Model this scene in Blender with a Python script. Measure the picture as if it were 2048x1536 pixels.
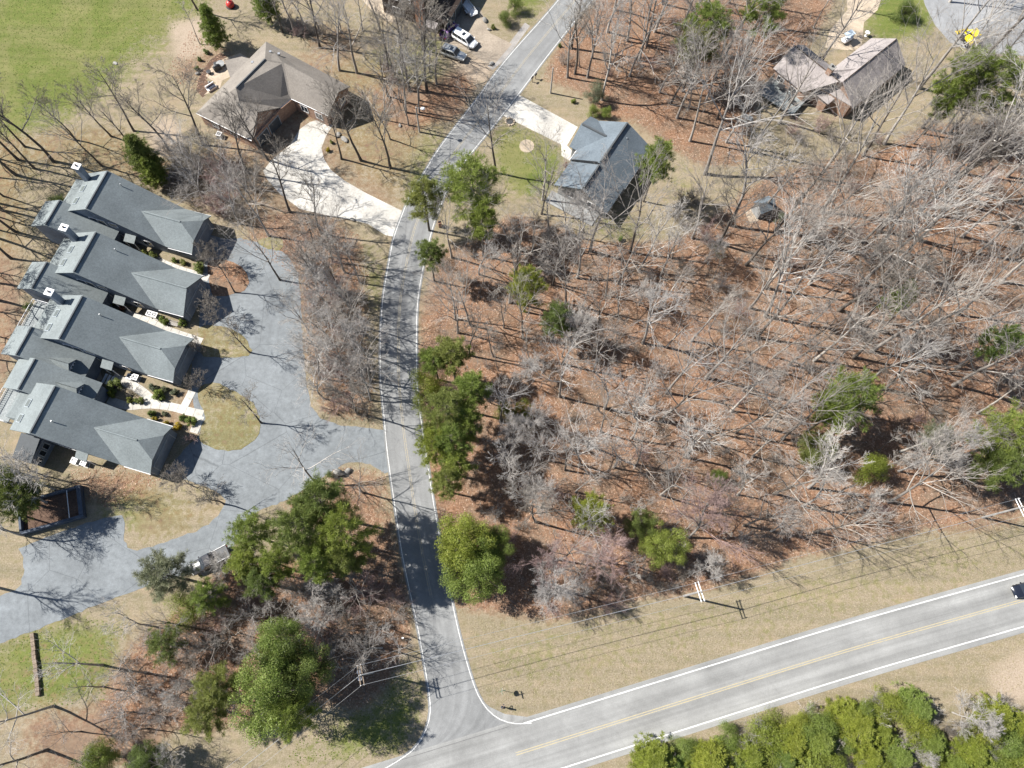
import bpy, bmesh, math, random
import numpy as np
from mathutils import Vector, Matrix
from mathutils.geometry import tessellate_polygon

for o in list(bpy.data.objects): bpy.data.objects.remove(o)
S = bpy.context.scene
COL = S.collection
RND = random.Random(7)
NPR = np.random.default_rng(11)

# ------------------------------------------------------------------ camera
F, CX, CY = 1463.0, 1024.0, 768.0          # lens in photo pixels (2048 wide)
NX, NY, H = 985.0, 1295.0, 105.0           # point straight below, flying height
_d = np.array([(NX-CX)/F, -(NY-CY)/F, -1.0]); _d /= np.linalg.norm(_d)
_z = -_d
_x = np.array([1.0, 0, 0]); _x -= _z*(_x@_z); _x /= np.linalg.norm(_x)
_y = np.cross(_z, _x)
RW = np.array([_x, _y, _z])                 # camera -> world
cam = bpy.data.cameras.new('Camera'); camo = bpy.data.objects.new('Camera', cam); COL.objects.link(camo)
cam.sensor_width = 36.0; cam.lens = 36.0*F/2048.0; cam.clip_start = 0.5; cam.clip_end = 6000
m4 = Matrix([[*RW[0], 0], [*RW[1], 0], [*RW[2], H], [0, 0, 0, 1]])
camo.matrix_world = m4
S.camera = camo
S.render.resolution_x, S.render.resolution_y = 1024, 768

def P(x, y, z=0.0):
    """point of the place at height z that the survey picture shows at x, y"""
    v = RW @ np.array([(x-CX)/F, -(y-CY)/F, -1.0]); t = (z-H)/v[2]
    return np.array([v[0]*t, v[1]*t, z])

# ------------------------------------------------------------------ light
SUN_EL = math.radians(46.0)
sx, sy = -0.976, 0.219                      # towards the sun, on the ground
W = bpy.data.worlds.new('World'); S.world = W; W.use_nodes = True
wn = W.node_tree.nodes; wl = W.node_tree.links
sky = wn.new('ShaderNodeTexSky'); sky.sky_type = 'NISHITA'; sky.sun_disc = False
sky.sun_elevation = SUN_EL; sky.sun_rotation = math.atan2(sx, sy)
sky.altitude = 300; sky.air_density = 1.0; sky.dust_density = 0.6
wl.new(sky.outputs[0], wn['Background'].inputs[0]); wn['Background'].inputs[1].default_value = 0.06
sl = bpy.data.lights.new('sun', 'SUN'); sl.energy = 4.7; sl.angle = math.radians(0.53); sl.color = (1.0, 0.955, 0.89)
so = bpy.data.objects.new('sun', sl); COL.objects.link(so)
ldir = Vector((sx*math.cos(SUN_EL), sy*math.cos(SUN_EL), math.sin(SUN_EL)))
so.rotation_euler = ldir.to_track_quat('Z', 'Y').to_euler(); so.location = (-60, 20, 90)
S.view_settings.view_transform = 'Standard'; S.view_settings.look = 'None'
S.view_settings.exposure = 1.24; S.view_settings.gamma = 1.0
S.view_settings.use_curve_mapping = False
S.cycles.max_bounces = 4; S.cycles.diffuse_bounces = 2; S.cycles.glossy_bounces = 2; S.cycles.transmission_bounces = 2; S.cycles.transparent_max_bounces = 4

# ------------------------------------------------------------------ materials
def newmat(name):
    m = bpy.data.materials.new(name); m.use_nodes = True
    nt = m.node_tree; b = nt.nodes['Principled BSDF']
    return m, nt, b
def nd(nt, t, **kw):
    n = nt.nodes.new(t)
    for k, v in kw.items():
        if k in n.inputs: n.inputs[k].default_value = v
        else: setattr(n, k, v)
    return n
def ramp(nt, fac, stops):
    r = nd(nt, 'ShaderNodeValToRGB'); cr = r.color_ramp
    while len(cr.elements) < len(stops): cr.elements.new(0.5)
    for e, (p, c) in zip(cr.elements, stops): e.position = p; e.color = (*c, 1) if len(c) == 3 else c
    nt.links.new(fac, r.inputs[0]); return r.outputs[0]
def mixc(nt, fac, a, b, mode='MIX'):
    n = nd(nt, 'ShaderNodeMix'); n.data_type = 'RGBA'; n.blend_type = mode
    for v, i in ((fac, 0), (a, 6), (b, 7)):
        if hasattr(v, 'links') or hasattr(v, 'is_linked'): nt.links.new(v, n.inputs[i])
        elif isinstance(v, (int, float)): n.inputs[i].default_value = v
        else: n.inputs[i].default_value = (*v, 1)
    return n.outputs[2]
def noise(nt, vec, scale, detail=4, rough=0.55, out='Fac', dist=0.0):
    n = nd(nt, 'ShaderNodeTexNoise'); n.inputs['Scale'].default_value = scale
    n.inputs['Detail'].default_value = detail; n.inputs['Roughness'].default_value = rough
    n.inputs['Distortion'].default_value = dist
    nt.links.new(vec, n.inputs['Vector']); return n.outputs[out]
def geo_pos(nt): return nd(nt, 'ShaderNodeNewGeometry').outputs['Position']
def obj_co(nt): return nd(nt, 'ShaderNodeTexCoord').outputs['Object']
def bump(nt, b, h, strength=0.3, dist=0.05):
    n = nd(nt, 'ShaderNodeBump'); n.inputs['Strength'].default_value = strength; n.inputs['Distance'].default_value = dist
    nt.links.new(h, n.inputs['Height']); nt.links.new(n.outputs[0], b.inputs['Normal'])
def mottled(name, c1, c2, scale=3.0, scale2=0.35, rough=0.85, bmp=0.2, bdist=0.03, c3=None, spec=0.3, metal=0.0, world=True):
    m, nt, b = newmat(name)
    v = geo_pos(nt) if world else obj_co(nt)
    a = noise(nt, v, scale, 6); c = noise(nt, v, scale2, 4)
    col = ramp(nt, a, [(0.32, c1), (0.68, c2)])
    big = ramp(nt, c, [(0.3, (0.78,)*3), (0.7, (1.18,)*3)])
    col = mixc(nt, 1.0, col, big, 'MULTIPLY')
    if c3 is not None:
        s = noise(nt, v, scale*0.45, 5, 0.7)
        col = mixc(nt, ramp(nt, s, [(0.55, (0, 0, 0)), (0.72, (1, 1, 1))]), col, c3)
    nt.links.new(col, b.inputs['Base Color'])
    b.inputs['Roughness'].default_value = rough; b.inputs['Metallic'].default_value = metal
    b.inputs['Specular IOR Level'].default_value = spec
    if bmp: bump(nt, b, a, bmp, bdist)
    return m
def plain(name, c, rough=0.5, metal=0.0, spec=0.5, coat=0.0):
    m, nt, b = newmat(name)
    v = obj_co(nt); a = noise(nt, v, 4.0, 5)
    col = ramp(nt, a, [(0.3, tuple(x*0.86 for x in c)), (0.7, tuple(min(1, x*1.1) for x in c))])
    nt.links.new(col, b.inputs['Base Color']); b.inputs['Roughness'].default_value = rough
    b.inputs['Metallic'].default_value = metal; b.inputs['Specular IOR Level'].default_value = spec
    b.inputs['Coat Weight'].default_value = coat
    return m
def shingle(name, c, var=0.10):
    m, nt, b = newmat(name)
    v = geo_pos(nt)
    vo = nd(nt, 'ShaderNodeTexVoronoi'); vo.inputs['Scale'].default_value = 5.5; nt.links.new(v, vo.inputs['Vector'])
    sep = nd(nt, 'ShaderNodeSeparateColor'); nt.links.new(vo.outputs['Color'], sep.inputs[0])
    f = noise(nt, v, 14.0, 3); big = noise(nt, v, 0.3, 4)
    col = ramp(nt, sep.outputs[0], [(0.0, tuple(x*(1-var) for x in c)), (1.0, tuple(x*(1+var) for x in c))])
    col = mixc(nt, 1.0, col, ramp(nt, f, [(0.3, (0.88,)*3), (0.7, (1.10,)*3)]), 'MULTIPLY')
    col = mixc(nt, 1.0, col, ramp(nt, big, [(0.3, (0.86,)*3), (0.7, (1.1,)*3)]), 'MULTIPLY')
    nt.links.new(col, b.inputs['Base Color']); b.inputs['Roughness'].default_value = 0.95
    b.inputs['Specular IOR Level'].default_value = 0.08
    bump(nt, b, f, 0.3, 0.02)
    return m
def brickmat(name, c1, c2):
    m, nt, b = newmat(name)
    v = obj_co(nt)
    mp = nd(nt, 'ShaderNodeMapping'); mp.inputs['Rotation'].default_value = (math.radians(90), 0, math.radians(30)); nt.links.new(v, mp.inputs[0])
    br = nd(nt, 'ShaderNodeTexBrick'); br.inputs['Scale'].default_value = 2.2
    br.inputs['Color1'].default_value = (*c1, 1); br.inputs['Color2'].default_value = (*c2, 1); br.inputs['Mortar'].default_value = (0.3, 0.26, 0.22, 1)
    nt.links.new(mp.outputs[0], br.inputs['Vector'])
    n = noise(nt, v, 3.0); col = mixc(nt, 1.0, br.outputs['Color'], ramp(nt, n, [(0.3, (0.75,)*3), (0.7, (1.2,)*3)]), 'MULTIPLY')
    nt.links.new(col, b.inputs['Base Color']); b.inputs['Roughness'].default_value = 0.9
    return m
def foliage(name, c1, c2, c3, trans=0.42):
    m, nt, b = newmat(name)
    oi = nd(nt, 'ShaderNodeObjectInfo'); v = obj_co(nt)
    g = nd(nt, 'ShaderNodeNewGeometry')
    n = noise(nt, v, 0.9, 3); isl = g.outputs['Random Per Island']
    col = ramp(nt, isl, [(0.0, c1), (0.55, c2), (1.0, c3)])
    col = mixc(nt, 1.0, col, ramp(nt, n, [(0.3, (0.72,)*3), (0.7, (1.2,)*3)]), 'MULTIPLY')
    col = mixc(nt, 1.0, col, ramp(nt, oi.outputs['Random'], [(0.0, (0.85, 0.9, 0.85)), (1.0, (1.15, 1.08, 0.95))]), 'MULTIPLY')
    nt.links.new(col, b.inputs['Base Color']); b.inputs['Roughness'].default_value = 0.55
    b.inputs['Specular IOR Level'].default_value = 0.35
    tr = nd(nt, 'ShaderNodeBsdfTranslucent'); nt.links.new(col, tr.inputs[0])
    mx = nd(nt, 'ShaderNodeMixShader'); mx.inputs[0].default_value = trans
    nt.links.new(b.outputs[0], mx.inputs[1]); nt.links.new(tr.outputs[0], mx.inputs[2])
    nt.links.new(mx.outputs[0], nt.nodes['Material Output'].inputs[0])
    return m
def bark(name, c1, c2):
    m, nt, b = newmat(name)
    oi = nd(nt, 'ShaderNodeObjectInfo'); v = obj_co(nt); n = noise(nt, v, 1.6, 5); f = noise(nt, v, 12, 4)
    col = ramp(nt, n, [(0.3, c1), (0.7, c2)])
    col = mixc(nt, 1.0, col, ramp(nt, f, [(0.3, (0.75,)*3), (0.7, (1.2,)*3)]), 'MULTIPLY')
    col = mixc(nt, 1.0, col, ramp(nt, oi.outputs['Random'], [(0.0, (0.75, 0.74, 0.74)), (1.0, (1.2, 1.18, 1.14))]), 'MULTIPLY')
    nt.links.new(col, b.inputs['Base Color']); b.inputs['Roughness'].default_value = 0.9
    b.inputs['Specular IOR Level'].default_value = 0.2
    return m

def ground_mat():
    m, nt, b = newmat('ground_cover'); v = geo_pos(nt)
    def attr(n):
        a = nd(nt, 'ShaderNodeAttribute'); a.attribute_name = n; return a.outputs['Fac']
    def math_(op, a, b_, clamp=False):
        n = nd(nt, 'ShaderNodeMath'); n.operation = op; n.use_clamp = clamp
        for i, q in enumerate((a, b_)):
            if isinstance(q, (int, float)): n.inputs[i].default_value = q
            else: nt.links.new(q, n.inputs[i])
        return n.outputs[0]
    nA = noise(nt, v, 0.22, 6, 0.62); nB = noise(nt, v, 1.1, 6, 0.65); nC = noise(nt, v, 5.0, 4, 0.7); nD = noise(nt, v, 16.0, 2, 0.6)
    vo = nd(nt, 'ShaderNodeTexVoronoi'); vo.inputs['Scale'].default_value = 4.5; nt.links.new(v, vo.inputs['Vector'])
    sp = nd(nt, 'ShaderNodeSeparateColor'); nt.links.new(vo.outputs['Color'], sp.inputs[0])
    # dry straw grass
    straw = ramp(nt, nC, [(0.28, (0.140, 0.113, 0.074)), (0.5, (0.218, 0.182, 0.128)), (0.72, (0.30, 0.257, 0.190))])
    straw = mixc(nt, math_('MULTIPLY', ramp(nt, nB, [(0.45, (0, 0, 0)), (0.7, (1, 1, 1))]), 0.6), straw, (0.135, 0.125, 0.056))
    straw = mixc(nt, math_('MULTIPLY', ramp(nt, nA, [(0.52, (0, 0, 0)), (0.68, (1, 1, 1))]), 0.5), straw, (0.26, 0.20, 0.135))
    mps = nd(nt, 'ShaderNodeMapping'); mps.inputs['Rotation'].default_value = (0, 0, math.radians(-17)); mps.inputs['Scale'].default_value = (0.05, 1.0, 1); nt.links.new(v, mps.inputs[0])
    stn = noise(nt, mps.outputs[0], 0.8, 4, 0.6); straw = mixc(nt, 1.0, straw, ramp(nt, stn, [(0.32, (0.84, 0.86, 0.84)), (0.68, (1.12, 1.10, 1.10))]), 'MULTIPLY')
    # living grass
    green = ramp(nt, nC, [(0.25, (0.062, 0.082, 0.019)), (0.55, (0.110, 0.134, 0.034)), (0.8, (0.18, 0.188, 0.068))])
    green = mixc(nt, math_('MULTIPLY', ramp(nt, nB, [(0.5, (0, 0, 0)), (0.75, (1, 1, 1))]), 0.6), green, (0.19, 0.165, 0.07))
    nG = noise(nt, v, 0.10, 6, 0.65, 'Fac', 0.8); green = mixc(nt, math_('MULTIPLY', ramp(nt, nG, [(0.45, (0, 0, 0)), (0.62, (1, 1, 1))]), 0.6), green, (0.185, 0.165, 0.082))
    green = mixc(nt, 1.0, green, ramp(nt, stn, [(0.32, (0.86, 0.88, 0.84)), (0.68, (1.12, 1.10, 1.08))]), 'MULTIPLY')
    # fallen leaves
    leaf = ramp(nt, sp.outputs[0], [(0.0, (0.080, 0.042, 0.025)), (0.3, (0.175, 0.095, 0.055)), (0.7, (0.255, 0.146, 0.090)), (1.0, (0.36, 0.25, 0.175))])
    leaf = mixc(nt, 0.5, leaf, ramp(nt, nC, [(0.3, (0.085, 0.047, 0.029)), (0.55, (0.205, 0.116, 0.070)), (0.78, (0.315, 0.208, 0.142))]))
    leaf = mixc(nt, math_('MULTIPLY', ramp(nt, nA, [(0.45, (0, 0, 0)), (0.62, (1, 1, 1))]), 0.6), leaf, (0.165, 0.132, 0.098))
    nE = noise(nt, v, 0.09, 5, 0.6, 'Fac', 0.6); leaf = mixc(nt, math_('MULTIPLY', ramp(nt, nE, [(0.50, (0, 0, 0)), (0.66, (1, 1, 1))]), 0.55), leaf, (0.115, 0.088, 0.062))
    leaf = mixc(nt, math_('MULTIPLY', ramp(nt, nB, [(0.5, (0, 0, 0)), (0.72, (1, 1, 1))]), 0.45), leaf, (0.115, 0.078, 0.058))
    bare = ramp(nt, nC, [(0.3, (0.24, 0.185, 0.135)), (0.7, (0.36, 0.30, 0.235))])
    def soft(a, w=0.5):
        k = math_('ADD', a, math_('MULTIPLY', math_('SUBTRACT', math_('ADD', math_('MULTIPLY', nB, 0.6), math_('MULTIPLY', nA, 0.4)), 0.5), w*2.4))
        return ramp(nt, k, [(0.30, (0, 0, 0)), (0.70, (1, 1, 1))])
    col = mixc(nt, soft(attr('green'), 0.8), straw, green)
    col = mixc(nt, soft(attr('leaf'), 0.85), col, leaf)
    col = mixc(nt, soft(attr('bare'), 0.4), col, bare)
    nt.links.new(col, b.inputs['Base Color']); b.inputs['Roughness'].default_value = 0.95
    b.inputs['Specular IOR Level'].default_value = 0.15
    h = math_('ADD', math_('MULTIPLY', nC, 0.6), math_('MULTIPLY', nD, 0.4))
    bump(nt, b, h, 0.5, 0.08)
    return m

def road_mat(name, c, streak=0.12, crack=0.5, mot=0.10):
    m, nt, b = newmat(name)
    uv = nd(nt, 'ShaderNodeUVMap').outputs[0]; v = geo_pos(nt)
    mp = nd(nt, 'ShaderNodeMapping'); mp.inputs['Scale'].default_value = (1.0, 0.02, 1); nt.links.new(uv, mp.inputs[0])
    st = noise(nt, mp.outputs[0], 0.9, 4, 0.6); fine = noise(nt, v, 9.0, 5, 0.7); big = noise(nt, v, 0.16, 5, 0.6)
    col = ramp(nt, fine, [(0.3, tuple(x*0.86 for x in c)), (0.7, tuple(x*1.12 for x in c))])
    col = mixc(nt, 1.0, col, ramp(nt, st, [(0.3, (1-streak,)*3), (0.7, (1+streak,)*3)]), 'MULTIPLY')
    col = mixc(nt, 1.0, col, ramp(nt, big, [(0.3, (0.80,)*3), (0.7, (1.14,)*3)]), 'MULTIPLY')
    mid_n = noise(nt, v, 1.3, 6, 0.7); col = mixc(nt, 1.0, col, ramp(nt, mid_n, [(0.3, (1-mot*1.2,)*3), (0.7, (1+mot,)*3)]), 'MULTIPLY')
    vo = nd(nt, 'ShaderNodeTexVoronoi'); vo.feature = 'DISTANCE_TO_EDGE'; vo.inputs['Scale'].default_value = 0.13
    wv = mixc(nt, 0.12, v, noise(nt, v, 0.8, 4, 0.6, 'Color'), 'ADD'); nt.links.new(wv, vo.inputs['Vector'])
    ck = ramp(nt, vo.outputs['Distance'], [(0.0, (1-crack,)*3), (0.007, (1, 1, 1))])
    col = mixc(nt, 1.0, col, ck, 'MULTIPLY')
    nt.links.new(col, b.inputs['Base Color']); b.inputs['Roughness'].default_value = 0.85; b.inputs['Specular IOR Level'].default_value = 0.3
    bump(nt, b, fine, 0.25, 0.01)
    return m
def paint_mat(name, c, base, wear=0.5):
    m, nt, b = newmat(name); v = geo_pos(nt)
    a = noise(nt, v, 5.0, 6, 0.75)
    f = ramp(nt, a, [(wear-0.12, (0, 0, 0)), (wear+0.12, (1, 1, 1))])
    nt.links.new(mixc(nt, f, base, c), b.inputs['Base Color']); b.inputs['Roughness'].default_value = 0.7
    return m
def glass_mat():
    m, nt, b = newmat('window_glass')
    b.inputs['Base Color'].default_value = (0.018, 0.024, 0.032, 1); b.inputs['Roughness'].default_value = 0.06
    b.inputs['Specular IOR Level'].default_value = 0.7
    return m

M = {}
M['ground'] = ground_mat()
M['hwy'] = road_mat('highway_asphalt', (0.226, 0.227, 0.220), 0.22, 0.08, 0.05)
M['lane'] = road_mat('lane_asphalt', (0.192, 0.196, 0.196), 0.14, 0.12, 0.07)
M['lot'] = road_mat('lot_asphalt', (0.162, 0.177, 0.187), 0.04, 0.35, 0.18)
M['court'] = road_mat('court_asphalt', (0.24, 0.245, 0.25), 0.08, 0.2)
M['white_line'] = paint_mat('white_road_paint', (0.58, 0.58, 0.56), (0.25, 0.25, 0.25), 0.42)
M['yellow_line'] = paint_mat('yellow_road_paint', (0.38, 0.315, 0.17), (0.24, 0.24, 0.23), 0.45)
M['yellow_worn'] = paint_mat('worn_yellow_paint', (0.34, 0.28, 0.16), (0.21, 0.21, 0.21), 0.52)
M['concrete'] = mottled('pale_concrete', (0.36, 0.345, 0.315), (0.46, 0.445, 0.41), 2.5, 0.18, 0.9, 0.1, 0.03, (0.30, 0.28, 0.25), 0.15)
M['concrete_tan'] = mottled('tan_concrete', (0.22, 0.18, 0.14), (0.29, 0.25, 0.20), 3, 0.3, 0.9, 0.1)
M['concrete_pink'] = mottled('patio_concrete', (0.33, 0.27, 0.20), (0.42, 0.35, 0.27), 3, 0.3, 0.9, 0.1)
M['gravel'] = mottled('gravel', (0.2, 0.19, 0.18), (0.33, 0.31, 0.29), 8, 0.5, 0.95, 0.5)
M['mulch'] = mottled('mulch', (0.06, 0.035, 0.025), (0.13, 0.085, 0.06), 7, 0.7, 0.95, 0.6)
M['sh_grey'] = shingle('slate_grey_shingle', (0.172, 0.194, 0.198))
M['sh_tan'] = shingle('weathered_tan_shingle', (0.198, 0.180, 0.160))
M['sh_blue'] = shingle('blue_grey_shingle', (0.125, 0.150, 0.172))
M['sh_pink'] = shingle('pinkish_brown_shingle', (0.272, 0.247, 0.240))
M['sh_brown'] = shingle('dark_brown_shingle', (0.055, 0.042, 0.036))
M['brick'] = brickmat('tan_brick', (0.25, 0.135, 0.085), (0.32, 0.19, 0.125))
M['brick_orange'] = brickmat('orange_brick', (0.32, 0.15, 0.085), (0.40, 0.21, 0.125))
M['siding'] = mottled('slate_siding', (0.15, 0.175, 0.215), (0.19, 0.22, 0.26), 2, 0.4, 0.7, 0.05)
M['siding_pale'] = mottled('pale_grey_siding', (0.20, 0.21, 0.21), (0.27, 0.275, 0.275), 2, 0.4, 0.75, 0.05)
M['siding_brown'] = mottled('dark_brown_siding', (0.045, 0.034, 0.028), (0.07, 0.052, 0.042), 2, 0.4, 0.8, 0.05)
M['stone'] = mottled('grey_stone', (0.16, 0.155, 0.145), (0.30, 0.29, 0.27), 2.5, 0.8, 0.9, 0.5)
M['trim'] = plain('white_trim', (0.72, 0.72, 0.72), 0.5)
M['trim_grey'] = plain('grey_trim', (0.30, 0.34, 0.37), 0.5)
M['trim_dark'] = plain('dark_ridge_vent', (0.06, 0.068, 0.075), 0.8)  # dark trim tone; also paints the shadow line along the ridges
M['glass'] = glass_mat()
M['sky_glass'] = plain('skylight_glass', (0.11, 0.13, 0.135), 0.15)
M['metal'] = plain('galvanised_metal', (0.45, 0.46, 0.47), 0.4, 0.7)
M['dark_metal'] = plain('dark_metal', (0.05, 0.052, 0.055), 0.5, 0.4)
M['white_metal'] = plain('white_painted_metal', (0.75, 0.76, 0.76), 0.4)
M['deck'] = mottled('weathered_deck', (0.16, 0.18, 0.185), (0.27, 0.29, 0.29), 5, 0.6, 0.85, 0.2)
M['wood'] = mottled('weathered_wood', (0.13, 0.10, 0.075), (0.24, 0.19, 0.145), 6, 0.8, 0.9, 0.3)
M['wood_grey'] = mottled('grey_pole_wood', (0.27, 0.25, 0.23), (0.40, 0.38, 0.35), 6, 0.8, 0.9, 0.3)
M['wire'] = plain('bare_wire', (0.55, 0.55, 0.56), 0.35, 0.6)
M['bark_grey'] = bark('grey_bark', (0.20, 0.186, 0.17), (0.33, 0.31, 0.29))
M['bark_dark'] = bark('dark_bark', (0.075, 0.065, 0.058), (0.145, 0.13, 0.115))
M['bark_pale'] = bark('pale_bark', (0.27, 0.255, 0.235), (0.42, 0.40, 0.375))
M['twig_grey'] = bark('grey_twigs', (0.235, 0.215, 0.195), (0.36, 0.335, 0.31))
M['twig_dark'] = bark('dark_twigs', (0.14, 0.125, 0.11), (0.235, 0.215, 0.19))
M['twig_pale'] = bark('pale_twigs', (0.32, 0.305, 0.29), (0.45, 0.43, 0.41))
M['twig_red'] = bark('reddish_twigs', (0.25, 0.175, 0.165), (0.37, 0.275, 0.26))
M['fol_yellow'] = foliage('yellow_green_leaves', (0.155, 0.195, 0.026), (0.230, 0.270, 0.042), (0.32, 0.34, 0.078))
M['fol_mid'] = foliage('mid_green_needles', (0.130, 0.175, 0.032), (0.195, 0.250, 0.052), (0.29, 0.34, 0.092))
M['fol_dark'] = foliage('dark_green_needles', (0.088, 0.124, 0.030), (0.140, 0.184, 0.048), (0.21, 0.25, 0.078))
M['fol_olive'] = foliage('olive_needles', (0.130, 0.156, 0.036), (0.190, 0.218, 0.056), (0.265, 0.285, 0.092))
M['fol_bright'] = foliage('bright_green_leaves', (0.105, 0.160, 0.032), (0.165, 0.230, 0.052), (0.28, 0.34, 0.120))
M['fol_gold'] = foliage('golden_leaves', (0.238, 0.182, 0.017), (0.364, 0.280, 0.025), (0.476, 0.378, 0.042))
M['fol_grey'] = foliage('grey_green_leaves', (0.105, 0.129, 0.077), (0.161, 0.182, 0.119), (0.238, 0.259, 0.182))
M['fol_red'] = foliage('rusty_leaves', (0.140, 0.063, 0.042), (0.224, 0.105, 0.070), (0.308, 0.154, 0.112))
M['car_white'] = plain('white_car_paint', (0.78, 0.78, 0.78), 0.3, 0, 0.5, 0.6)
M['car_silver'] = plain('silver_car_paint', (0.42, 0.43, 0.42), 0.3, 0.4, 0.5, 0.6)
M['car_black'] = plain('black_car_paint', (0.012, 0.014, 0.022), 0.18, 0.0, 0.6, 0.8)
M['car_purple'] = plain('purple_car_paint', (0.10, 0.02, 0.16), 0.25, 0.1, 0.5, 0.7)
M['car_char'] = plain('charcoal_car_paint', (0.045, 0.045, 0.05), 0.25, 0.2, 0.5, 0.7)
M['yellow'] = plain('bright_yellow_paint', (0.75, 0.55, 0.015), 0.4)
M['red'] = plain('red_plastic', (0.42, 0.03, 0.025), 0.4)
M['tyre'] = plain('tyre_rubber', (0.02, 0.02, 0.02), 0.9)
M['lamp_glass'] = plain('headlight_lens', (0.7, 0.7, 0.68), 0.1)
M['tail'] = plain('tail_light_lens', (0.35, 0.02, 0.02), 0.2)
M['blue_tarp'] = plain('pale_blue_canopy', (0.50, 0.58, 0.64), 0.6)
M['cloth_dark'] = plain('dark_clothing', (0.03, 0.036, 0.055), 0.9)
M['skin'] = plain('skin', (0.42, 0.26, 0.19), 0.6)
M['hair'] = plain('brown_hair', (0.05, 0.035, 0.025), 0.7)
M['sign_red'] = plain('red_sign_sheet', (0.45, 0.02, 0.02), 0.4)
M['sign_green'] = plain('green_sign_sheet', (0.02, 0.16, 0.07), 0.4)

M['wall_shaded'] = mottled('shade_toned_slate', (0.055, 0.068, 0.090), (0.080, 0.095, 0.120), 2, 0.4, 0.9, 0.05)  # slate darkened to paint tree shade onto the enclosure walls
# ------------------------------------------------------------------ scene helpers
def tag(o, label=None, cat=None, group=None, kind=None):
    if label: o['label'] = label
    if cat: o['category'] = cat
    if group: o['group'] = group
    if kind: o['kind'] = kind
    return o
def link(o, parent=None):
    COL.objects.link(o)
    if parent is not None: o.parent = parent
    return o
def thing(name, loc, label, cat, group=None, rz=0.0):
    o = bpy.data.objects.new(name, None); o.empty_display_size = 0.3; link(o)
    o.location = loc; o.rotation_euler = (0, 0, rz)
    return tag(o, label, cat, group)
class MB:
    def __init__(s): s.v = []; s.f = []
    def add(s, vs, fs):
        k = len(s.v); s.v += [tuple(map(float, q)) for q in vs]; s.f += [tuple(i+k for i in f) for f in fs]; return s
    def box(s, c, d, rz=0.0, rx=0.0, ry=0.0):
        mt = Matrix.Translation(c) @ Matrix.Rotation(rz, 4, 'Z') @ Matrix.Rotation(ry, 4, 'Y') @ Matrix.Rotation(rx, 4, 'X')
        vs = [mt @ Vector((x*d[0]/2, y*d[1]/2, z*d[2]/2)) for z in (-1, 1) for x, y in ((-1, -1), (1, -1), (1, 1), (-1, 1))]
        return s.add(vs, [(0, 3, 2, 1), (4, 5, 6, 7), (0, 1, 5, 4), (1, 2, 6, 5), (2, 3, 7, 6), (3, 0, 4, 7)])
    def prism(s, poly, z0, z1):
        poly = ccw(poly); n = len(poly)
        vs = [(p[0], p[1], z0) for p in poly]+[(p[0], p[1], z1) for p in poly]
        fs = [tuple(range(n-1, -1, -1)), tuple(range(n, 2*n))]+[(i, (i+1) % n, (i+1) % n+n, i+n) for i in range(n)]
        return s.add(vs, fs)
    def slab(s, pts, th, nrm=None):
        """polygon in space, thickened away from its normal"""
        pts = [Vector(p) for p in pts]; n = len(pts)
        nn = Vector((0, 0, 0))
        for i in range(n): nn += pts[i].cross(pts[(i+1) % n])
        nn.normalize()
        if nrm is not None:
            if nn.dot(Vector(nrm)) < 0: pts.reverse(); nn = -nn
        elif nn.z < 0: pts.reverse(); nn = -nn
        vs = pts+[p-nn*th for p in pts]
        return s.add(vs, [tuple(range(n)), tuple(range(2*n-1, n-1, -1))]+[(i+n, (i+1) % n+n, (i+1) % n, i) for i in range(n)])
    def tube(s, pts, rad, n=6, cap=True):
        pts = [Vector(p) for p in pts]; k0 = len(s.v); m = len(pts)
        up = Vector((0.31, 0.17, 0.93))
        for i, p in enumerate(pts):
            t = (pts[min(i+1, m-1)]-pts[max(i-1, 0)])
            if t.length < 1e-9: t = Vector((0, 0, 1))
            t.normalize(); a = t.cross(up)
            if a.length < 1e-3: a = t.cross(Vector((1, 0, 0)))
            a.normalize(); b = t.cross(a); r = rad[i] if hasattr(rad, '__len__') else rad
            for j in range(n):
                q = 2*math.pi*j/n; w = p+a*(math.cos(q)*r)+b*(math.sin(q)*r); s.v.append((w.x, w.y, w.z))
        for i in range(m-1):
            for j in range(n):
                a0 = k0+i*n+j; a1 = k0+i*n+(j+1) % n
                s.f.append((a0, a0+n, a1+n, a1))
        if cap:
            s.f.append(tuple(k0+j for j in range(n))); s.f.append(tuple(k0+(m-1)*n+j for j in range(n-1, -1, -1)))
        return s
    def cyl(s, c, r, h, n=16, r2=None):
        return s.tube([c, (c[0], c[1], c[2]+h)], [r, r if r2 is None else r2], n)
    def loft(s, secs):
        n = len(secs[0]); k = len(s.v)
        for q in secs: s.v += [tuple(map(float, p)) for p in q]
        for i in range(len(secs)-1):
            for j in range(n):
                a = k+i*n+j; b = k+i*n+(j+1) % n; s.f.append((a, b, b+n, a+n))
        s.f.append(tuple(k+j for j in range(n-1, -1, -1))); e = k+(len(secs)-1)*n; s.f.append(tuple(e+j for j in range(n)))
        return s
    def lump(s, c, r, seed=0, sub=2, amp=0.2):
        bm = bmesh.new(); bmesh.ops.create_icosphere(bm, subdivisions=sub, radius=1.0); rr = random.Random(seed)
        k = [(Vector((rr.uniform(-1, 1), rr.uniform(-1, 1), rr.uniform(-1, 1))).normalized(), rr.uniform(-1, 1)) for _ in range(9)]
        bm.verts.index_update()
        vs = []
        for v in bm.verts:
            q = 1+amp*sum(a*max(0, v.co.dot(d_))**3 for d_, a in k)
            vs.append((c[0]+v.co.x*q*r[0], c[1]+v.co.y*q*r[1], c[2]+v.co.z*q*r[2]))
        fs = [tuple(w.index for w in f.verts) for f in bm.faces]; bm.free()
        return s.add(vs, fs)
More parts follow.
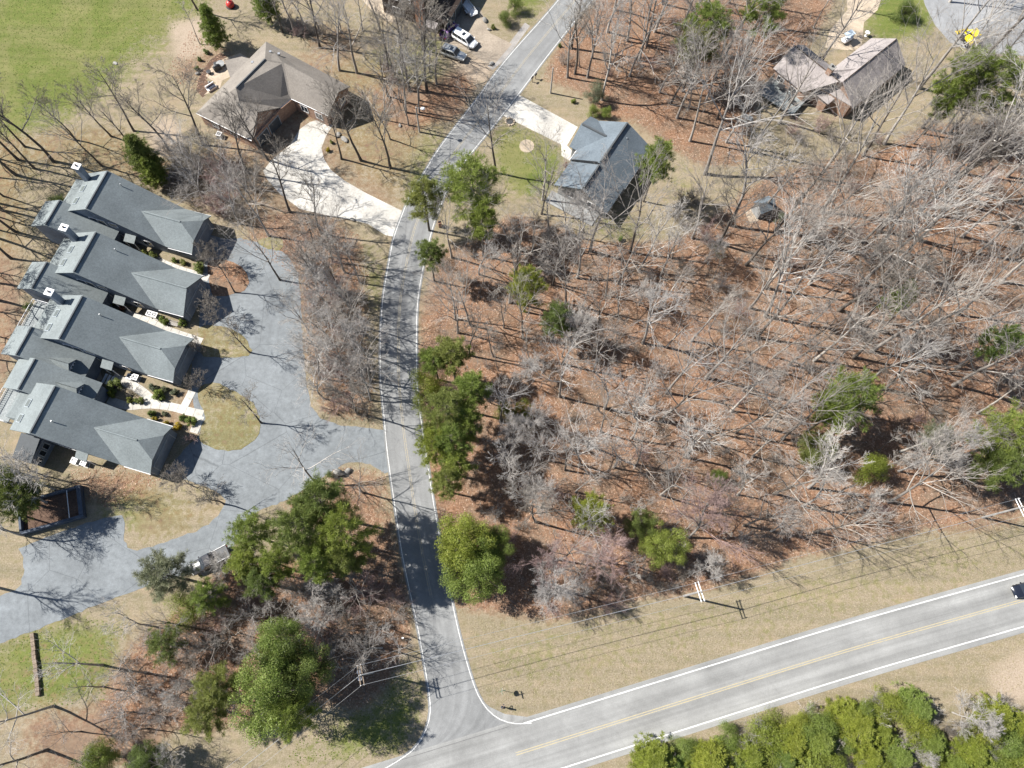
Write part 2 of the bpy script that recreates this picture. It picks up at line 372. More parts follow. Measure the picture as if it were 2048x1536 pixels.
    def mesh(s, name, mat, smooth=False):
        me = bpy.data.meshes.new(name); me.from_pydata(s.v, [], s.f); me.validate()
        if mat is not None: me.materials.append(mat)
        if smooth: me.polygons.foreach_set('use_smooth', [True]*len(me.polygons))
        me.update(); return me
    def build(s, name, mat, parent=None, smooth=False):
        return link(bpy.data.objects.new(name, s.mesh(name, mat, smooth)), parent)
def ccw(poly):
    poly = [tuple(p[:2]) for p in poly]
    a = sum(poly[i][0]*poly[(i+1) % len(poly)][1]-poly[(i+1) % len(poly)][0]*poly[i][1] for i in range(len(poly)))
    return poly if a > 0 else poly[::-1]
def smooth_line(pts, n, closed=False):
    """Catmull-Rom through points, resampled evenly"""
    p = [np.array(q[:2], float) for q in pts]
    if closed: p = [p[-1]]+p+[p[0], p[1]]
    else: p = [2*p[0]-p[1]]+p+[2*p[-1]-p[-2]]
    out = []
    for i in range(1, len(p)-2):
        for t in np.linspace(0, 1, 12, endpoint=False):
            a, b, c, d = p[i-1:i+3]
            out.append(0.5*((2*b)+(-a+c)*t+(2*a-5*b+4*c-d)*t*t+(-a+3*b-3*c+d)*t**3))
    out.append(p[-2]); out = np.array(out)
    s = np.r_[0, np.cumsum(np.hypot(*np.diff(out, axis=0).T))]
    q = np.linspace(0, s[-1], n)
    return np.c_[np.interp(q, s, out[:, 0]), np.interp(q, s, out[:, 1])]
def sheet(name, poly, z, mat, kind='structure', label=None, parent=None, smooth=0, th=0.0, rough=0.0):
    """flat sheet over a ground polygon"""
    p = [tuple(q[:2]) for q in poly]
    if smooth: p = [tuple(q) for q in smooth_line(p, smooth, True)[:-1]]
    if rough:
        q = []
        for i in range(len(p)):
            a_, b_ = np.array(p[i]), np.array(p[(i+1) % len(p)]); m_ = max(1, int(np.hypot(*(b_-a_))/0.5))
            for j in range(m_): q.append(tuple(a_+(b_-a_)*j/m_+NPR.normal(0, rough, 2)))
        p = q
    p = ccw(p)
    tri = tessellate_polygon([[Vector((x, y, 0)) for x, y in p]])
    vs = [(x, y, z) for x, y in p]; fs = []
    for a, b, c in tri:
        ux, uy = p[b][0]-p[a][0], p[b][1]-p[a][1]; wx, wy = p[c][0]-p[a][0], p[c][1]-p[a][1]
        fs.append((a, b, c) if ux*wy-uy*wx > 0 else (a, c, b))
    n = len(p)
    vs += [(x, y, z-max(th, 0.05)) for x, y in p]; fs += [(i+n, (i+1) % n+n, (i+1) % n, i) for i in range(n)]
    me = bpy.data.meshes.new(name); me.from_pydata(vs, [], fs); me.materials.append(mat)
    uv = me.uv_layers.new(); co = np.array(vs)
    idx = np.zeros(len(me.loops), int); me.loops.foreach_get('vertex_index', idx)
    uv.data.foreach_set('uv', co[idx][:, :2].ravel())
    o = link(bpy.data.objects.new(name, me), parent)
    if kind: o['kind'] = kind
    if label: o['label'] = label
    return o
def ladder(name, L, R, z, mat, kind='structure', label=None, parent=None, th=0.05):
    n = len(L); vs = []; uvs = []
    s = 0
    for i in range(n):
        if i: s += np.hypot(*((L[i]+R[i]-L[i-1]-R[i-1])/2))
        w = np.hypot(*(R[i]-L[i]))
        for k in range(5):
            q = L[i]+(R[i]-L[i])*k/4; vs.append((q[0], q[1], z)); uvs.append((w*k/4, s))
    fs = []
    for i in range(n-1):
        for k in range(4):
            a = i*5+k; f = (a, a+1, a+6, a+5)
            ux, uy = vs[a+1][0]-vs[a][0], vs[a+1][1]-vs[a][1]; wx, wy = vs[a+5][0]-vs[a][0], vs[a+5][1]-vs[a][1]
            fs.append(f if ux*wy-uy*wx > 0 else f[::-1])
    me = bpy.data.meshes.new(name); me.from_pydata(vs, [], fs); me.materials.append(mat)
    uv = me.uv_layers.new(); idx = np.zeros(len(me.loops), int); me.loops.foreach_get('vertex_index', idx)
    uv.data.foreach_set('uv', np.array(uvs)[idx].ravel())
    o = link(bpy.data.objects.new(name, me), parent)
    if kind: o['kind'] = kind
    if label: o['label'] = label
    return o
def offset(line, d):
    t = np.gradient(line, axis=0); t /= np.linalg.norm(t, axis=1)[:, None]
    return line+np.c_[-t[:, 1], t[:, 0]]*d
def pix(p):
    c = RW.T @ (np.array([p[0], p[1], 0.0])-np.array([0, 0, H])); return CX-F*c[0]/c[2], CY+F*c[1]/c[2]
def G(pts, z=0.0): return [P(x, y, z)[:2] for x, y in pts]
def copy_tree(o, parent=None):
    c = o.copy(); COL.objects.link(c); c.parent = parent
    for ch in o.children: copy_tree(ch, c)
    return c
# ------------------------------------------------------------------ ground
def inpoly(x, y, poly):
    r = np.zeros(x.shape, bool); n = len(poly); j = n-1
    for i in range(n):
        xi, yi = poly[i]; xj, yj = poly[j]
        c = ((yi > y) != (yj > y)) & (x < (xj-xi)*(y-yi)/((yj-yi) or 1e-12)+xi)
        r ^= c; j = i
    return r
LEAF = [
 [(905,1215),(1000,1228),(1130,1240),(1300,1195),(1420,1180),(1600,1115),(1800,1075),(2048,1010),(2300,930),(2300,230),(1850,250),(1760,300),(1640,320),(1520,360),(1440,430),(1370,470),(1330,485),(1180,485),(1060,430),(1010,430),(960,480),(880,500),(842,620),(838,780),(852,930),(880,1100)],
 [(1082,160),(1130,60),(1190,0),(1280,-150),(1700,-150),(1660,20),(1600,130),(1520,170),(1490,330),(1400,330),(1330,290),(1270,240),(1200,210),(1150,180)],
 [(470,1110),(620,1120),(790,1080),(826,1260),(790,1350),(720,1420),(640,1400),(480,1450),(300,1460),(200,1420),(250,1320),(330,1240)],
 [(480,480),(560,420),(640,438),(720,470),(740,560),(735,660),(750,850),(640,825),(606,700),(600,560)],
 [(570,40),(730,50),(720,110),(640,120)], [(740,180),(860,165),(985,100),(960,150),(930,235),(880,250),(800,262)],
 [(380,60),(470,110),(400,190),(330,150)], [(140,940),(260,930),(330,960),(220,1020),(150,990)],
 [(680,930),(770,940),(800,1100),(700,1110),(560,1010)], [(380,770),(440,770),(420,830),(300,790)], [(255,810),(400,835),(390,870),(330,860)],
 [(1780,960),(2048,960),(2048,1060),(1800,1060)], [(60,1420),(320,1430),(330,1536),(60,1560)], [(420,515),(490,540),(500,580),(430,600)],
 [(1200,170),(1270,235),(1230,260),(1180,230)],[(590,100),(760,110),(800,330),(650,350)],[(-200,500),(40,520),(60,640),(0,820),(-200,900)],
 [(-200,290),(200,240),(400,300),(560,120),(780,130),(880,200),(800,430),(520,470),(300,380),(60,330),(60,520),(-200,520)], [(-100,1290),(200,1230),(330,1250),(300,1500),(-100,1560)], [(270,950),(450,1000),(400,1060),(260,1090)],
]
GREEN = [
 [(-300,-200),(470,-200),(420,10),(330,70),(235,170),(160,225),(60,280),(-40,290),(-300,320)],
 [(-100,1330),(60,1265),(170,1235),(260,1250),(210,1400),(-100,1440)], [(560,1536),(800,1505),(845,1440),(830,1330),(800,1300),(760,1400),(600,1480)],
 [(985,265),(1020,240),(1130,300),(1120,340),(1105,400),(1020,390),(1000,340)], [(1770,-100),(1850,-100),(1880,60),(1800,90),(1720,70)],
 [(1020,-60),(1120,-60),(1070,50),(1030,45)], [(180,930),(290,960),(270,1060),(190,1020)], [(410,870),(500,810),(525,850),(500,900),(440,900)],
 [(430,660),(490,670),(500,710),(440,712)], [(850,60),(900,85),(880,110),(820,80)], [(690,480),(760,480),(770,640),(700,640)],
 [(1130,420),(1320,440),(1330,470),(1230,490),(1140,480)],[(1340,300),(1400,330),(1380,420),(1330,400)],
 [(-200,290),(200,240),(400,300),(500,360),(300,380),(60,330),(60,520),(-200,520)], [(640,120),(900,60),(900,330),(800,420),(660,330)], [(920,1240),(1400,1190),(2100,1010),(2100,1130),(1400,1330),(1000,1410)], [(270,950),(450,1000),(400,1060),(260,1090)],
]
BARE = [
 [(890,100),(990,110),(1000,140),(960,180),(900,130)], [(1960,1340),(2048,1290),(2200,1240),(2200,1420),(2048,1420),(1980,1400)], [(230,120),(245,120),(245,135),(228,133)],
 [(330,40),(440,30),(420,110),(350,130)], [(280,250),(350,220),(380,300),(310,330)], [(1290,330),(1420,350),(1405,368),(1300,345)], [(1010,215),(1040,205),(1030,250),(1005,260)],
 [(1530,1310),(1562,1300),(1560,1312),(1532,1322)], [(1400,1338),(1470,1320),(1470,1328),(1400,1346)],[(1810,1342),(1850,1330),(1850,1345),(1812,1352)], [(860,480),(878,560),(850,640),(838,620),(845,560)],
]
fx = np.arange(-104, 114.1, 0.8); fy = np.arange(-28, 130.1, 0.8)
ax = np.r_[-2500, -900, -400, -220, -150, -120, fx, 126, 150, 220, 400, 900, 2500]
ay = np.r_[-2500, -900, -400, -150, -80, -45, fy, 145, 170, 230, 400, 900, 2500]
gx, gy = np.meshgrid(ax, ay)
def mask(polys, blur=2, st=None):
    a = np.zeros(gx.shape)
    for i, p in enumerate(polys): a = np.maximum(a, inpoly(gx, gy, [tuple(q) for q in G(p)]).astype(float)*(st[i] if st else 1.0))
    for _ in range(blur):
        b = np.pad(a, 1, mode='edge')
        a = (b[1:-1, 1:-1]*2+b[:-2, 1:-1]+b[2:, 1:-1]+b[1:-1, :-2]+b[1:-1, 2:])/6
    return a
nyy, nxx = gx.shape
idx = np.arange(nyy*nxx).reshape(nyy, nxx)
quads = np.stack([idx[:-1, :-1], idx[:-1, 1:], idx[1:, 1:], idx[1:, :-1]], -1).reshape(-1, 4)
gz = np.zeros(gx.size)
me = bpy.data.meshes.new('ground')
me.vertices.add(gx.size); me.vertices.foreach_set('co', np.c_[gx.ravel(), gy.ravel(), gz].ravel())
me.loops.add(quads.size); me.loops.foreach_set('vertex_index', quads.ravel())
me.polygons.add(len(quads)); me.polygons.foreach_set('loop_start', np.arange(len(quads))*4); me.polygons.foreach_set('loop_total', np.full(len(quads), 4))
me.update(calc_edges=True)
MASKS = {'leaf': mask(LEAF, 10, [1, .9, .95, .75, .5, .8, .5, .7, .7, .8, .8, .8, .7, .7, .7, .45, .6, .48, .30, .42]), 'green': np.maximum(mask(GREEN[:1], 120, [.92]), mask(GREEN[1:], 22, [.9, .75, .95, .9, .85, .75, .8, .7, .7, .6, .55, .55, .52, .48, .33, .55])), 'bare': mask(BARE, 5, [.7]*len(BARE))}
for k, a in MASKS.items():
    at = me.attributes.new(k, 'FLOAT', 'POINT'); at.data.foreach_set('value', a.ravel().astype(np.float32))
me.materials.append(M['ground'])
ground = link(bpy.data.objects.new('ground', me)); tag(ground, 'ground of dry grass, green lawn and fallen brown leaves', None, None, 'structure')

# ------------------------------------------------------------------ roads
yl = [P(*q)[:2] for q in ((1019,1512),(1400,1392.5),(1716,1294.5),(2048,1200))]
t0 = yl[0]-yl[1]; t1 = yl[3]-yl[2]
hw = smooth_line([yl[0]+t0*4, yl[0]+t0*1.0, yl[0], yl[1], yl[2], yl[3], yl[3]+t1*1.2, yl[3]+t1*5], 160)
highway = ladder('highway', offset(hw, 3.2+0.62), offset(hw, -3.2-0.75), 0.034, M['hwy'], label='wide two lane highway of pale sun bleached asphalt')
i0 = int(np.argmin(np.hypot(*(hw-P(1063, 1470)[:2]).T)))
i1 = int(np.argmin(np.hypot(*(hw-P(1019, 1512)[:2]).T)))
i2 = int(np.argmin(np.hypot(*(hw-P(770, 1590)[:2]).T)))
def stripe(line, d, w, z, mat, name, parent):
    l = offset(line, d)
    return ladder(name, offset(l, w/2), offset(l, -w/2), z, mat, None, None, parent)
stripe(hw[i0:], 3.2, 0.17, 0.040, M['white_line'], 'edge_line', highway)
stripe(hw, -3.2, 0.17, 0.040, M['white_line'], 'edge_line', highway)
for d in (0.14, -0.14): stripe(hw[i1:], d, 0.11, 0.040, M['yellow_line'], 'centre_line', highway)
for d in (0.14, -0.14): stripe(hw[:i2], d, 0.11, 0.040, M['yellow_line'], 'centre_line', highway)
LL = [(1200,-110),(1117,0),(1012,120),(950,203),(882,292),(848,346),(822,388),(805,428),(788,475),(779,519),(766,597),(761,675),(761,750),(764,790),(768,830),(774,898),(786,986),(803,1100),(819,1179),(835,1252),(851,1341),(860,1402),(859,1436),(848,1468),(829,1497),(800,1519),(765,1540)]
RL = [(1280,-110),(1184,0),(1101,104),(1018,213),(950,297),(926,328),(898,372),(876,425),(860,475),(842,558),(834,623),(833,715),(835,783),(843,848),(856,934),(867,1005),(886,1110),(905,1208),(924,1290),(949,1373),(971,1414),(997,1437),(1029,1447),(1063,1446)]
lL = smooth_line(G(LL), 150); lR = smooth_line(G(RL), 150)
lane = ladder('side_road', offset(lL, -0.28), offset(lR, 0.28), 0.026, M['lane'], label='narrow grey side road curving down to the highway')
if np.hypot(*(offset(lL, -0.28)[60]-lR[60])) < np.hypot(*(lL[60]-lR[60])):
    bpy.data.objects.remove(lane); lane = ladder('side_road', offset(lL, 0.28), offset(lR, -0.28), 0.026, M['lane'], label='narrow grey side road curving down to the highway')
for l in (lL, lR): stripe(l, 0.0, 0.115, 0.043, M['white_line'], 'edge_line', lane)
cl = (lL+lR)/2
for d in (0.12, -0.12): stripe(cl[:128], d, 0.10, 0.032, M['yellow_worn'], 'centre_line', lane)
sheet('road_corner', G([(949,1373),(962,1399),(980,1414),(1010,1428),(1056,1434),(1085,1433),(1080,1455),(1029,1450),(997,1440),(971,1417)]), 0.030, M['hwy'])
# tar seam where the side road meets the highway
m_ = offset(hw, 3.25); ia = int(np.argmin(np.hypot(*(m_-P(780, 1530)[:2]).T))); ib = int(np.argmin(np.hypot(*(m_-P(1020, 1458)[:2]).T)))
tar = mottled('tar', (0.10, 0.10, 0.10), (0.15, 0.15, 0.15), 4); stripe(hw[min(ia, ib):max(ia, ib)+1], 3.35, 0.07, 0.0405, tar, 'seam', highway)

# parking court of the row houses
LOT = [(778,862),(772,905),(784,942),(770,946),(740,929),(715,923),(690,926),(672,938),(640,958),(600,985),(560,1005),(520,1020),(495,1040),(480,1070),(463,1100),(440,1118),(420,1130),(388,1146),(330,1160),(270,1182),(208,1204),(156,1226),(80,1256),(0,1287),(-120,1330),(-160,1270),(-80,1215),(0,1192),(30,1180),(44,1168),(48,1140),(44,1110),(39,1098),(90,1075),(156,1051),(210,1036),(244,1030),(250,1045),(248,1080),(256,1097),(275,1100),(320,1088),(351,1077),(385,1066),(417,1048),(436,1030),(448,1014),(452,1000),(440,988),(410,972),(386,965),(330,945),(372,895),(398,872),(380,755),(400,640),(400,560),(418,470),(452,478),(480,477),(530,487),(575,510),(596,545),(602,600),(606,700),(612,760),(622,812),(640,838),(690,852),(740,856)]
lot = sheet('parking_court', G(LOT), 0.018, M['lot'], label='blue grey asphalt court in front of the row houses', rough=0.07)
def isl(name, pts, label, n=28, z=0.045):
    o = sheet(name, G(pts), z, M['ground'], 'structure', label, None, n, 0.0, 0.07); return o
def mk_island(name, pts, label, leafv, greenv):
    o = isl(name, pts, label)
    for k, val in (('leaf', leafv), ('green', greenv), ('bare', 0.0)):
        at = o.data.attributes.new(k, 'FLOAT', 'POINT'); at.data.foreach_set('value', np.full(len(o.data.vertices), val, np.float32))
mk_island('lawn', [(398,868),(408,888),(440,900),(480,899),(512,876),(521,845),(508,808),(470,784),(430,766),(398,776),(402,815),(412,832)], 'rounded grass island between the two lowest garages', 0.34, 0.5)
mk_island('lawn', [(398,655),(440,652),(478,666),(500,690),(500,708),(478,715),(430,714),(405,712),(400,690)], 'rounded grass island by the third garage from the top', 0.36, 0.48)
mk_island('lawn', [(418,524),(450,520),(480,532),(497,556),(488,582),(450,592),(425,590),(418,560)], 'leaf covered island between the two upper garages', 0.8, 0.25)
mk_island('lawn', [(515,482),(545,474),(566,482),(560,500),(535,498)], 'small grass patch at the top of the parking court', 0.34, 0.5)

# driveways, walks, patios
drive = sheet('driveway', G([(809,424),(790,474),(770,470),(736,448),(697,438),(650,430),(600,418),(560,388),(535,360),(526,342),(545,318),(580,290),(600,258),(620,244),(655,234),(664,252),(652,272),(643,296),(648,318),(662,340),(690,362),(730,385),(770,405)]), 0.014, M['concrete'], label='wide white concrete driveway of the tan roofed house')
sheet('driveway', G([(1039,190),(1006,231),(1132,294),(1156,254)]), 0.014, M['concrete'], label='straight white concrete driveway of the blue grey roofed house')
sheet('walkway', G([(1122,284),(1134,291),(1146,304),(1140,322),(1123,312)]), 0.017, M['concrete'])
sheet('driveway', G([(980,66),(1024,88),(984,134),(934,102),(886,82),(900,40),(930,10),(960,15)]), 0.014, M['concrete_tan'], label='tan concrete driveway with two parked cars')
sheet('road_shoulder', G([(1022,82),(1050,45),(1060,52),(1012,118),(985,140),(975,132)]), 0.010, M['gravel'])
sheet('cul_de_sac', G([(1835,-40),(1850,10),(1870,50),(1900,85),(1950,105),(2048,112),(2200,100),(2200,-60)]), 0.016, M['court'], label='pale grey asphalt circle at the upper right corner')
sheet('driveway', G([(1690,-40),(1775,-40),(1755,20),(1728,45),(1722,100),(1690,100),(1650,95),(1660,60),(1695,20)]), 0.014, M['concrete_pink'], label='tan driveway above the pinkish roofed house')
sheet('patio', G([(411,152),(424,132),(447,118),(480,106),(500,118),(470,150),(432,166)]), 0.016, M['concrete_pink'], label='tan stone patio behind the tan roofed house')
sheet('walkway', G([(432,166),(448,150),(440,176),(418,186),(408,190)]), 0.013, M['concrete_pink'])
sheet('patio', G([(735,-20),(772,-10),(798,30),(783,46),(745,22),(725,0)]), 0.014, M['concrete_pink'], label='tan patio at the side of the dark brown house')
sheet('mulch_bed', G([(400,150),(420,120),(440,105),(455,112),(425,140),(412,160),(430,175),(405,195),(392,180)]), 0.008, M['mulch'])
ring = [(1053.5+15*math.cos(a), 292+13*math.sin(a)) for a in np.linspace(0, 2*math.pi, 20, endpoint=False)]
sheet('mulch_ring', G(ring), 0.03, M['concrete_pink'], label='round pinkish mulch ring in the front lawn')
def slabs(name, line, w, label, step=1.3):
    l = smooth_line(G(line), 200); L = np.hypot(*np.diff(l, axis=0).T).sum(); n = max(2, int(L/step))
    l = smooth_line(G(line), n+1)
    base = ladder(name, offset(smooth_line(G(line), 40), w/2), offset(smooth_line(G(line), 40), -w/2), 0.012, M['concrete_tan'], 'structure', label)
    a, b = offset(l, w/2-0.02), offset(l, -w/2+0.02)
    for i in range(n):
        g = 0.02/step
        q = [a[i]+(a[i+1]-a[i])*g, b[i]+(b[i+1]-b[i])*g, b[i]+(b[i+1]-b[i])*(1-g), a[i]+(a[i+1]-a[i])*(1-g)]
        MB().prism([tuple(k) for k in q], 0.0, 0.05+RND.uniform(-0.004, 0.004)).build('slab', M['concrete'], base)
slabs('walkway', [(300,513),(330,528),(370,543),(418,556)], 1.25, 'white slab walk between the two upper row houses')
slabs('walkway', [(250,626),(290,640),(340,662),(404,684)], 1.25, 'white slab walk between the second and third row houses')
slabs('walkway', [(226,754),(257,767),(283,782),(300,797),(318,806)], 1.4, 'curved upper walk in the garden of the row houses')
slabs('walkway', [(216,800),(255,812),(298,809),(340,813),(375,822),(406,829)], 1.3, 'curved lower walk in the garden of the row houses')
slabs('walkway', [(401,832),(395,848),(387,866)], 1.3, 'short walk turning down to the lowest garage')
slabs('walkway', [(385,781),(377,797),(369,812)], 1.2, 'short pale walk beside the third garage')
court_patio = sheet('patio', G([(172,735),(200,742),(205,758),(188,768),(168,760),(160,745)]), 0.03, M['concrete_pink'], label='small sunlit court at the dormered entrances')
for k in range(3):
    c = P(210+k*7, 757+k*2.6); MB().box((c[0], c[1], 0.06-0.02*k+0.03), (0.36, 1.5, 0.14), math.radians(-16)).build('step', M['trim'], court_patio)
# ------------------------------------------------------------------ houses
def window(parent, c, u, n, w, h, bars=1, frame=None, skew=None):
    """c centre on wall, u horizontal unit along the wall, n outward unit"""
    frame = frame or M['trim']; u = Vector(u); n = Vector(n); c = Vector(c); z = Vector((0, 0, 1))
    fr = MB(); t = 0.1
    def bar(a, b, ww, hh):
        o_ = c+u*a+z*b; fr.slab([o_-u*ww/2-z*hh/2+n*0.06, o_+u*ww/2-z*hh/2+n*0.06, o_+u*ww/2+z*hh/2+n*0.06, o_-u*ww/2+z*hh/2+n*0.06], 0.07, n)
    bar(0, h/2-t/2, w, t); bar(0, -h/2+t/2, w, t); bar(-w/2+t/2, 0, t, h-2*t); bar(w/2-t/2, 0, t, h-2*t)
    for k in range(bars): bar(-w/2+w*(k+1)/(bars+1), 0, 0.07, h-2*t)
    wd = fr.build('window', frame, parent)
    g = MB(); o_ = c+n*0.025
    g.slab([o_-u*(w/2-t)-z*(h/2-t), o_+u*(w/2-t)-z*(h/2-t), o_+u*(w/2-t)+z*(h/2-t), o_-u*(w/2-t)+z*(h/2-t)], 0.02, n)
    g.build('pane', M['glass'], wd)
    return wd
def ringmesh(parent, c, u, n, r, w=0.09, name='round_vent', mat=None):
    u = Vector(u); n = Vector(n); z = Vector((0, 0, 1)); c = Vector(c)
    pts = [c+n*0.03+u*(r*math.cos(a))+z*(r*math.sin(a)) for a in np.linspace(0, 2*math.pi, 21)]
    return MB().tube(pts, w/2, 5, False).build(name, mat or M['trim_grey'], parent)
def garage_door(parent, c, u, n, w, h, mat):
    u = Vector(u); n = Vector(n); c = Vector(c); z = Vector((0, 0, 1))
    d = MB(); k = 4
    for i in range(k):
        b = c+z*(h*i/k+0.01); d.slab([b-u*w/2+n*0.05, b+u*w/2+n*0.05, b+u*w/2+z*(h/k-0.02)+n*0.05, b-u*w/2+z*(h/k-0.02)+n*0.05], 0.04, n)
    o = d.build('garage_door', mat, parent)
    f = MB()
    for a, b, ww, hh in ((-w/2-0.06, h/2, 0.12, h), (w/2+0.06, h/2, 0.12, h), (0, h+0.06, w+0.24, 0.12)):
        q = c+u*a+z*b; f.slab([q-u*ww/2-z*hh/2+n*0.08, q+u*ww/2-z*hh/2+n*0.08, q+u*ww/2+z*hh/2+n*0.08, q-u*ww/2+z*hh/2+n*0.08], 0.08, n)
    f.build('frame', M['trim_grey'], o); return o
def roofp(parent, pts, mat, th=0.16, name='roof_panel'):
    return MB().slab(pts, th).build(name, mat, parent)
def fascia(parent, a, b, mat, r=0.07):
    return MB().tube([a, b], r, 4).build('gutter', mat, parent)
def ridge(parent, a, b, mat, w=0.32, h=0.13, name='ridge_vent'):
    a = Vector(a); b = Vector(b); t = (b-a).normalized(); s = t.cross(Vector((0, 0, 1))).normalized(); up = s.cross(t)
    m = MB(); m.loft([[p+s*(-w/2)-up*0.06, p+s*(w/2)-up*0.06, p+s*(w*0.3)+up*h, p-s*(w*0.3)+up*h] for p in (a, b)])
    return m.build(name, mat, parent)
def chimney(parent, x, y, z0, z1, w, d, mat, capm):
    c = MB().box((x, y, (z0+z1)/2), (w, d, z1-z0)).build('chimney', mat, parent)
    MB().box((x, y, z1+0.07), (w+0.24, d+0.24, 0.14)).build('chimney_cap', capm, c)
    MB().cyl((x, y, z1+0.14), 0.16, 0.3, 10).build('flue', M['dark_metal'], c)
    return c
def gable_walls(parent, prof, t0, t1, mat, axis='s', name='wall'):
    """vertical prism whose outline (s,z) is pushed from t0 to t1"""
    n = len(prof)
    vs = [((s, t0, z) if axis == 's' else (t0, s, z)) for s, z in prof]+[((s, t1, z) if axis == 's' else (t1, s, z)) for s, z in prof]
    m = MB().add(vs, [tuple(range(n)), tuple(range(2*n-1, n-1, -1))]+[(i, i+n, (i+1) % n+n, (i+1) % n) for i in range(n)])
    o = m.build(name, mat, parent)
    bm = bmesh.new(); bm.from_mesh(o.data); bmesh.ops.recalc_face_normals(bm, faces=bm.faces); bm.to_mesh(o.data); bm.free()
    return o

ROW_ANG = math.radians(-16.1)
def row_house(org, end, label, link_w, t_hi, dormer, extras):
    h = thing('row_house', (org[0], org[1], 0), label, 'house', 'row houses in the staggered terrace', ROW_ANG)
    ZR, ZE, SE, SG, Wd = 8.8, 3.0, 10.4, 14.8, 7.1
    sg = M['sh_grey']; sd = M['siding']
    sl_ = (ZR-ZE)/SE; zl = 6.15; sL = -4.75
    gable_walls(h, [(-4.4, 0), (-4.4, zl-0.05), (0, ZR-0.28), (SE-0.35, ZE-0.02), (SE-0.35, 0)], 0.3, Wd-0.3, sd)
    roofp(h, [(0, -0.05, ZR), (0, Wd+0.05, ZR), (sL, Wd+0.05, zl), (sL, -0.05, zl)], sg)
    roofp(h, [(0, -0.05, ZR), (SE+0.25, -0.05, ZE-0.25*sl_), (SE+0.25, Wd+0.05, ZE-0.25*sl_), (0, Wd+0.05, ZR)], sg)
    ridge(h, (0.05, 0.1, ZR), (0.05, Wd-0.1, ZR), M['trim_dark'])
    zg = 5.6; sa = (ZR-zg)/sl_; mid = Wd/2
    e = SG
    gprof = [(0.3, 0), (0.3, ZE-0.12), (mid, zg-0.3), (Wd-0.3, ZE-0.12), (Wd-0.3, 0)]
    if end == 'hip':
        gprof = [(0.3, 0), (0.3, ZE-0.12), (mid-1.9, 4.25-0.25), (mid+1.9, 4.25-0.25), (Wd-0.3, ZE-0.12), (Wd-0.3, 0)]
    gable_walls(h, gprof, SE-0.6, SG-0.35, sd, 't', 'garage_wall')
    if end == 'hip':
        sh = 12.3; zc = 4.25; k = (zg-zc)/(zg-ZE)*mid
        roofp(h, [(sa, mid, zg), (sh, mid, zg), (e, mid+k, zc), (e, Wd+0.05, ZE), (SE, Wd+0.05, ZE)], sg)
        roofp(h, [(sa, mid, zg), (SE, -0.05, ZE), (e, -0.05, ZE), (e, mid-k, zc), (sh, mid, zg)], sg)
        roofp(h, [(sh, mid, zg+0.01), (e+0.05, mid-k, zc), (e+0.05, mid+k, zc)], sg)
        ridge(h, (sa+0.5, mid, zg), (sh, mid, zg), sg, 0.3, 0.08, 'ridge_cap')
    else:
        roofp(h, [(sa, mid, zg), (e, mid, zg), (e, Wd+0.05, ZE), (SE, Wd+0.05, ZE)], sg)
        roofp(h, [(sa, mid, zg), (SE, -0.05, ZE), (e, -0.05, ZE), (e, mid, zg)], sg)
        ridge(h, (sa+0.5, mid, zg), (e, mid, zg), sg, 0.3, 0.08, 'ridge_cap')
        ringmesh(h, (SG-0.35, mid, 4.4), (0, 1, 0), (1, 0, 0), 0.42)
    fascia(h, (SE+0.3, -0.1, ZE-0.2), (e, -0.1, ZE-0.08), M['trim'], 0.06)
    fascia(h, (SE+0.3, Wd+0.1, ZE-0.2), (e, Wd+0.1, ZE-0.08), M['trim'], 0.06)
    garage_door(h, (SG-0.35, mid, 0.05), (0, 1, 0), (1, 0, 0), 4.9, 2.3, M['siding'])
    # south wall openings
    ringmesh(h, (-0.4, 0.3, 6.9), (1, 0, 0), (0, -1, 0), 0.55, 0.07)
    window(h, (-0.3, 0.3, 4.6), (1, 0, 0), (0, -1, 0), 2.6, 1.9, 1)
    window(h, (2.3, 0.3, 4.9), (1, 0, 0), (0, -1, 0), 1.3, 1.1, 0)
    window(h, (1.2, 0.3, 1.6), (1, 0, 0), (0, -1, 0), 2.2, 1.6, 1)
    window(h, (6.5, 0.3, 1.6), (1, 0, 0), (0, -1, 0), 1.6, 1.4, 1)
    pr = roofp(h, [(3.5, 0.25, 3.2), (5.3, 0.25, 3.2), (5.3, -0.95, 2.75), (3.5, -0.95, 2.75)], sg, 0.12, 'porch_roof')
    for s_ in (3.65, 5.15): MB().box((s_, -0.8, 1.32), (0.12, 0.12, 2.64)).build('post', M['trim'], pr)
    # west slope
    wz = lambda s_: ZR+s_*(ZR-zl)/(-sL)
    for t_ in (4.05, 1.75):
        s0, s1 = -4.1, -3.35
        sk = MB().slab([(s0-0.08, t_-0.62, wz(s0-0.08)+0.12), (s1+0.08, t_-0.62, wz(s1+0.08)+0.12), (s1+0.08, t_+0.62, wz(s1+0.08)+0.12), (s0-0.08, t_+0.62, wz(s0-0.08)+0.12)], 0.13).build('skylight', M['trim_grey'], h)
        MB().slab([(s0, t_-0.54, wz(s0)+0.135), (s1, t_-0.54, wz(s1)+0.135), (s1, t_+0.54, wz(s1)+0.135), (s0, t_+0.54, wz(s0)+0.135)], 0.02).build('pane', M['sky_glass'], sk)
    if 'chimney' in extras: chimney(h, -3.9, 5.9, 6.0, 9.9, 0.95, 0.85, M['siding'], M['trim'])
    v = extras.get('vent', (2.8, 5.5)); zz = ZR-v[0]*sl_
    MB().cyl((v[0], v[1], zz-0.1), 0.07, 0.75, 8).build('vent_pipe', M['metal'], h)
    # west bump-out
    bo = MB().box((-6.0, 4.2, 2.0), (3.0, 4.6, 4.0)).build('bay', M['siding_pale'], h)
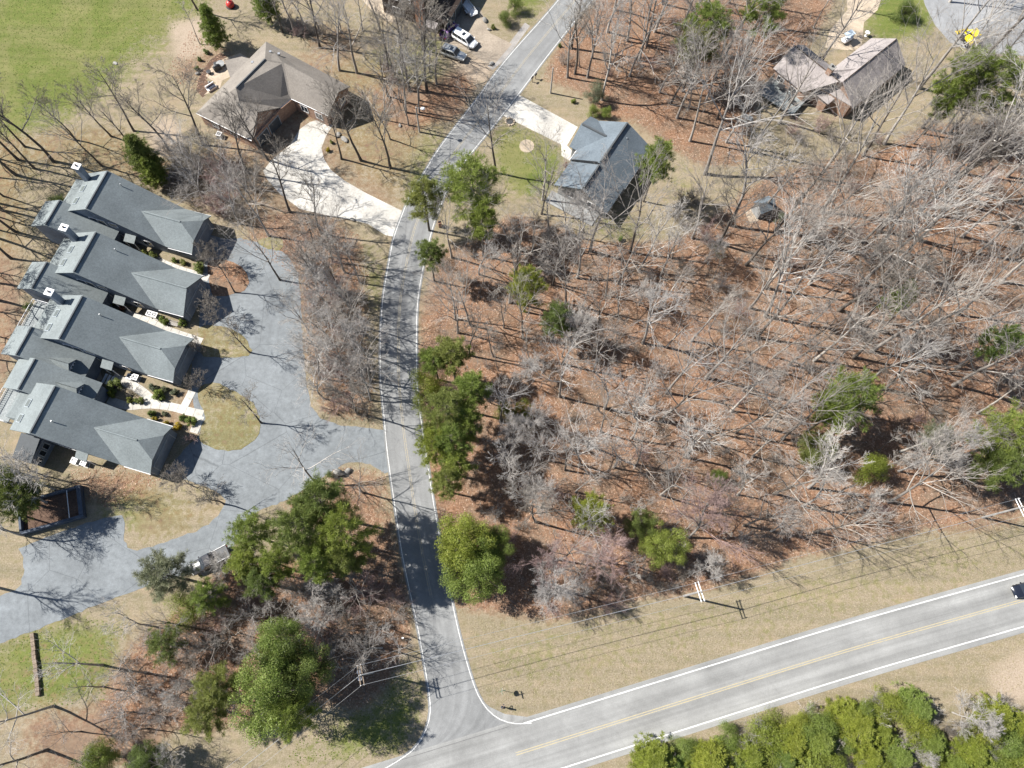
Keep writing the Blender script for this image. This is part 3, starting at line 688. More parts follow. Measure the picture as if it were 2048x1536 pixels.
    MB().slab([(-4.3, 1.8, 5.2), (-4.3, 6.6, 5.2), (-7.0, 5.6, 4.7), (-7.0, 2.8, 4.7)], 0.1).build('roof_panel', sg, bo)
    MB().slab([(-7.0, 2.8, 4.7), (-7.0, 5.6, 4.7), (-7.9, 6.7, 3.9), (-7.9, 1.7, 3.9)], 0.1).build('roof_panel', sg, bo)
    MB().slab([(-4.3, 6.6, 5.2), (-7.0, 5.6, 4.7), (-7.9, 6.7, 3.9), (-4.3, 7.2, 4.0)], 0.1).build('roof_panel', sg, bo)
    MB().slab([(-4.3, 1.8, 5.2), (-7.0, 2.8, 4.7), (-7.9, 1.7, 3.9), (-4.3, 1.2, 4.0)], 0.1).build('roof_panel', sg, bo)
    if 'deck' in extras:
        dk = MB().box((-9.4, 3.6, 2.5), (2.6, 5.0, 0.14)).build('deck', M['deck'], h)
        rl = MB()
        for a_, b_ in (((-10.7, 1.1), (-10.7, 6.1)), ((-10.7, 1.1), (-8.1, 1.1)), ((-10.7, 6.1), (-8.1, 6.1))):
            for zz in (2.75, 3.5): rl.tube([(a_[0], a_[1], zz), (b_[0], b_[1], zz)], 0.05, 4)
            n = 16
            for i in range(n+1):
                q = (a_[0]+(b_[0]-a_[0])*i/n, a_[1]+(b_[1]-a_[1])*i/n); rl.box((q[0], q[1], 3.05), (0.05, 0.05, 0.9))
        rl.build('railing', M['trim'], dk)
        for q in ((-10.5, 1.3), (-10.5, 5.9), (-8.3, 1.3)): MB().box((q[0], q[1], 1.22), (0.14, 0.14, 2.44)).build('post', M['trim'], dk)
    # recessed link wing towards the next house
    if link_w:
        a_, b_ = link_w; ZB, sB = 7.0, -5.9
        sEnd = extras.get('link_end', 2.5); zE2 = ZB-(sEnd-sB)*0.435
        lw = gable_walls(h, [(-9.2, 0), (-9.2, 4.85), (sB, ZB-0.25), (sEnd-0.4, zE2-0.05), (sEnd-0.4, 0)], a_+0.3, b_-0.3, sd, 's', 'link_wing')
        MB().slab([(sB, a_, ZB), (sB, b_, ZB), (-9.6, b_, 5.0), (-9.6, a_, 5.0)], 0.15).build('roof_panel', sg, lw)
        MB().slab([(sB, a_, ZB), (sEnd, a_, zE2), (sEnd, b_, zE2), (sB, b_, ZB)], 0.15).build('roof_panel', sg, lw)
        ridge(lw, (sB+0.04, a_+0.1, ZB), (sB+0.04, b_-0.1, ZB), M['trim_dark'])
        ringmesh(lw, (-6.2, a_+0.3, 5.7), (1, 0, 0), (0, -1, 0), 0.42, 0.06)
        if dormer is not None:
            td = dormer; zr = 5.55; s0 = sB+(ZB-zr)/0.435; s1 = 0.75; w = 1.15; zs = 4.55
            dm = gable_walls(h, [(td-0.95, 3.2), (td-0.95, zs-0.05), (td, zr-0.2), (td+0.95, zs-0.05), (td+0.95, 3.2)], s0+0.8, s1-0.15, M['siding'], 't', 'dormer')
            se = sB+(ZB-zs)/0.435
            MB().slab([(s0, td, zr), (s1, td, zr), (s1, td+w, zs-0.15), (se, td+w, zs-0.15)], 0.1).build('roof_panel', sg, dm)
            MB().slab([(s0, td, zr), (se, td-w, zs-0.15), (s1, td-w, zs-0.15), (s1, td, zr)], 0.1).build('roof_panel', sg, dm)
            for q in (-0.5, 0, 0.5): window(dm, (s1-0.15, td+q, 4.1), (0, 1, 0), (1, 0, 0), 0.5, 0.8, 0, M['trim'])
    return h
row_house((-61.75, 62.1), 'hip', 'grey row house at the top of the terrace, partly shaded garage roof', (-3.6, 1.1), 1.1, None, {'chimney': 1, 'vent': (2.35, 5.85)})
row_house((-61.45, 51.35), 'gable', 'second grey row house from the top, round vent in its garage gable', (-3.6, 1.1), 1.1, None, {'chimney': 1, 'vent': (3.1, 5.7)})
row_house((-61.35, 40.8), 'hip', 'third grey row house from the top, above the shrub garden', (-3.6, 1.1), 1.1, -2.3, {'chimney': 1, 'deck': 1, 'vent': (2.9, 5.4)})
u4 = row_house((-62.35, 27.05), 'hip', 'lowest grey row house of the terrace, beside two air conditioners', (5.35, 10.3), 1.1, 8.1, {'deck': 1, 'vent': (1.65, 2.4)})
dr = MB().box((-3.2, -1.7, 2.3), (2.6, 3.2, 0.14)).build('side_deck', M['deck'], u4)
MB().box((-3.15, -1.5, 1.55), (2.7, 3.4, 3.1)).build('sunroom_wall', M['siding'], dr)
for i in range(3): window(dr, (-1.8, -0.45-1.05*i, 1.7), (0, 1, 0), (1, 0, 0), 0.85, 1.6, 0, M['trim_grey'])
MB().slab([(-4.6, 0.2, 3.9), (-1.7, 0.2, 3.9), (-1.7, -3.4, 3.1), (-4.6, -3.4, 3.1)], 0.12).build('roof_panel', M['trim_dark'], dr)  # dark tone paints in the shade over this lower roof
for q in ((-4.3, -3.2), (-1.9, -3.2)): MB().box((q[0], q[1], 1.5), (0.14, 0.14, 3.0)).build('post', M['trim_grey'], dr)

def world_house(name, base, label, group=None):
    return thing(name, (base[0], base[1], 0), label, 'house', group)
class WH:
    """house laid out from surveyed roof corners"""
    def __init__(s, name, base, label): s.h = world_house(name, base, label); s.b = np.array([base[0], base[1], 0.0])
    def p(s, x, y, z): return tuple(P(x, y, z)-s.b)
    def w(s, q): return tuple(np.array(q, float)-s.b)
    def roof(s, pts, mat, th=0.16): return roofp(s.h, pts, mat, th)
# --- tan roofed brick house
b0 = P(530, 200)[:2]
h1 = WH('brick_house', b0, 'large brick house with tan hip roof beside the white driveway')
a = h1.p(532, 83, 3); b = h1.p(392, 226, 3); r1 = h1.p(530, 118, 7.0); r2 = h1.p(472, 176, 7.0); r3 = h1.p(567, 125, 6.6)
r4 = h1.p(677, 184, 5.6); c = h1.p(700, 173, 3); d = h1.p(656, 231, 3); e = h1.p(582, 197, 3); f = h1.p(560, 215, 3)
l1 = h1.p(478, 202, 6.0); l2 = h1.p(515, 224, 5.6); g = h1.p(503, 281, 3)
tn = M['sh_tan']
for q in ([a, b, r2, r1], [r1, r3, e, f, l1, r2], [a, r1, r3, r4, c], [r3, e, d, r4], [b, g, l2, l1, r2], [l1, f, l2]): h1.roof(q, tn)
for q in ((a, b), (a, c), (b, g), (e, d), (f, e)): fascia(h1.h, (q[0][0], q[0][1], q[0][2]-0.1), (q[1][0], q[1][1], q[1][2]-0.1), M['trim'], 0.06)
ridge(h1.h, r1, r2, M['trim_dark'], 0.3, 0.1)
cen = np.mean([a, b, c, d, e, f, g], axis=0)
def inset(q, k=0.45):
    v = np.array(q[:2])-cen[:2]; n = np.linalg.norm(v); return tuple(np.array(q[:2])-v/n*k)
out = [inset(q) for q in (a, b, g)]+[inset(f, -0.3), inset(e, -0.3)]+[inset(d), inset(c)]
MB().prism(out, 0, 2.86).build('wall', M['brick'], h1.h)
def tri_wall(hh, p0, p1, top, mat, name='gable', inset_=0.35, th=0.2):
    p0, p1, top = map(Vector, (p0, p1, top)); n = (p1-p0).cross(Vector((0, 0, 1))).normalized()
    mid = (p0+p1)/2
    ctr = Vector((cen[0], cen[1], 0)) if hh is h1.h else Vector((0, 0, 0))
    if n.dot(mid-ctr) < 0: n = -n
    dz = Vector((0, 0, -0.2))
    return MB().slab([p0-n*inset_+dz, p1-n*inset_+dz, top-n*inset_+dz], th, n).build(name, mat, hh)
gw = tri_wall(h1.h, c, d, r4, M['brick']); gw2 = tri_wall(h1.h, f, g, l2, M['brick'])
fv = Vector(f); gv = Vector(g); ug = (gv-fv).normalized(); ng = ug.cross(Vector((0, 0, 1)));
if ng.dot(fv-Vector((cen[0], cen[1], 0))) < 0: ng = -ng
mid_ = fv+(gv-fv)*0.3
of, og = Vector((*out[3], 0)), Vector((*out[2], 0)); ug = (og-of).normalized(); ng = Vector((ug.y, -ug.x, 0)); ng = ng if ng.x > 0 else -ng
for q in (0.3, 0.72): garage_door(h1.h, of+(og-of)*q+Vector((0, 0, 0.05)), ug, ng, 2.5, 2.2, M['trim_dark'])
oe, od = Vector((*out[4], 0)), Vector((*out[5], 0)); ue = (od-oe).normalized(); ne = Vector((ue.y, -ue.x, 0))
for q in (0.3, 0.75): window(h1.h, oe+(od-oe)*q+Vector((0, 0, 1.6)), ue, ne, 1.5, 1.5)
ob, og2 = Vector((*out[1], 0)), Vector((*out[2], 0)); ub = (og2-ob).normalized(); nb = Vector((ub.y, -ub.x, 0))
for q in (0.25, 0.6): window(h1.h, ob+(og2-ob)*q+Vector((0, 0, 1.6)), ub, nb, 1.4, 1.4)
oc, od2 = Vector((*out[6], 0)), Vector((*out[5], 0)); uc = (od2-oc).normalized(); nc = Vector((-uc.y, uc.x, 0)); nc = nc if nc.x > 0 else -nc
for q in (0.3, 0.7): window(h1.h, oc+(od2-oc)*q+Vector((0, 0, 1.5)), uc, nc, 1.3, 1.4)
s1, s2, s3, s4 = h1.p(449, 121, 2.6), h1.p(483, 113, 2.6), h1.p(502, 118, 3.1), h1.p(462, 160, 3.1)
pr = h1.roof([s1, s2, s3, s4], tn, 0.12); pr.name = 'patio_roof'
for q in (s1, s2): MB().box((q[0]*0.97, q[1]*0.97, 1.25), (0.2, 0.2, 2.5)).build('post', M['trim'], pr)
for q in ((558, 108), (541, 104), (505, 125)):
    w_ = P(q[0], q[1], 5.0)-h1.b; MB().box((w_[0], w_[1], 5.0), (0.4, 0.4, 0.35)).build('roof_vent', M['metal'], h1.h)

# --- blue grey gabled house in the middle
rb = np.array([16.7, 73.9]); uu = np.array([4.9, 8.0])/math.hypot(4.9, 8.0); vv = np.array([uu[1], -uu[0]])
h2 = thing('gabled_house', (rb[0], rb[1], 0), 'house with blue grey gable roofs at the end of a straight white driveway', 'house', None, math.atan2(vv[1], vv[0]))
# local x = east across the ridge (vv), local y = along the ridge (uu)
sb = M['sh_blue']
def Lc(px, py, z):
    q = P(px, py, z)[:2]-rb; return (float(q@vv), float(q@uu), z)
HW = 5.25; ZT, ZT2 = 6.05, 5.6
LN = 9.5; LS = -5.6
gable_walls(h2, [(-HW+0.45, 0), (-HW+0.45, 2.9), (0, ZT-0.3), (HW-0.45, 2.9), (HW-0.45, 0)], 0.1, LN-0.4, M['siding_pale'])
gable_walls(h2, [(-HW+0.75, 0), (-HW+0.75, 2.75), (0, ZT2-0.3), (HW-0.75, 2.75), (HW-0.75, 0)], LS+0.7, 0.1, M['siding_pale'])
roofp(h2, [(0, 0, ZT), (0, LN, ZT), (-HW, LN, 3), (-HW, 0, 3)], sb)
roofp(h2, [(0, 0, ZT), (HW, 0, 3), (HW, LN, 3), (0, LN, ZT)], sb)
roofp(h2, [(0, 0.3, ZT2), (-HW+0.2, 0.3, 2.85), (-HW+0.2, LS, 2.85), (0, LS, ZT2)], sb)
roofp(h2, [(0, 0.3, ZT2), (0, LS, ZT2), (HW-0.2, LS-0.4, 2.85), (HW-0.2, 0.3, 2.85)], sb)
MB().box((-2.6, -0.07, 4.55), (5.3, 0.05, 0.5), 0, 0, math.radians(-30)).build('step_flashing', M['dark_metal'], h2)
ridge(h2, (0.06, 0.2, ZT), (0.06, LN-0.3, ZT), M['trim_dark'], 0.42, 0.22)
ridge(h2, (0.06, LS+0.3, ZT2), (0.06, -0.2, ZT2), M['trim_dark'], 0.42, 0.22)
gy_ = Lc(1185, 259, 4.9)[1]; gx0 = Lc(1163, 247, 4.9)[0]; gh = 3.7; zgr = 4.95
sap = -(ZT-zgr)/(ZT-3)*HW
roofp(h2, [(gx0, gy_, zgr), (sap, gy_, zgr), (-HW, gy_+gh, 3), (gx0, gy_+gh, 3)], sb)
roofp(h2, [(gx0, gy_, zgr), (gx0, gy_-gh, 3), (-HW, gy_-gh, 3), (sap, gy_, zgr)], sb)
gable_walls(h2, [(gy_-gh+0.4, 0), (gy_-gh+0.4, 2.85), (gy_, zgr-0.25), (gy_+gh-0.4, 2.85), (gy_+gh-0.4, 0)], gx0+0.4, -HW+0.6, M['siding_pale'], 't', 'garage_wall')
ridge(h2, (gx0+0.2, gy_, zgr), (sap, gy_, zgr), M['trim_dark'], 0.4, 0.18)  # dark strip stands in for the shadow along the garage ridge
garage_door(h2, (gx0+0.4, gy_, 0.05), (0, 1, 0), (-1, 0, 0), 4.8, 2.2, M['trim'])
window(h2, (-2.2, LS+0.7, 1.6), (1, 0, 0), (0, -1, 0), 1.6, 1.4); window(h2, (1.8, LS+0.7, 1.6), (1, 0, 0), (0, -1, 0), 1.6, 1.4); window(h2, (0, LS+0.7, 3.9), (1, 0, 0), (0, -1, 0), 1.0, 0.9, 0)
for y_ in (1.8, 5.0, 8.0): window(h2, (HW-0.45, y_, 1.6), (0, 1, 0), (1, 0, 0), 1.4, 1.4)
for y_ in (-1.5, -3.6): window(h2, (-HW+0.75, y_, 1.6), (0, 1, 0), (-1, 0, 0), 1.3, 1.4)
window(h2, (-HW+0.45, 1.6, 1.5), (0, 1, 0), (-1, 0, 0), 1.0, 2.0, 0)
MB().box((-HW+0.2, 2.3, 1.5), (0.14, 0.14, 3.0)).build('porch_post', M['trim'], h2)
q = Lc(1253, 279, 5.0); MB().cyl((q[0], q[1], 3.9), 0.12, 1.5, 10).build('vent_pipe', M['metal'], h2)
q = Lc(1255, 270, 5.0); MB().cyl((q[0], q[1], 4.2), 0.1, 0.7, 10).build('vent_pipe', M['metal'], h2)
fascia(h2, (-HW-0.03, 0, 2.9), (-HW-0.03, gy_-gh, 2.9), M['trim'], 0.06); fascia(h2, (HW+0.03, 0, 2.9), (HW+0.03, LN, 2.9), M['trim'], 0.06)
pt = MB().box((-1.0, LS-0.6, 0.1), (9.0, 2.4, 0.2)).build('wall_standin', M['siding_pale'], h2)  # flat slab in siding colour, stands in for the lower gable wall

# --- pinkish roofed house upper right
rt = P(1794, 77, 6)[:2]; rbb = P(1724, 133, 6)[:2]; du = (rt-rbb)/np.linalg.norm(rt-rbb); dv = np.array([du[1], -du[0]])
h3 = thing('gabled_house', (rbb[0], rbb[1], 0), 'house with pinkish brown roof among bare trees at the upper right', 'house', None, math.atan2(dv[1], dv[0]))
def Ln(px, py, z):
    q = P(px, py, z)[:2]-rbb; return (float(q@dv), float(q@du), z)
pk = M['sh_pink']; HN = 4.0; LT = float(np.linalg.norm(rt-rbb)); LB = (Ln(1644, 166, 3)[1]+Ln(1700, 213, 3)[1])/2
roofp(h3, [(0, LB, 6), (0, LT, 6), (-HN, LT, 3), (-HN, LB, 3)], pk); roofp(h3, [(0, LB, 6), (HN, LB, 3), (HN, LT, 3), (0, LT, 6)], pk)
gable_walls(h3, [(-HN+0.4, 0), (-HN+0.4, 2.9), (0, 5.7), (HN-0.4, 2.9), (HN-0.4, 0)], LB+0.4, LT-0.4, M['brick'])
w0 = Ln(1563, 130, 3); w1 = Ln(1592, 96, 3); xl = (w0[0]+w1[0])/2; yc = min(w0[1], w1[1])+ (abs(w1[1]-w0[1]))/2; hw2 = 4.2; zr3 = 5.6
sap3 = -(6-zr3)/3.0*HN
roofp(h3, [(xl, yc, zr3), (sap3, yc, zr3), (-HN, yc+hw2, 3), (xl, yc+hw2, 3)], pk); roofp(h3, [(xl, yc, zr3), (xl, yc-hw2, 3), (-HN, yc-hw2, 3), (sap3, yc, zr3)], pk)
gable_walls(h3, [(yc-hw2+0.4, 0), (yc-hw2+0.4, 2.85), (yc, zr3-0.3), (yc+hw2-0.4, 2.85), (yc+hw2-0.4, 0)], xl+0.4, -HN+0.5, M['brick'], 't')
ridge(h3, (0.03, LB+0.2, 6), (0.03, LT-0.2, 6), M['siding_brown'], 0.2, 0.07)
ridge(h3, (xl+0.2, yc, zr3), (sap3, yc, zr3), M['siding_brown'], 0.2, 0.07)
x1, x2 = Ln(1693, 231, 2.6), Ln(1660, 198, 2.6)
roofp(h3, [(-HN+1.0, LB+0.5, 3.0), (0.5, LB+0.5, 3.0), (0.5, LB-2.2, 2.5), (-HN+1.0, LB-2.2, 2.5)], pk, 0.12)
MB().box((-HN/2+0.7, LB-0.75, 1.2), (2.9, 2.4, 2.4)).build('porch', M['brick'], h3)
q1, q2, q3, q4 = Ln(1655, 142, 5.3), Ln(1722, 136, 5.7), Ln(1701, 212, 3.15), Ln(1641, 176, 3.15)
roofp(h3, [q1, q2, q3, q4], pk, 0.14)
MB().prism([(q[0]*0.97+0.03*q3[0], q[1]*0.97+0.03*q1[1]) for q in (q1, q2, q3, q4)], 0, 2.95).build('wall', M['brick'], h3)
chimney(h3, Ln(1655, 150, 5)[0], Ln(1655, 150, 5)[1], 3.5, 6.8, 0.9, 0.9, M['brick'], M['stone'])
for y_ in (LB+2, LB+5.5, LB+9.0): window(h3, (HN-0.4, y_, 1.6), (0, 1, 0), (1, 0, 0), 1.5, 1.3)
for x_ in (xl+2, xl+5): window(h3, (x_, yc-hw2+0.4, 1.6), (1, 0, 0), (0, -1, 0), 1.5, 1.3)
# raised deck of that house
dk = thing('garden_deck', tuple(P(1566, 196)), 'weathered grey deck below the pinkish roofed house', 'deck', None, math.atan2(-0.66, 0.75))
for i in range(22): MB().box((-3.6+i*0.335, 0, 0.95), (0.31, 6.2, 0.05)).build('plank', M['deck'], dk)
for q in ((-3.5, -2.9), (3.4, -2.9), (-3.5, 2.9), (3.4, 2.9)): MB().box((q[0], q[1], 0.46), (0.16, 0.16, 0.92)).build('post', M['wood'], dk)
rl = MB()
for (xa, ya), (xb, yb) in (((-3.75, -3.1), (3.6, -3.1)), ((-3.75, -3.1), (-3.75, 3.1))):
    for z_ in (1.2, 1.9): rl.tube([(xa, ya, z_), (xb, yb, z_)], 0.05, 4)
    for i in range(13): rl.box((xa+(xb-xa)*i/12, ya+(yb-ya)*i/12, 1.45), (0.05, 0.05, 0.9))
rl.build('railing', M['deck'], dk)
for (x_, y_, w_, d_, k) in ((-1.4, 0.3, 1.3, 1.1, 0), (0.6, 1.2, 1.2, 1.2, 1), (1.9, -0.8, 1.4, 0.8, 2)):
    lab = ['dark square table on the weathered grey deck, nearest its white corner', 'black grill on the weathered grey deck, beside the house wall', 'dark bench on the weathered grey deck, at its right end'][k]
    pos = Matrix.Rotation(math.atan2(-0.66, 0.75), 4, 'Z') @ Vector((x_, y_, 0)); base = P(1566, 196)
    t = thing(['table', 'grill', 'bench'][k], (base[0]+pos.x, base[1]+pos.y, 0.975), lab, ['table', 'grill', 'bench'][k], None, math.atan2(-0.66, 0.75))
    MB().box((0, 0, 0.72 if k < 2 else 0.42), (w_, d_, 0.08 if k != 1 else 0.4)).build('top', M['dark_metal'], t)
    for q in ((-1, -1), (1, -1), (-1, 1), (1, 1)): MB().box((q[0]*(w_/2-0.1), q[1]*(d_/2-0.1), 0.26 if k != 2 else 0.19), (0.07, 0.07, 0.52 if k != 2 else 0.38)).build('leg', M['dark_metal'], t)

# --- dark brown two storey house at the top edge
cN = P(890, 80)[:2]; uN = np.array([-9.4, 3.9])/math.hypot(9.4, 3.9); vN = np.array([3.9, 9.4])/math.hypot(9.4, 3.9)
h4 = thing('brown_house', (cN[0], cN[1], 0), 'dark brown two storey house at the top edge beside two parked cars', 'house', None, math.atan2(-uN[1], -uN[0]))
# local -x = along the south wall (to the left), +y = away
bs = M['siding_brown']
MB().box((-8.2, 6.9, 3.1), (9.6, 11.0, 6.2)).build('wall', bs, h4)
MB().box((-1.85, 6.0, 1.6), (3.5, 10.4, 3.2)).build('garage_wall', bs, h4)
roofp(h4, [(-8.2, 1.0, 9.0), (-8.2, 12.8, 9.0), (-13.5, 12.8, 6.1), (-13.5, 1.0, 6.1)], M['sh_brown']); roofp(h4, [(-8.2, 1.0, 9.0), (-3.0, 1.0, 6.1), (-3.0, 12.8, 6.1), (-8.2, 12.8, 9.0)], M['sh_brown'])
gable_walls(h4, [(-12.9, 6.2), (-8.2, 8.8), (-3.5, 6.2)], 1.5, 12.3, bs, 's', 'gable')
roofp(h4, [(-3.4, 0.4, 4.6), (-3.4, 11.6, 4.6), (0.3, 11.6, 3.1), (0.3, 0.4, 3.1)], M['sh_brown'])
ch = MB().box((-5.1, 0.9, 4.4), (1.5, 1.0, 8.8)).build('chimney', M['brick_orange'], h4)
MB().box((-5.1, 0.9, 8.9), (1.8, 1.3, 0.2)).build('chimney_cap', M['stone'], ch)
po = roofp(h4, [(-3.6, 0.5, 2.9), (-1.4, 0.5, 2.9), (-1.4, -0.8, 2.5), (-3.6, -0.8, 2.5)], M['sh_pink'], 0.12); po.name = 'porch_roof'
for q in (-3.4, -1.6): MB().box((q, -0.65, 1.2), (0.14, 0.14, 2.4)).build('post', M['wood'], po)
window(h4, (-10.6, 1.4, 4.6), (1, 0, 0), (0, -1, 0), 1.9, 1.5, 1); window(h4, (-7.6, 1.4, 4.5), (1, 0, 0), (0, -1, 0), 1.1, 0.8, 0)
window(h4, (-10.2, 1.4, 1.6), (1, 0, 0), (0, -1, 0), 1.5, 1.3, 1)
for y_ in (2.9, 6.4): garage_door(h4, (-0.1, y_, 0.05), (0, 1, 0), (1, 0, 0), 2.7, 2.2, M['trim_dark'])

# --- low dark walled enclosure at the left
ec = P(105, 1024); en = thing('walled_enclosure', tuple(ec), 'low slate blue walled enclosure in tree shade left of the drive', 'enclosure', None, math.radians(17))
for nm, c_, d_ in (('wall', (0.2, -2.0, 0.45), (8.6, 0.4, 0.9)), ('wall', (4.2, 0.25, 0.45), (0.6, 4.0, 0.9)), ('wall', (0.2, 2.4, 0.45), (8.6, 0.3, 0.9)), ('wall', (-4.0, 0.25, 0.45), (0.3, 4.0, 0.9))):
    MB().box(c_, d_).build(nm, M['wall_shaded'], en)
MB().box((0.1, 0.25, 0.12), (8.0, 4.1, 0.2)).build('floor', M['mulch'], en)
MB().box((2.6, 0.25, 0.85), (0.08, 4.1, 0.08)).build('rail', M['trim'], en)

# --- small shed in the woods
sc_ = P(1521, 424); sh = thing('garden_shed', tuple(sc_), 'small shed with dark grey roof between bare trees', 'shed', None, math.radians(25))
MB().box((0, 0, 1.1), (2.6, 2.0, 2.2)).build('wall', M['siding_pale'], sh)
MB().slab([(-1.5, 0, 3.0), (1.5, 0, 3.0), (1.5, 1.3, 2.1), (-1.5, 1.3, 2.1)], 0.08).build('roof_panel', M['sh_blue'], sh)
MB().slab([(-1.5, 0, 3.0), (-1.5, -1.3, 2.1), (1.5, -1.3, 2.1), (1.5, 0, 3.0)], 0.08).build('roof_panel', M['sh_blue'], sh)
MB().box((0, -1.02, 0.95), (0.9, 0.06, 1.8)).build('door', M['wood'], sh)
gable_walls(sh, [(-0.95, 2.2), (0, 2.88), (0.95, 2.2)], -1.28, 1.28, M['siding_pale'], 't', 'gable')
sheet('pad', G([(1490,425),(1512,412),(1526,436),(1500,448)]), 0.02, M['concrete_pink'])
# ------------------------------------------------------------------ vehicles
def sec(x, hw, z0, z1, r=0.12):
    return [(x, -hw+r, z0), (x, hw-r, z0), (x, hw, z0+r), (x, hw, z1-r), (x, hw-r*1.4, z1), (x, -hw+r*1.4, z1), (x, -hw, z1-r), (x, -hw, z0+r)]
def wheel(parent, x, y, r, w, side):
    t = MB().tube([(x, y-w/2, r), (x, y+w/2, r)], r, 18).build('wheel', M['tyre'], parent)
    MB().tube([(x, y+side*w*0.5, r), (x, y+side*(w*0.5+0.02), r)], r*0.62, 14).build('rim', M['metal'], t)
def vehicle(name, pos, ang, label, cat, paint, L=4.7, Wd=1.85, body=(0.35, 0.95), cab=None, roofz=1.7, extras=()):
    """x forward; cab = (rear bottom, rear top, front top, front bottom) along x"""
    v = thing(name, (pos[0], pos[1], pos[2] if len(pos) > 2 else 0), label, cat, None, ang)
    hw = Wd/2; z0, z1 = body; n = L/2
    m = MB().loft([sec(-n, hw*0.78, z0+0.12, z1-0.12), sec(-n+0.12, hw*0.93, z0, z1), sec(-n+0.6, hw, z0-0.05, z1+0.02), sec(0, hw, z0-0.08, z1+0.03), sec(n*0.35, hw, z0-0.05, z1+0.0), sec(n-0.55, hw*0.97, z0, z1-0.07), sec(n-0.15, hw*0.85, z0+0.05, z1-0.2), sec(n, hw*0.62, z0+0.15, z1-0.3)])
    b = m.build('body', paint, v, True)
    rb_, rt_, ft, fb = cab; zt = roofz; iw = hw*0.80; bw = hw*0.95
    c = MB(); k = 0.06
    c.loft([[(rb_, -bw, z1-0.05), (rb_, bw, z1-0.05), (fb, bw, z1-0.05), (fb, -bw, z1-0.05)],
            [(rt_, -iw, zt-k), (rt_, iw, zt-k), (ft, iw, zt-k), (ft, -iw, zt-k)],
            [(rt_+0.12, -iw+0.12, zt), (rt_+0.12, iw-0.12, zt), (ft-0.12, iw-0.12, zt), (ft-0.12, -iw+0.12, zt)]])
    c.build('cabin', paint, v)
    def pane(nm, q, nrm): MB().slab(q, 0.03, nrm).build(nm, M['glass'], v)
    lerp = lambda a_, b_, t_: tuple(a_[i]+(b_[i]-a_[i])*t_ for i in range(3))
    B = lambda x, s_: (x, s_*bw, z1-0.05); T = lambda x, s_: (x, s_*iw, zt-k)
    def quad(p0, p1, p2, p3, a0, a1, b0, b1, off):
        f_ = lambda u_, w_: lerp(lerp(p0, p1, u_), lerp(p3, p2, u_), w_)
        return [tuple(np.array(f_(u_, w_))+off) for u_, w_ in ((a0, b0), (a1, b0), (a1, b1), (a0, b1))]
    pane('windscreen', quad(B(fb, -1), B(fb, 1), T(ft, 1), T(ft, -1), 0.06, 0.94, 0.12, 0.92, np.array([0.03, 0, 0.02])), (1, 0, 0.5))
    pane('rear_window', quad(B(rb_, -1), B(rb_, 1), T(rt_, 1), T(rt_, -1), 0.08, 0.92, 0.2, 0.9, np.array([-0.03, 0, 0.02])), (-1, 0, 0.5))
    for s_ in (-1, 1):
        for a0, a1 in ((0.05, 0.34), (0.37, 0.63), (0.66, 0.95)):
            pane('side_window', quad(B(rb_, s_), B(fb, s_), T(ft, s_), T(rt_, s_), a0, a1, 0.18, 0.9, np.array([0, s_*0.03, 0.01])), (0, s_, 0.3))
        MB().box((fb-0.25, s_*(hw+0.09), z1+0.08), (0.16, 0.2, 0.14)).build('mirror', paint, v)
        MB().box((n-0.12, s_*hw*0.62, z1-0.26), (0.16, 0.36, 0.14)).build('headlight', M['lamp_glass'], v)
        MB().box((-n+0.04, s_*hw*0.72, z1-0.2), (0.1, 0.22, 0.3)).build('tail_light', M['tail'], v)
        for x_ in (-n+0.85, n-0.9): wheel(v, x_, s_*(hw-0.09), 0.34, 0.22, s_)
    if 'sunroof' in extras: MB().box(((rt_+ft)/2+0.55, 0, zt+0.012), (0.55, 0.75, 0.03)).build('sunroof', M['glass'], v)
    if 'rack' in extras:
        for s_ in (-1, 1): MB().tube([(rt_+0.2, s_*(iw-0.15), zt+0.06), (ft-0.25, s_*(iw-0.15), zt+0.06)], 0.03, 5).build('roof_rail', M['metal'], v)
        for x_ in (rt_+0.5, (rt_+ft)/2): MB().box((x_, 0, zt+0.07), (0.07, 2*iw-0.3, 0.04)).build('crossbar', M['metal'], v)
    return v
def heading(p0, p1):
    a_, b_ = P(*p0), P(*p1); return math.atan2(b_[1]-a_[1], b_[0]-a_[0])
ang = heading((910, 72), (952, 98))
vehicle('minivan', tuple(P(930, 84)), ang, 'white minivan parked on the tan driveway', 'van', M['car_white'], 5.0, 1.95, (0.35, 1.0), (-2.4, -2.2, 0.75, 1.65), 1.78, ('sunroof',))
vehicle('suv', tuple(P(908, 113)), heading((890, 105), (930, 120)), 'silver suv with roof rack parked on the grass beside the white minivan', 'car', M['car_silver'], 4.7, 1.85, (0.42, 1.05), (-2.25, -2.1, 0.3, 0.95), 1.85, ('sunroof', 'rack'))
vehicle('car', tuple(P(899, 66)), heading((890, 75), (915, 50)), 'purple car in the shade of the brown house garage', 'car', M['car_purple'], 4.3, 1.75, (0.3, 0.9), (-1.9, -1.2, 0.3, 1.1), 1.42)
hd = hw[int(np.argmin(np.hypot(*(hw-P(2048, 1180)[:2]).T)))]; ih = int(np.argmin(np.hypot(*(hw-P(2048, 1180)[:2]).T)))
hdir = hw[ih-1]-hw[ih]; cp = P(2050, 1178)
vehicle('sedan', (cp[0], cp[1], 0.034), math.atan2(hdir[1], hdir[0]), 'black car driving on the highway at the right edge', 'car', M['car_black'], 4.6, 1.85, (0.28, 0.86), (-1.95, -1.2, 0.35, 1.15), 1.42)
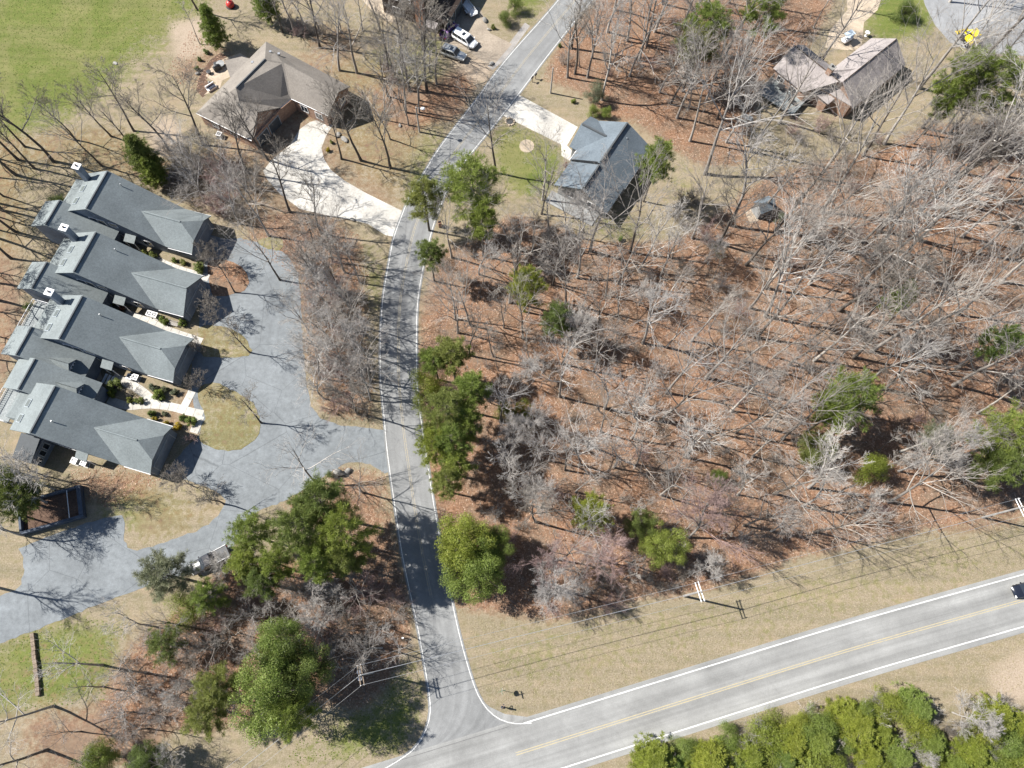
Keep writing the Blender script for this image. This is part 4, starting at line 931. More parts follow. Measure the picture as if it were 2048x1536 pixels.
# pickup under the pines
pk_ = vehicle('pickup_truck', tuple(P(424, 1122)), heading((455, 1108), (395, 1140)), 'charcoal pickup truck half hidden under bare twigs at the edge of the drive', 'truck', M['car_char'], 5.6, 1.95, (0.45, 1.05), (-0.6, -0.35, 0.65, 1.35), 1.85)
MB().box((-1.75, 0, 1.10), (1.9, 1.5, 0.03)).build('cargo_bed', M['dark_metal'], pk_)
for s_ in (-1, 1): MB().tube([(-2.7, s_*0.86, 1.15), (-0.7, s_*0.86, 1.15)], 0.05, 5).build('bed_rail', M['trim'], pk_)
# yellow loader
ly = thing('loader', tuple(P(1934, 82)), 'bright yellow machine parked at the edge of the asphalt circle', 'loader', None, heading((1945, 95), (1918, 55)))
MB().loft([sec(-1.7, 0.7, 0.6, 1.3), sec(-1.5, 0.85, 0.5, 1.5), sec(0.2, 0.85, 0.5, 1.5), sec(0.4, 0.7, 0.6, 1.2)]).build('engine_cover', M['yellow'], ly, True)
cb_ = MB().box((-0.3, -0.1, 2.25), (1.7, 1.5, 0.12)).build('canopy', M['yellow'], ly)
for q in ((-1.05, -0.75), (0.45, -0.75), (-1.05, 0.55), (0.45, 0.55)): MB().box((q[0], q[1], 1.85), (0.08, 0.08, 0.8)).build('post', M['dark_metal'], cb_)
MB().box((-1.6, 0, 1.45), (0.5, 1.3, 0.3)).build('counterweight', M['yellow'], ly)
MB().box((0.2, 0, 1.45), (0.5, 0.6, 0.5)).build('seat', M['dark_metal'], ly)
for s_ in (-1, 1):
    MB().tube([(-0.6, s_*0.8, 1.5), (1.0, s_*0.8, 1.35), (1.9, s_*0.8, 0.5)], 0.11, 6).build('lift_arm', M['yellow'], ly)
    for x_ in (-1.1, 0.7): wheel(ly, x_, s_*0.95, 0.45, 0.34, s_)
MB().slab([(1.9, -1.0, 0.1), (1.9, 1.0, 0.1), (2.1, 1.0, 0.75), (2.1, -1.0, 0.75)], 0.08, (-1, 0, 0)).slab([(1.9, -1.0, 0.1), (1.9, 1.0, 0.1), (2.7, 1.0, 0.08), (2.7, -1.0, 0.08)], 0.06).build('bucket', M['yellow'], ly)
# white slatted trailer by the brown house
tr = thing('trailer', tuple(P(938, 22)), 'white slatted trailer parked beside the brown house garage', 'trailer', None, heading((955, 40), (925, 2)))
MB().box((0, 0, 0.62), (3.9, 1.5, 0.12)).build('frame', M['trim'], tr)
for i in range(9): MB().box((-1.7+i*0.42, 0, 0.72), (0.2, 1.4, 0.05)).build('slat', M['trim'], tr)
for s_ in (-1, 1):
    MB().box((0, s_*0.74, 0.95), (3.8, 0.06, 0.35)).build('side_rail', M['trim'], tr); wheel(tr, -0.5, s_*0.9, 0.32, 0.2, s_); MB().box((-0.5, s_*0.9, 0.72), (0.9, 0.26, 0.05)).build('mudguard', M['trim'], tr)
MB().tube([(1.95, 0, 0.6), (3.1, 0, 0.5)], 0.05, 6).build('drawbar', M['dark_metal'], tr)
MB().tube([(-1.4+0.02*i, 0.7*math.cos(a_), 0.9+0.9*math.sin(a_)) for i, a_ in enumerate(np.linspace(0, math.pi, 11))], 0.04, 5).build('hoop', M['dark_metal'], tr)
# cart
ct = thing('golf_cart', tuple(P(1692, 82)), 'small white topped cart beside the pinkish roofed house', 'cart', None, math.radians(35))
MB().loft([sec(-1.2, 0.5, 0.35, 0.75), sec(-1.0, 0.6, 0.3, 0.85), sec(0.6, 0.6, 0.3, 0.6), sec(1.1, 0.5, 0.3, 0.8), sec(1.25, 0.35, 0.35, 0.7)]).build('body', M['car_white'], ct, True)
rf_ = MB().box((-0.1, 0, 1.8), (1.9, 1.2, 0.08)).build('roof', M['blue_tarp'], ct)
for q in ((-0.95, -0.5), (0.75, -0.5), (-0.95, 0.5), (0.75, 0.5)): MB().tube([(q[0], q[1], 0.6), (q[0], q[1], 1.78)], 0.03, 5).build('post', M['dark_metal'], rf_)
MB().box((-0.2, 0, 0.85), (0.5, 1.05, 0.18)).build('seat', M['trim'], ct)
for s_ in (-1, 1):
    for x_ in (-0.75, 0.75): wheel(ct, x_, s_*0.5, 0.22, 0.18, s_)
# ------------------------------------------------------------------ poles and wires
def upole(px, py, h, label, arm_ang, nm='utility_pole', arms=2, lamp=False, xf=False):
    am = M['wood'] if xf else M['trim']  # browner arms paint tree shade onto the transformer pole
    b_ = P(px, py); t = thing(nm, tuple(b_), label, 'pole')
    MB().tube([(0, 0, 0), (0, 0, h)], [0.17, 0.11], 10).build('pole', M['wood_grey'], t)
    u = Vector((math.cos(arm_ang), math.sin(arm_ang), 0)); w = Vector((-u.y, u.x, 0)); tips = []
    for k in range(arms):
        s_ = (k-0.5)*0.42 if arms > 1 else 0
        a_ = MB().tube([w*s_-u*1.25+Vector((0, 0, h-0.35)), w*s_+u*1.25+Vector((0, 0, h-0.35))], 0.075, 4).build('crossarm', am, t)
        for q in (-1.15, 0, 1.15): MB().tube([w*s_+u*q+Vector((0, 0, h-0.3)), w*s_+u*q+Vector((0, 0, h-0.02))], [0.06, 0.04], 6).build('insulator', M['trim'], a_)
    for q in (-1.15, 0, 1.15): tips.append(b_+np.array([u.x*q, u.y*q, h]))
    if lamp:
        MB().tube([(0, 0, h-0.3), (0.5, -0.2, h+0.1), (1.0, -0.3, h+0.15)], 0.04, 6).build('lamp_arm', M['metal'], t)
        MB().lump((1.15, -0.35, h+0.12), (0.42, 0.3, 0.16), 3, 2, 0.05).build('lamp_head', M['trim'], t, True)
    if xf:
        for q in (-0.4, 0.4):
            MB().cyl((u.x*q+w.x*0.35, u.y*q+w.y*0.35, h-2.2), 0.26, 0.95, 14).build('transformer', M['metal'], t)
    return b_, tips
hdir2 = hw[100]-hw[80]; aa = math.atan2(hdir2[1], hdir2[0])+math.pi/2
pA, tA = upole(1368, 1192, 8.6, 'grey utility pole with double crossarm at the foot of the woods, mid frame', aa)
pB, tB = upole(1965, 1035, 8.6, 'grey utility pole with double crossarm at the right edge', aa)
pC, tC = upole(745, 1345, 9.5, 'utility pole with transformers in the shade left of the junction', aa, xf=True)
pD, tD = upole(839, 264, 6.2, 'roadside lamp post with white lamp head above the bend', 0.3, 'lamp_post', 0, True)
pE, tE = upole(1101, 186, 6.0, 'thin bare wooden pole at the wood edge beside the narrow road', 0.0, 'wooden_pole', 0)
def wire(a_, b_, sag, label, r=0.028, g='overhead wires along the highway verge'):
    a_ = np.array(a_, float); b_ = np.array(b_, float)
    pts = [tuple(a_+(b_-a_)*t-np.array([0, 0, 4*sag*t*(1-t)])) for t in np.linspace(0, 1, 25)]
    o = MB().tube([tuple(np.array(p)-a_) for p in pts], r, 4).build('power_line', M['wire'])
    o.location = tuple(a_); tag(o, label, 'wire', g)
    if 'twin' in g: o.data.materials[0] = M['dark_metal']
nmw = ['upper', 'middle', 'lower']
for k in range(3):
    j = 2-k
    wire(tC[j], tA[j], 0.5, f'{nmw[k]} overhead wire from the junction pole to the middle pole', 0.03 if k == 1 else 0.016)
    wire(tA[j], tB[j], 0.6, f'{nmw[k]} overhead wire from the middle pole to the right edge pole', 0.03 if k == 1 else 0.016)
    eb = tB[j]+(tB[j]-tA[j])*0.8
    q = P(430+k*34, 1545-0*k, 9.3); wire(tC[j], (q[0]-6, q[1]-5, 9.3), 0.4, f'{nmw[k]} overhead wire running to the lower left from the junction pole', 0.03 if k == 1 else 0.016)
for k in range(2): wire(tC[1]+np.array([0.2*k, 0.2, -0.8]), pD+np.array([0.1*k, 0, 5.8]), 0.9, ['left', 'right'][k]+' one of the twin wires strung above the narrow road', 0.012, 'twin wires above the narrow road')
# sign post at the junction
sp_ = P(1003, 1380); sg_ = thing('street_sign', tuple(sp_), 'metal sign post with street name blades on the dry verge by the junction', 'sign')
MB().tube([(0, 0, 0), (0, 0, 2.9)], 0.03, 6).build('post', M['metal'], sg_)
oc = [(0.38*math.cos(a_+math.pi/8), 0, 2.05+0.38*math.sin(a_+math.pi/8)) for a_ in np.linspace(0, 2*math.pi, 8, endpoint=False)]
rot = Matrix.Rotation(math.radians(80), 4, 'Z')
MB().slab([rot @ Vector((q[0], q[1]-0.05, q[2])) for q in oc], 0.01, rot @ Vector((0, -1, 0))).build('sign_plate', M['trim'], sg_)
for k, (an, z_) in enumerate(((15, 2.72), (105, 2.92))):
    MB().box((0, 0, z_), (0.95, 0.02, 0.2), math.radians(an)).build('name_blade', M['sign_green'], sg_)
# mailboxes
def mailbox(px, py, ang_, label, brick=False):
    t = thing('mailbox', tuple(P(px, py)), label, 'mailbox', None, ang_)
    if brick: MB().box((0, 0, 0.6), (0.55, 0.55, 1.2)).build('pillar', M['brick_orange'], t)
    else: MB().box((0, 0, 0.5), (0.11, 0.11, 1.0)).build('post', M['wood'], t)
    pr_ = [(0.3*math.cos(a_)*0.4, 0.3*math.sin(a_)*0.5) for a_ in np.linspace(0, math.pi, 9)]
    z_ = 1.22 if brick else 1.02
    m = MB(); n = len(pr_)+2; poly = [(0.12, -0.12)]+pr_+[(-0.12, -0.12)]
    m.loft([[(x_, q[0], z_+0.12+q[1]) for q in poly] for x_ in (-0.25, 0.25)]); bx_ = m.build('box', M['dark_metal'], t)
    MB().box((0.1, 0.14, z_+0.2), (0.04, 0.02, 0.18)).build('flag', M['sign_red'], bx_)
mailbox(1064, 164, 0.9, 'left one of two dark mailboxes by the narrow road above the straight driveway'); mailbox(1071, 158, 0.9, 'right one of two dark mailboxes by the narrow road above the straight driveway')
mailbox(880, 452, 0.3, 'brick pillar mailbox under pines at the road bend', True)
# air conditioners
def ac(px, py, label):
    t = thing('air_conditioner', tuple(P(px, py)), label, 'air conditioner', 'outdoor air conditioners beside the houses', math.radians(-16))
    MB().box((0, 0, 0.04), (1.05, 1.05, 0.08)).build('base', M['concrete'], t)
    MB().box((0, 0, 0.46), (0.82, 0.82, 0.76)).build('housing', M['metal'], t)
    c_ = MB(); c_.box((0, 0.4, 0.86), (0.88, 0.08, 0.06)); c_.box((0, -0.4, 0.86), (0.88, 0.08, 0.06)); c_.box((0.4, 0, 0.86), (0.08, 0.72, 0.06)); c_.box((-0.4, 0, 0.86), (0.08, 0.72, 0.06))
    c_.build('top_frame', M['trim'], t)
    MB().tube([(0.33*math.cos(a_), 0.33*math.sin(a_), 0.87) for a_ in np.linspace(0, 2*math.pi, 21)], 0.02, 4, False).build('guard_ring', M['trim'], t)
    MB().cyl((0, 0, 0.842), 0.31, 0.01, 18).build('fan_opening', M['dark_metal'], t)
    f_ = MB()
    for k in range(3): f_.box((0.13*math.cos(k*2.1), 0.13*math.sin(k*2.1), 0.858), (0.24, 0.09, 0.01), k*2.1)
    f_.cyl((0, 0, 0.855), 0.06, 0.02, 8).build('fan', M['metal'], t)
ac(154, 924, 'left one of two air conditioners below the lowest row house'); ac(173, 928, 'right one of two air conditioners below the lowest row house')
ac(264, 757, 'left one of two air conditioners in the shade of the third row house'); ac(275, 758, 'right one of two air conditioners in the shade of the third row house')
ac(441, 274, 'single air conditioner beside the tan roofed brick house')
ac(303, 631, 'left one of two air conditioners beside the second row house walk'); ac(313, 634, 'right one of two air conditioners beside the second row house walk')
# benches, picnic table, small yard objects
bn = thing('garden_bench', tuple(P(349, 650)), 'weathered wooden bench between two clipped shrubs by the second row house', 'bench', None, math.radians(-16))
for i in range(4): MB().box((0, -0.2+i*0.14, 0.44), (1.5, 0.11, 0.04)).build('seat_slat', M['wood_grey'], bn)
for i in range(3): MB().box((0, 0.32+0.03*i, 0.58+i*0.14), (1.5, 0.03, 0.11)).build('back_slat', M['wood_grey'], bn)
for s_ in (-0.68, 0.68):
    for y_ in (-0.2, 0.3): MB().box((s_, y_, 0.21 if y_ < 0 else 0.45), (0.07, 0.07, 0.42 if y_ < 0 else 0.9)).build('leg', M['wood_grey'], bn)
pt_ = thing('picnic_table', tuple(P(1491, 240)), 'pale grey picnic table among bare trees left of the grey deck', 'picnic table', None, math.radians(-28))
for i in range(4): MB().box((0, -0.33+i*0.22, 0.75), (1.9, 0.2, 0.045)).build('top_board', M['siding_pale'], pt_)
for s_ in (-0.75, 0.75): MB().box((0, s_, 0.45), (1.9, 0.26, 0.05)).build('bench_seat', M['siding_pale'], pt_)
for x_ in (-0.7, 0.7):
    MB().box((x_, 0, 0.42), (0.08, 1.6, 0.08)).build('crossbeam', M['wood'], pt_)
    for s_ in (-1, 1): MB().tube([(x_, s_*0.65, 0), (x_, s_*0.25, 0.73)], 0.05, 4).build('leg', M['wood'], pt_)
rd = thing('play_dome', tuple(P(462, 13)), 'red round play dome at the upper edge under trees', 'toy')
MB().lump((0, 0, 0.55), (0.75, 0.75, 0.75), 1, 3, 0.02).build('shell', M['red'], rd, True); MB().cyl((0, 0, 1.25), 0.18, 0.18, 12).build('cap', M['dark_metal'], rd)
MB().cyl((0, 0, 0.0), 0.85, 0.1, 18).build('rim', M['dark_metal'], rd)
bb = thing('bird_bath', tuple(P(1731, 72)), 'white bird bath on the lawn above the pinkish roofed house', 'bird bath')
MB().tube([(0, 0, 0), (0, 0, 0.08), (0, 0, 0.12), (0, 0, 0.75)], [0.28, 0.28, 0.12, 0.1], 12).build('pedestal', M['white_metal'], bb)
MB().tube([(0, 0, 0.75), (0, 0, 0.9), (0, 0, 0.92)], [0.12, 0.45, 0.42], 18).build('bowl', M['white_metal'], bb)
gr = thing('grill', tuple(P(436, 140)), 'dark covered grill on the tan stone patio', 'grill', None, 0.6)
MB().box((0, 0, 0.5), (1.3, 0.6, 0.8)).build('cabinet', M['dark_metal'], gr); MB().lump((0, 0, 0.98), (0.6, 0.33, 0.28), 2, 2, 0.03).build('lid', M['dark_metal'], gr, True)
for px, py, lb in ((433, 131, 'round dark fire bowl on the tan stone patio'), (419, 147, 'round dark planter at the left tip of the tan stone patio')):
    t = thing('planter', tuple(P(px, py)), lb, 'planter'); MB().tube([(0, 0, 0), (0, 0, 0.5), (0, 0, 0.52)], [0.25, 0.42, 0.36], 14).build('bowl', M['dark_metal'], t); MB().cyl((0, 0, 0.42), 0.36, 0.04, 12).build('soil', M['mulch'], t)
pt2 = thing('patio_table', tuple(P(443, 133)), 'grey glass patio table on the tan stone patio', 'table'); MB().cyl((0, 0, 0.7), 0.75, 0.04, 20).build('top', M['siding_pale'], pt2)
for k in range(4): MB().tube([(0.5*math.cos(k*1.57), 0.5*math.sin(k*1.57), 0), (0.4*math.cos(k*1.57), 0.4*math.sin(k*1.57), 0.7)], 0.03, 5).build('leg', M['dark_metal'], pt2)
gs = thing('patio_sofa', tuple(P(424, 178)), 'white outdoor sofa with dark cushion beside the tan patio walk', 'sofa', None, 0.75)
MB().box((0, 0, 0.28), (1.7, 0.8, 0.3)).build('frame', M['trim'], gs); MB().box((0.1, 0, 0.48), (1.3, 0.65, 0.12)).build('cushion', M['cloth_dark'], gs); MB().box((0, 0.42, 0.55), (1.7, 0.14, 0.6)).build('backrest', M['trim'], gs)
# firewood-like pile and blue tarp near shed
fp = thing('log_pile', tuple(P(1589, 434)), 'pile of cut orange brown logs near the small shed', 'log pile', None, 0.3)
for r_ in range(3):
    for k in range(6-r_): MB().tube([(-0.8, -0.7+k*0.27+0.13*r_, 0.14+r_*0.23), (0.8, -0.7+k*0.27+0.13*r_, 0.14+r_*0.23)], 0.13, 8).build('log', M['wood'], fp)
# rocks
rk = [(677, 946, 0.9, 1.5, 'upright pale stone block at the court entrance, left of a boulder'), (695, 943, 0.7, 0.6, 'pale boulder at the court entrance, right of a stone block'), (800, 252, 0.5, 0.4, 'pale rock on the lawn below the lamp post'),
      (705, 440, 0.6, 0.4, 'pale rock at the lower edge of the wide white driveway'), (984, 128, 0.7, 0.5, 'grey rock at the lower corner of the tan driveway'), (677, 270, 0.8, 0.45, 'left one of two long rocks bordering the curved bed by the brick house'), (690, 280, 0.8, 0.45, 'right one of two long rocks bordering the curved bed by the brick house'), (1146, 472, 0.6, 0.5, 'white rock on the grass below the blue grey roofed house'), (847, 74, 0.7, 0.5, 'pale rock by the corner of the dark brown house'), (970, 42, 0.8, 0.6, 'pale boulder beside the white trailer'), (978, 60, 0.5, 0.4, 'small boulder at the upper corner of the tan driveway'), (395, 148, 0.5, 0.4, 'pale rock in the mulch left of the stone patio'), (418, 165, 0.35, 0.3, 'small white rock below the stone patio'), (230, 127, 0.6, 0.2, 'white stone patch in the dry grass upper left')]
for k, (px, py, r_, h_, lb) in enumerate(rk):
    o = MB().lump((0, 0, h_*0.35), (r_*0.8, r_*0.55, h_*0.6), 40+k, 2, 0.35).build('rock', M['stone']); o.location = tuple(P(px, py)); o.rotation_euler[2] = k*0.9; tag(o, lb, 'rock')
rg = thing('stone_ring', tuple(P(1020, 244)), 'small stone ring on the lawn beside the straight white driveway', 'stone ring')
for k in range(11): o = MB().lump((0.75*math.cos(k*0.571), 0.75*math.sin(k*0.571), 0.12), (0.24, 0.18, 0.16), k, 1, 0.3).build('stone', M['concrete_pink'], rg); 
MB().cyl((0, 0, 0.0), 0.6, 0.06, 14).build('ash_bed', M['dark_metal'], rg)
lw_ = thing('timber_edging', tuple(P(73, 1330)), 'low edging of brown blocks running down the lawn at the lower left', 'edging', None, heading((68, 1278), (79, 1384)))
for k in range(14): MB().box((-3.9+k*0.58, RND.uniform(-0.04, 0.04), 0.22), (0.54, 0.5, 0.44+RND.uniform(-0.05, 0.05)), RND.uniform(-0.05, 0.05)).build('block', M['wood'], lw_)
# person at the corner
def person(px, py, rz, label):
    t = thing('person', tuple(P(px, py)), label, 'person', None, rz)
    me = bpy.data.meshes.new('body_base')
    J = dict(pel=(0, 0, 0.95), ch=(0.0, 0, 1.3), nk=(0.01, 0, 1.48), hd0=(0.03, 0, 1.58), hd=(0.04, 0, 1.70),
             lh=(0, 0.1, 0.9), lk=(0.02, 0.12, 0.5), la=(-0.02, 0.13, 0.09), lt=(0.16, 0.15, 0.04), rh=(0, -0.1, 0.9), rk=(0.03, -0.12, 0.5), ra=(-0.01, -0.13, 0.09), rt=(0.17, -0.15, 0.04),
             ls=(0, 0.2, 1.42), le=(0.0, 0.29, 1.13), lw=(0.24, 0.14, 1.13), lf=(0.33, 0.1, 1.16), rs=(0, -0.2, 1.42), re=(0.0, -0.29, 1.13), rw=(0.24, -0.14, 1.13), rf=(0.33, -0.1, 1.16))
    ks = list(J); R_ = dict(pel=0.16, ch=0.17, nk=0.065, hd0=0.09, hd=0.105, lh=0.1, lk=0.065, la=0.05, lt=0.045, rh=0.1, rk=0.065, ra=0.05, rt=0.045, ls=0.075, le=0.05, lw=0.035, lf=0.04, rs=0.075, re=0.05, rw=0.035, rf=0.04)
    E_ = [('pel', 'ch'), ('ch', 'nk'), ('nk', 'hd0'), ('hd0', 'hd'), ('pel', 'lh'), ('lh', 'lk'), ('lk', 'la'), ('la', 'lt'), ('pel', 'rh'), ('rh', 'rk'), ('rk', 'ra'), ('ra', 'rt'), ('ch', 'ls'), ('ls', 'le'), ('le', 'lw'), ('lw', 'lf'), ('ch', 'rs'), ('rs', 're'), ('re', 'rw'), ('rw', 'rf')]
    me.from_pydata([J[k] for k in ks], [(ks.index(a_), ks.index(b_)) for a_, b_ in E_], [])
    tmp = bpy.data.objects.new('tmp', me); COL.objects.link(tmp)
    md = tmp.modifiers.new('skin', 'SKIN')
    for i, k in enumerate(ks): me.skin_vertices[0].data[i].radius = (R_[k], R_[k]); me.skin_vertices[0].data[i].use_root = (k == 'pel')
    tmp.modifiers.new('sub', 'SUBSURF').levels = 2
    dg = bpy.context.evaluated_depsgraph_get(); m2 = bpy.data.meshes.new_from_object(tmp.evaluated_get(dg)); bpy.data.objects.remove(tmp)
    m2.materials.clear(); m2.materials.append(M['cloth_dark']); m2.materials.append(M['skin'])
    for p_ in m2.polygons:
        c_ = p_.center; p_.material_index = 1 if (c_.z > 1.5 or (c_.x > 0.22 and c_.z > 0.9)) else 0; p_.use_smooth = True
    m2.name = 'body'; link(bpy.data.objects.new('body', m2), t)
    MB().lump((0.02, 0, 1.74), (0.12, 0.105, 0.09), 5, 3, 0.05).build('hair', M['hair'], t, True)
    MB().box((0.36, 0, 1.17), (0.12, 0.22, 0.04)).build('controller', M['dark_metal'], t)
person(1006, 1414, math.radians(80), 'person in dark clothes standing on the verge corner of the junction')
# drain pipe / small marker post
mp_ = thing('marker_post', tuple(P(807, 1276)), 'small white marker post in the shaded verge of the narrow road', 'marker'); MB().box((0, 0, 0.45), (0.12, 0.12, 0.9)).build('post', M['trim'], mp_); MB().box((0, 0, 0.95), (0.3, 0.2, 0.12)).build('cap', M['trim'], mp_)
# ------------------------------------------------------------------ trees
class TB:
    """fast tube/leaf collector"""
    def __init__(s): s.v = []; s.f = []; s.n = 0
    def tube(s, pts, rad, n):
        pts = np.asarray(pts, float); m = len(pts)
        t = np.empty_like(pts); t[1:-1] = pts[2:]-pts[:-2]; t[0] = pts[1]-pts[0]; t[-1] = pts[-1]-pts[-2]
        t /= np.linalg.norm(t, axis=1)[:, None]+1e-9
        up = np.array([0.31, 0.87, 0.38]) if abs(t[0][1]) < 0.8 else np.array([0.9, 0.1, 0.4])
        a = np.cross(t, up); a /= np.linalg.norm(a, axis=1)[:, None]+1e-9; b = np.cross(t, a)
        q = np.arange(n)*2*math.pi/n; rad = np.asarray(rad, float)
        w = pts[:, None, :]+rad[:, None, None]*(np.cos(q)[None, :, None]*a[:, None, :]+np.sin(q)[None, :, None]*b[:, None, :])
        s.v.append(w.reshape(-1, 3)); k = s.n
        i, j = np.meshgrid(np.arange(m-1), np.arange(n), indexing='ij'); j2 = (j+1) % n
        s.f.append((np.stack([i*n+j, (i+1)*n+j, (i+1)*n+j2, i*n+j2], -1)+k).reshape(-1, 4)); s.n += m*n
    def quads(s, q):
        """q: (k,4,3)"""
        k = len(q); s.v.append(q.reshape(-1, 3)); s.f.append(np.arange(4*k).reshape(k, 4)+s.n); s.n += 4*k
    def mesh(s, name, mat, smooth=True):
        v = np.concatenate(s.v); f = np.concatenate(s.f); me = bpy.data.meshes.new(name)
        me.vertices.add(len(v)); me.vertices.foreach_set('co', v.ravel()); me.loops.add(f.size); me.loops.foreach_set('vertex_index', f.ravel())
        me.polygons.add(len(f)); me.polygons.foreach_set('loop_start', np.arange(len(f))*4); me.polygons.foreach_set('loop_total', np.full(len(f), 4))
        if smooth: me.polygons.foreach_set('use_smooth', np.ones(len(f), bool))
        me.materials.append(mat); me.update(calc_edges=True); return me
def unit(v): return v/(np.linalg.norm(v)+1e-9)
def bare_tree(seed, h, spread=0.36, fork=0.45, nl=9, n2=7, n3=6, n4=5, tw=0.017, wob=0.05, multi=1, rb=0.0125):
    rg = np.random.default_rng(seed); T = TB(); C = TB()
    def path(p, d, L, n, w, up=0.0):
        pts = [p]; d = unit(d)
        for _ in range(n):
            d = unit(d+rg.normal(0, w, 3)+np.array([0, 0, up])); pts.append(pts[-1]+d*L/n)
        return np.array(pts), d
    def limb(p, d, L, r, lev):
        if lev == 1: ns, sides = 6, 5
        elif lev == 2: ns, sides = 4, 4
        elif lev == 3: ns, sides = 2, 3
        else: ns, sides = 1, 3
        pts, _ = path(p, d, L, ns, (0.10, 0.12, 0.12, 0.08)[lev-1], (0.05, 0.04, 0.03, 0)[lev-1])
        rr = np.linspace(r, max(tw*0.55, r*0.25), ns+1); C.tube(pts, rr, sides)
        if lev == 4: return
        k = (n2, n3, n4)[lev-1]; k = max(2, int(rg.normal(k, 0.9)))
        for i in range(k):
            f = 0.22+0.78*(i+rg.uniform(0.2, 0.9))/k; f = min(f, 0.98)
            x = f*ns; j = min(int(x), ns-1); q = pts[j]+(pts[j+1]-pts[j])*(x-j); ax = unit(pts[j+1]-pts[j])
            o = unit(np.cross(ax, rg.normal(0, 1, 3))); an = math.radians(rg.uniform(20, 46))
            limb(q, ax*math.cos(an)+o*math.sin(an), L*rg.uniform(0.38, 0.62)*(1.15-0.45*f), max(tw, r*(1-0.55*f)*0.6), lev+1)
    for s_ in range(multi):
        lean = rg.normal(0, 0.05, 3); lean[2] = 0
        if multi > 1: lean = np.array([math.cos(s_*2*math.pi/multi), math.sin(s_*2*math.pi/multi), 0])*0.30
        d0 = unit(np.array([0, 0, 1.0])+lean)
        pts, dl = path(np.zeros(3), d0, h*0.86, 10, wob, 0.03 if multi > 1 else 0.0)
        r0 = h*rb/(multi**0.5); prof = np.linspace(1, 0.12, 11)**0.8; prof[0] = 1.25
        T.tube(pts, r0*prof, 8)
        for i in range(nl):
            f = fork+(1-fork)*(i+rg.uniform(0, 0.8))/nl; f = min(f, 0.99); x = f*10; j = min(int(x), 9); q = pts[j]+(pts[j+1]-pts[j])*(x-j)
            az = i*2.4+rg.uniform(-0.6, 0.6); el = math.radians(rg.uniform(34, 66)+18*(f-fork))
            d = np.array([math.cos(az)*math.cos(el), math.sin(az)*math.cos(el), math.sin(el)])
            limb(q, d, h*spread*(1.15-0.55*(f-fork)/(1-fork))*rg.uniform(0.75, 1.15), max(0.03, r0*prof[j]*0.62), 1)
    return T, C
def conifer(seed, h, R=2.6, base=0.45, wh=9, per=6, tuft=5, nb=16, ln=0.42, wd=0.07, droop=0.0, broad=0.5):
    rg = np.random.default_rng(seed); T = TB(); C = TB()
    pts = np.array([[rg.normal(0, 0.05)*i*0.3, rg.normal(0, 0.05)*i*0.3, h*i/8] for i in range(9)]); T.tube(pts, np.linspace(h*0.0125, 0.03, 9), 8)
    tufts = []
    for w in range(wh):
        f = base+(1-base)*(w+0.3)/wh; z = h*f; fr = (f-base)/(1-base)
        L = R*(1-fr)**broad*(0.75+0.5*min(1, fr*3)) if fr > 0.02 else R*0.7
        for k in range(per):
            az = k*2*math.pi/per+w*0.9+rg.uniform(-0.35, 0.35); l = L*rg.uniform(0.6, 1.2); el = math.radians(rg.uniform(-5, 22)+30*fr-droop*20)
            d = np.array([math.cos(az)*math.cos(el), math.sin(az)*math.cos(el), math.sin(el)])
            c = np.array([np.interp(z, pts[:, 2], pts[:, 0]), np.interp(z, pts[:, 2], pts[:, 1]), z])
            p = np.array([c, c+d*l*0.5+[0, 0, 0.05], c+d*l+[0, 0, 0.18*l]]); T.tube(p, [0.045, 0.03, 0.012], 3)
            m = max(2, int(tuft*l/R+0.5))
            for i in range(m):
                t = 0.35+0.65*(i+1)/m; q = c+d*l*t+np.array([0, 0, 0.15*l*t*t])
                for _ in range(2):
                    tufts.append((q+rg.normal(0, 0.22, 3)*np.array([1, 1, 0.5]), d))
    tufts.append((pts[-1], np.array([0, 0, 1.0])))
    n = len(tufts)*nb
    P0 = np.repeat(np.array([t[0] for t in tufts]), nb, 0); D0 = np.repeat(np.array([t[1] for t in tufts]), nb, 0)
    dr = rg.normal(0, 1, (n, 3)); dr += D0*0.8; dr[:, 2] += 0.35; dr /= np.linalg.norm(dr, axis=1)[:, None]
    sd = np.cross(dr, rg.normal(0, 1, (n, 3))); sd /= np.linalg.norm(sd, axis=1)[:, None]
    L_ = ln*rg.uniform(0.6, 1.25, (n, 1)); W_ = wd*rg.uniform(0.7, 1.3, (n, 1)); st = P0+dr*0.04
    C.quads(np.stack([st-sd*W_*0.3, st+sd*W_*0.3, st+dr*L_+sd*W_*0.5, st+dr*L_-sd*W_*0.5], 1))
    return T, C
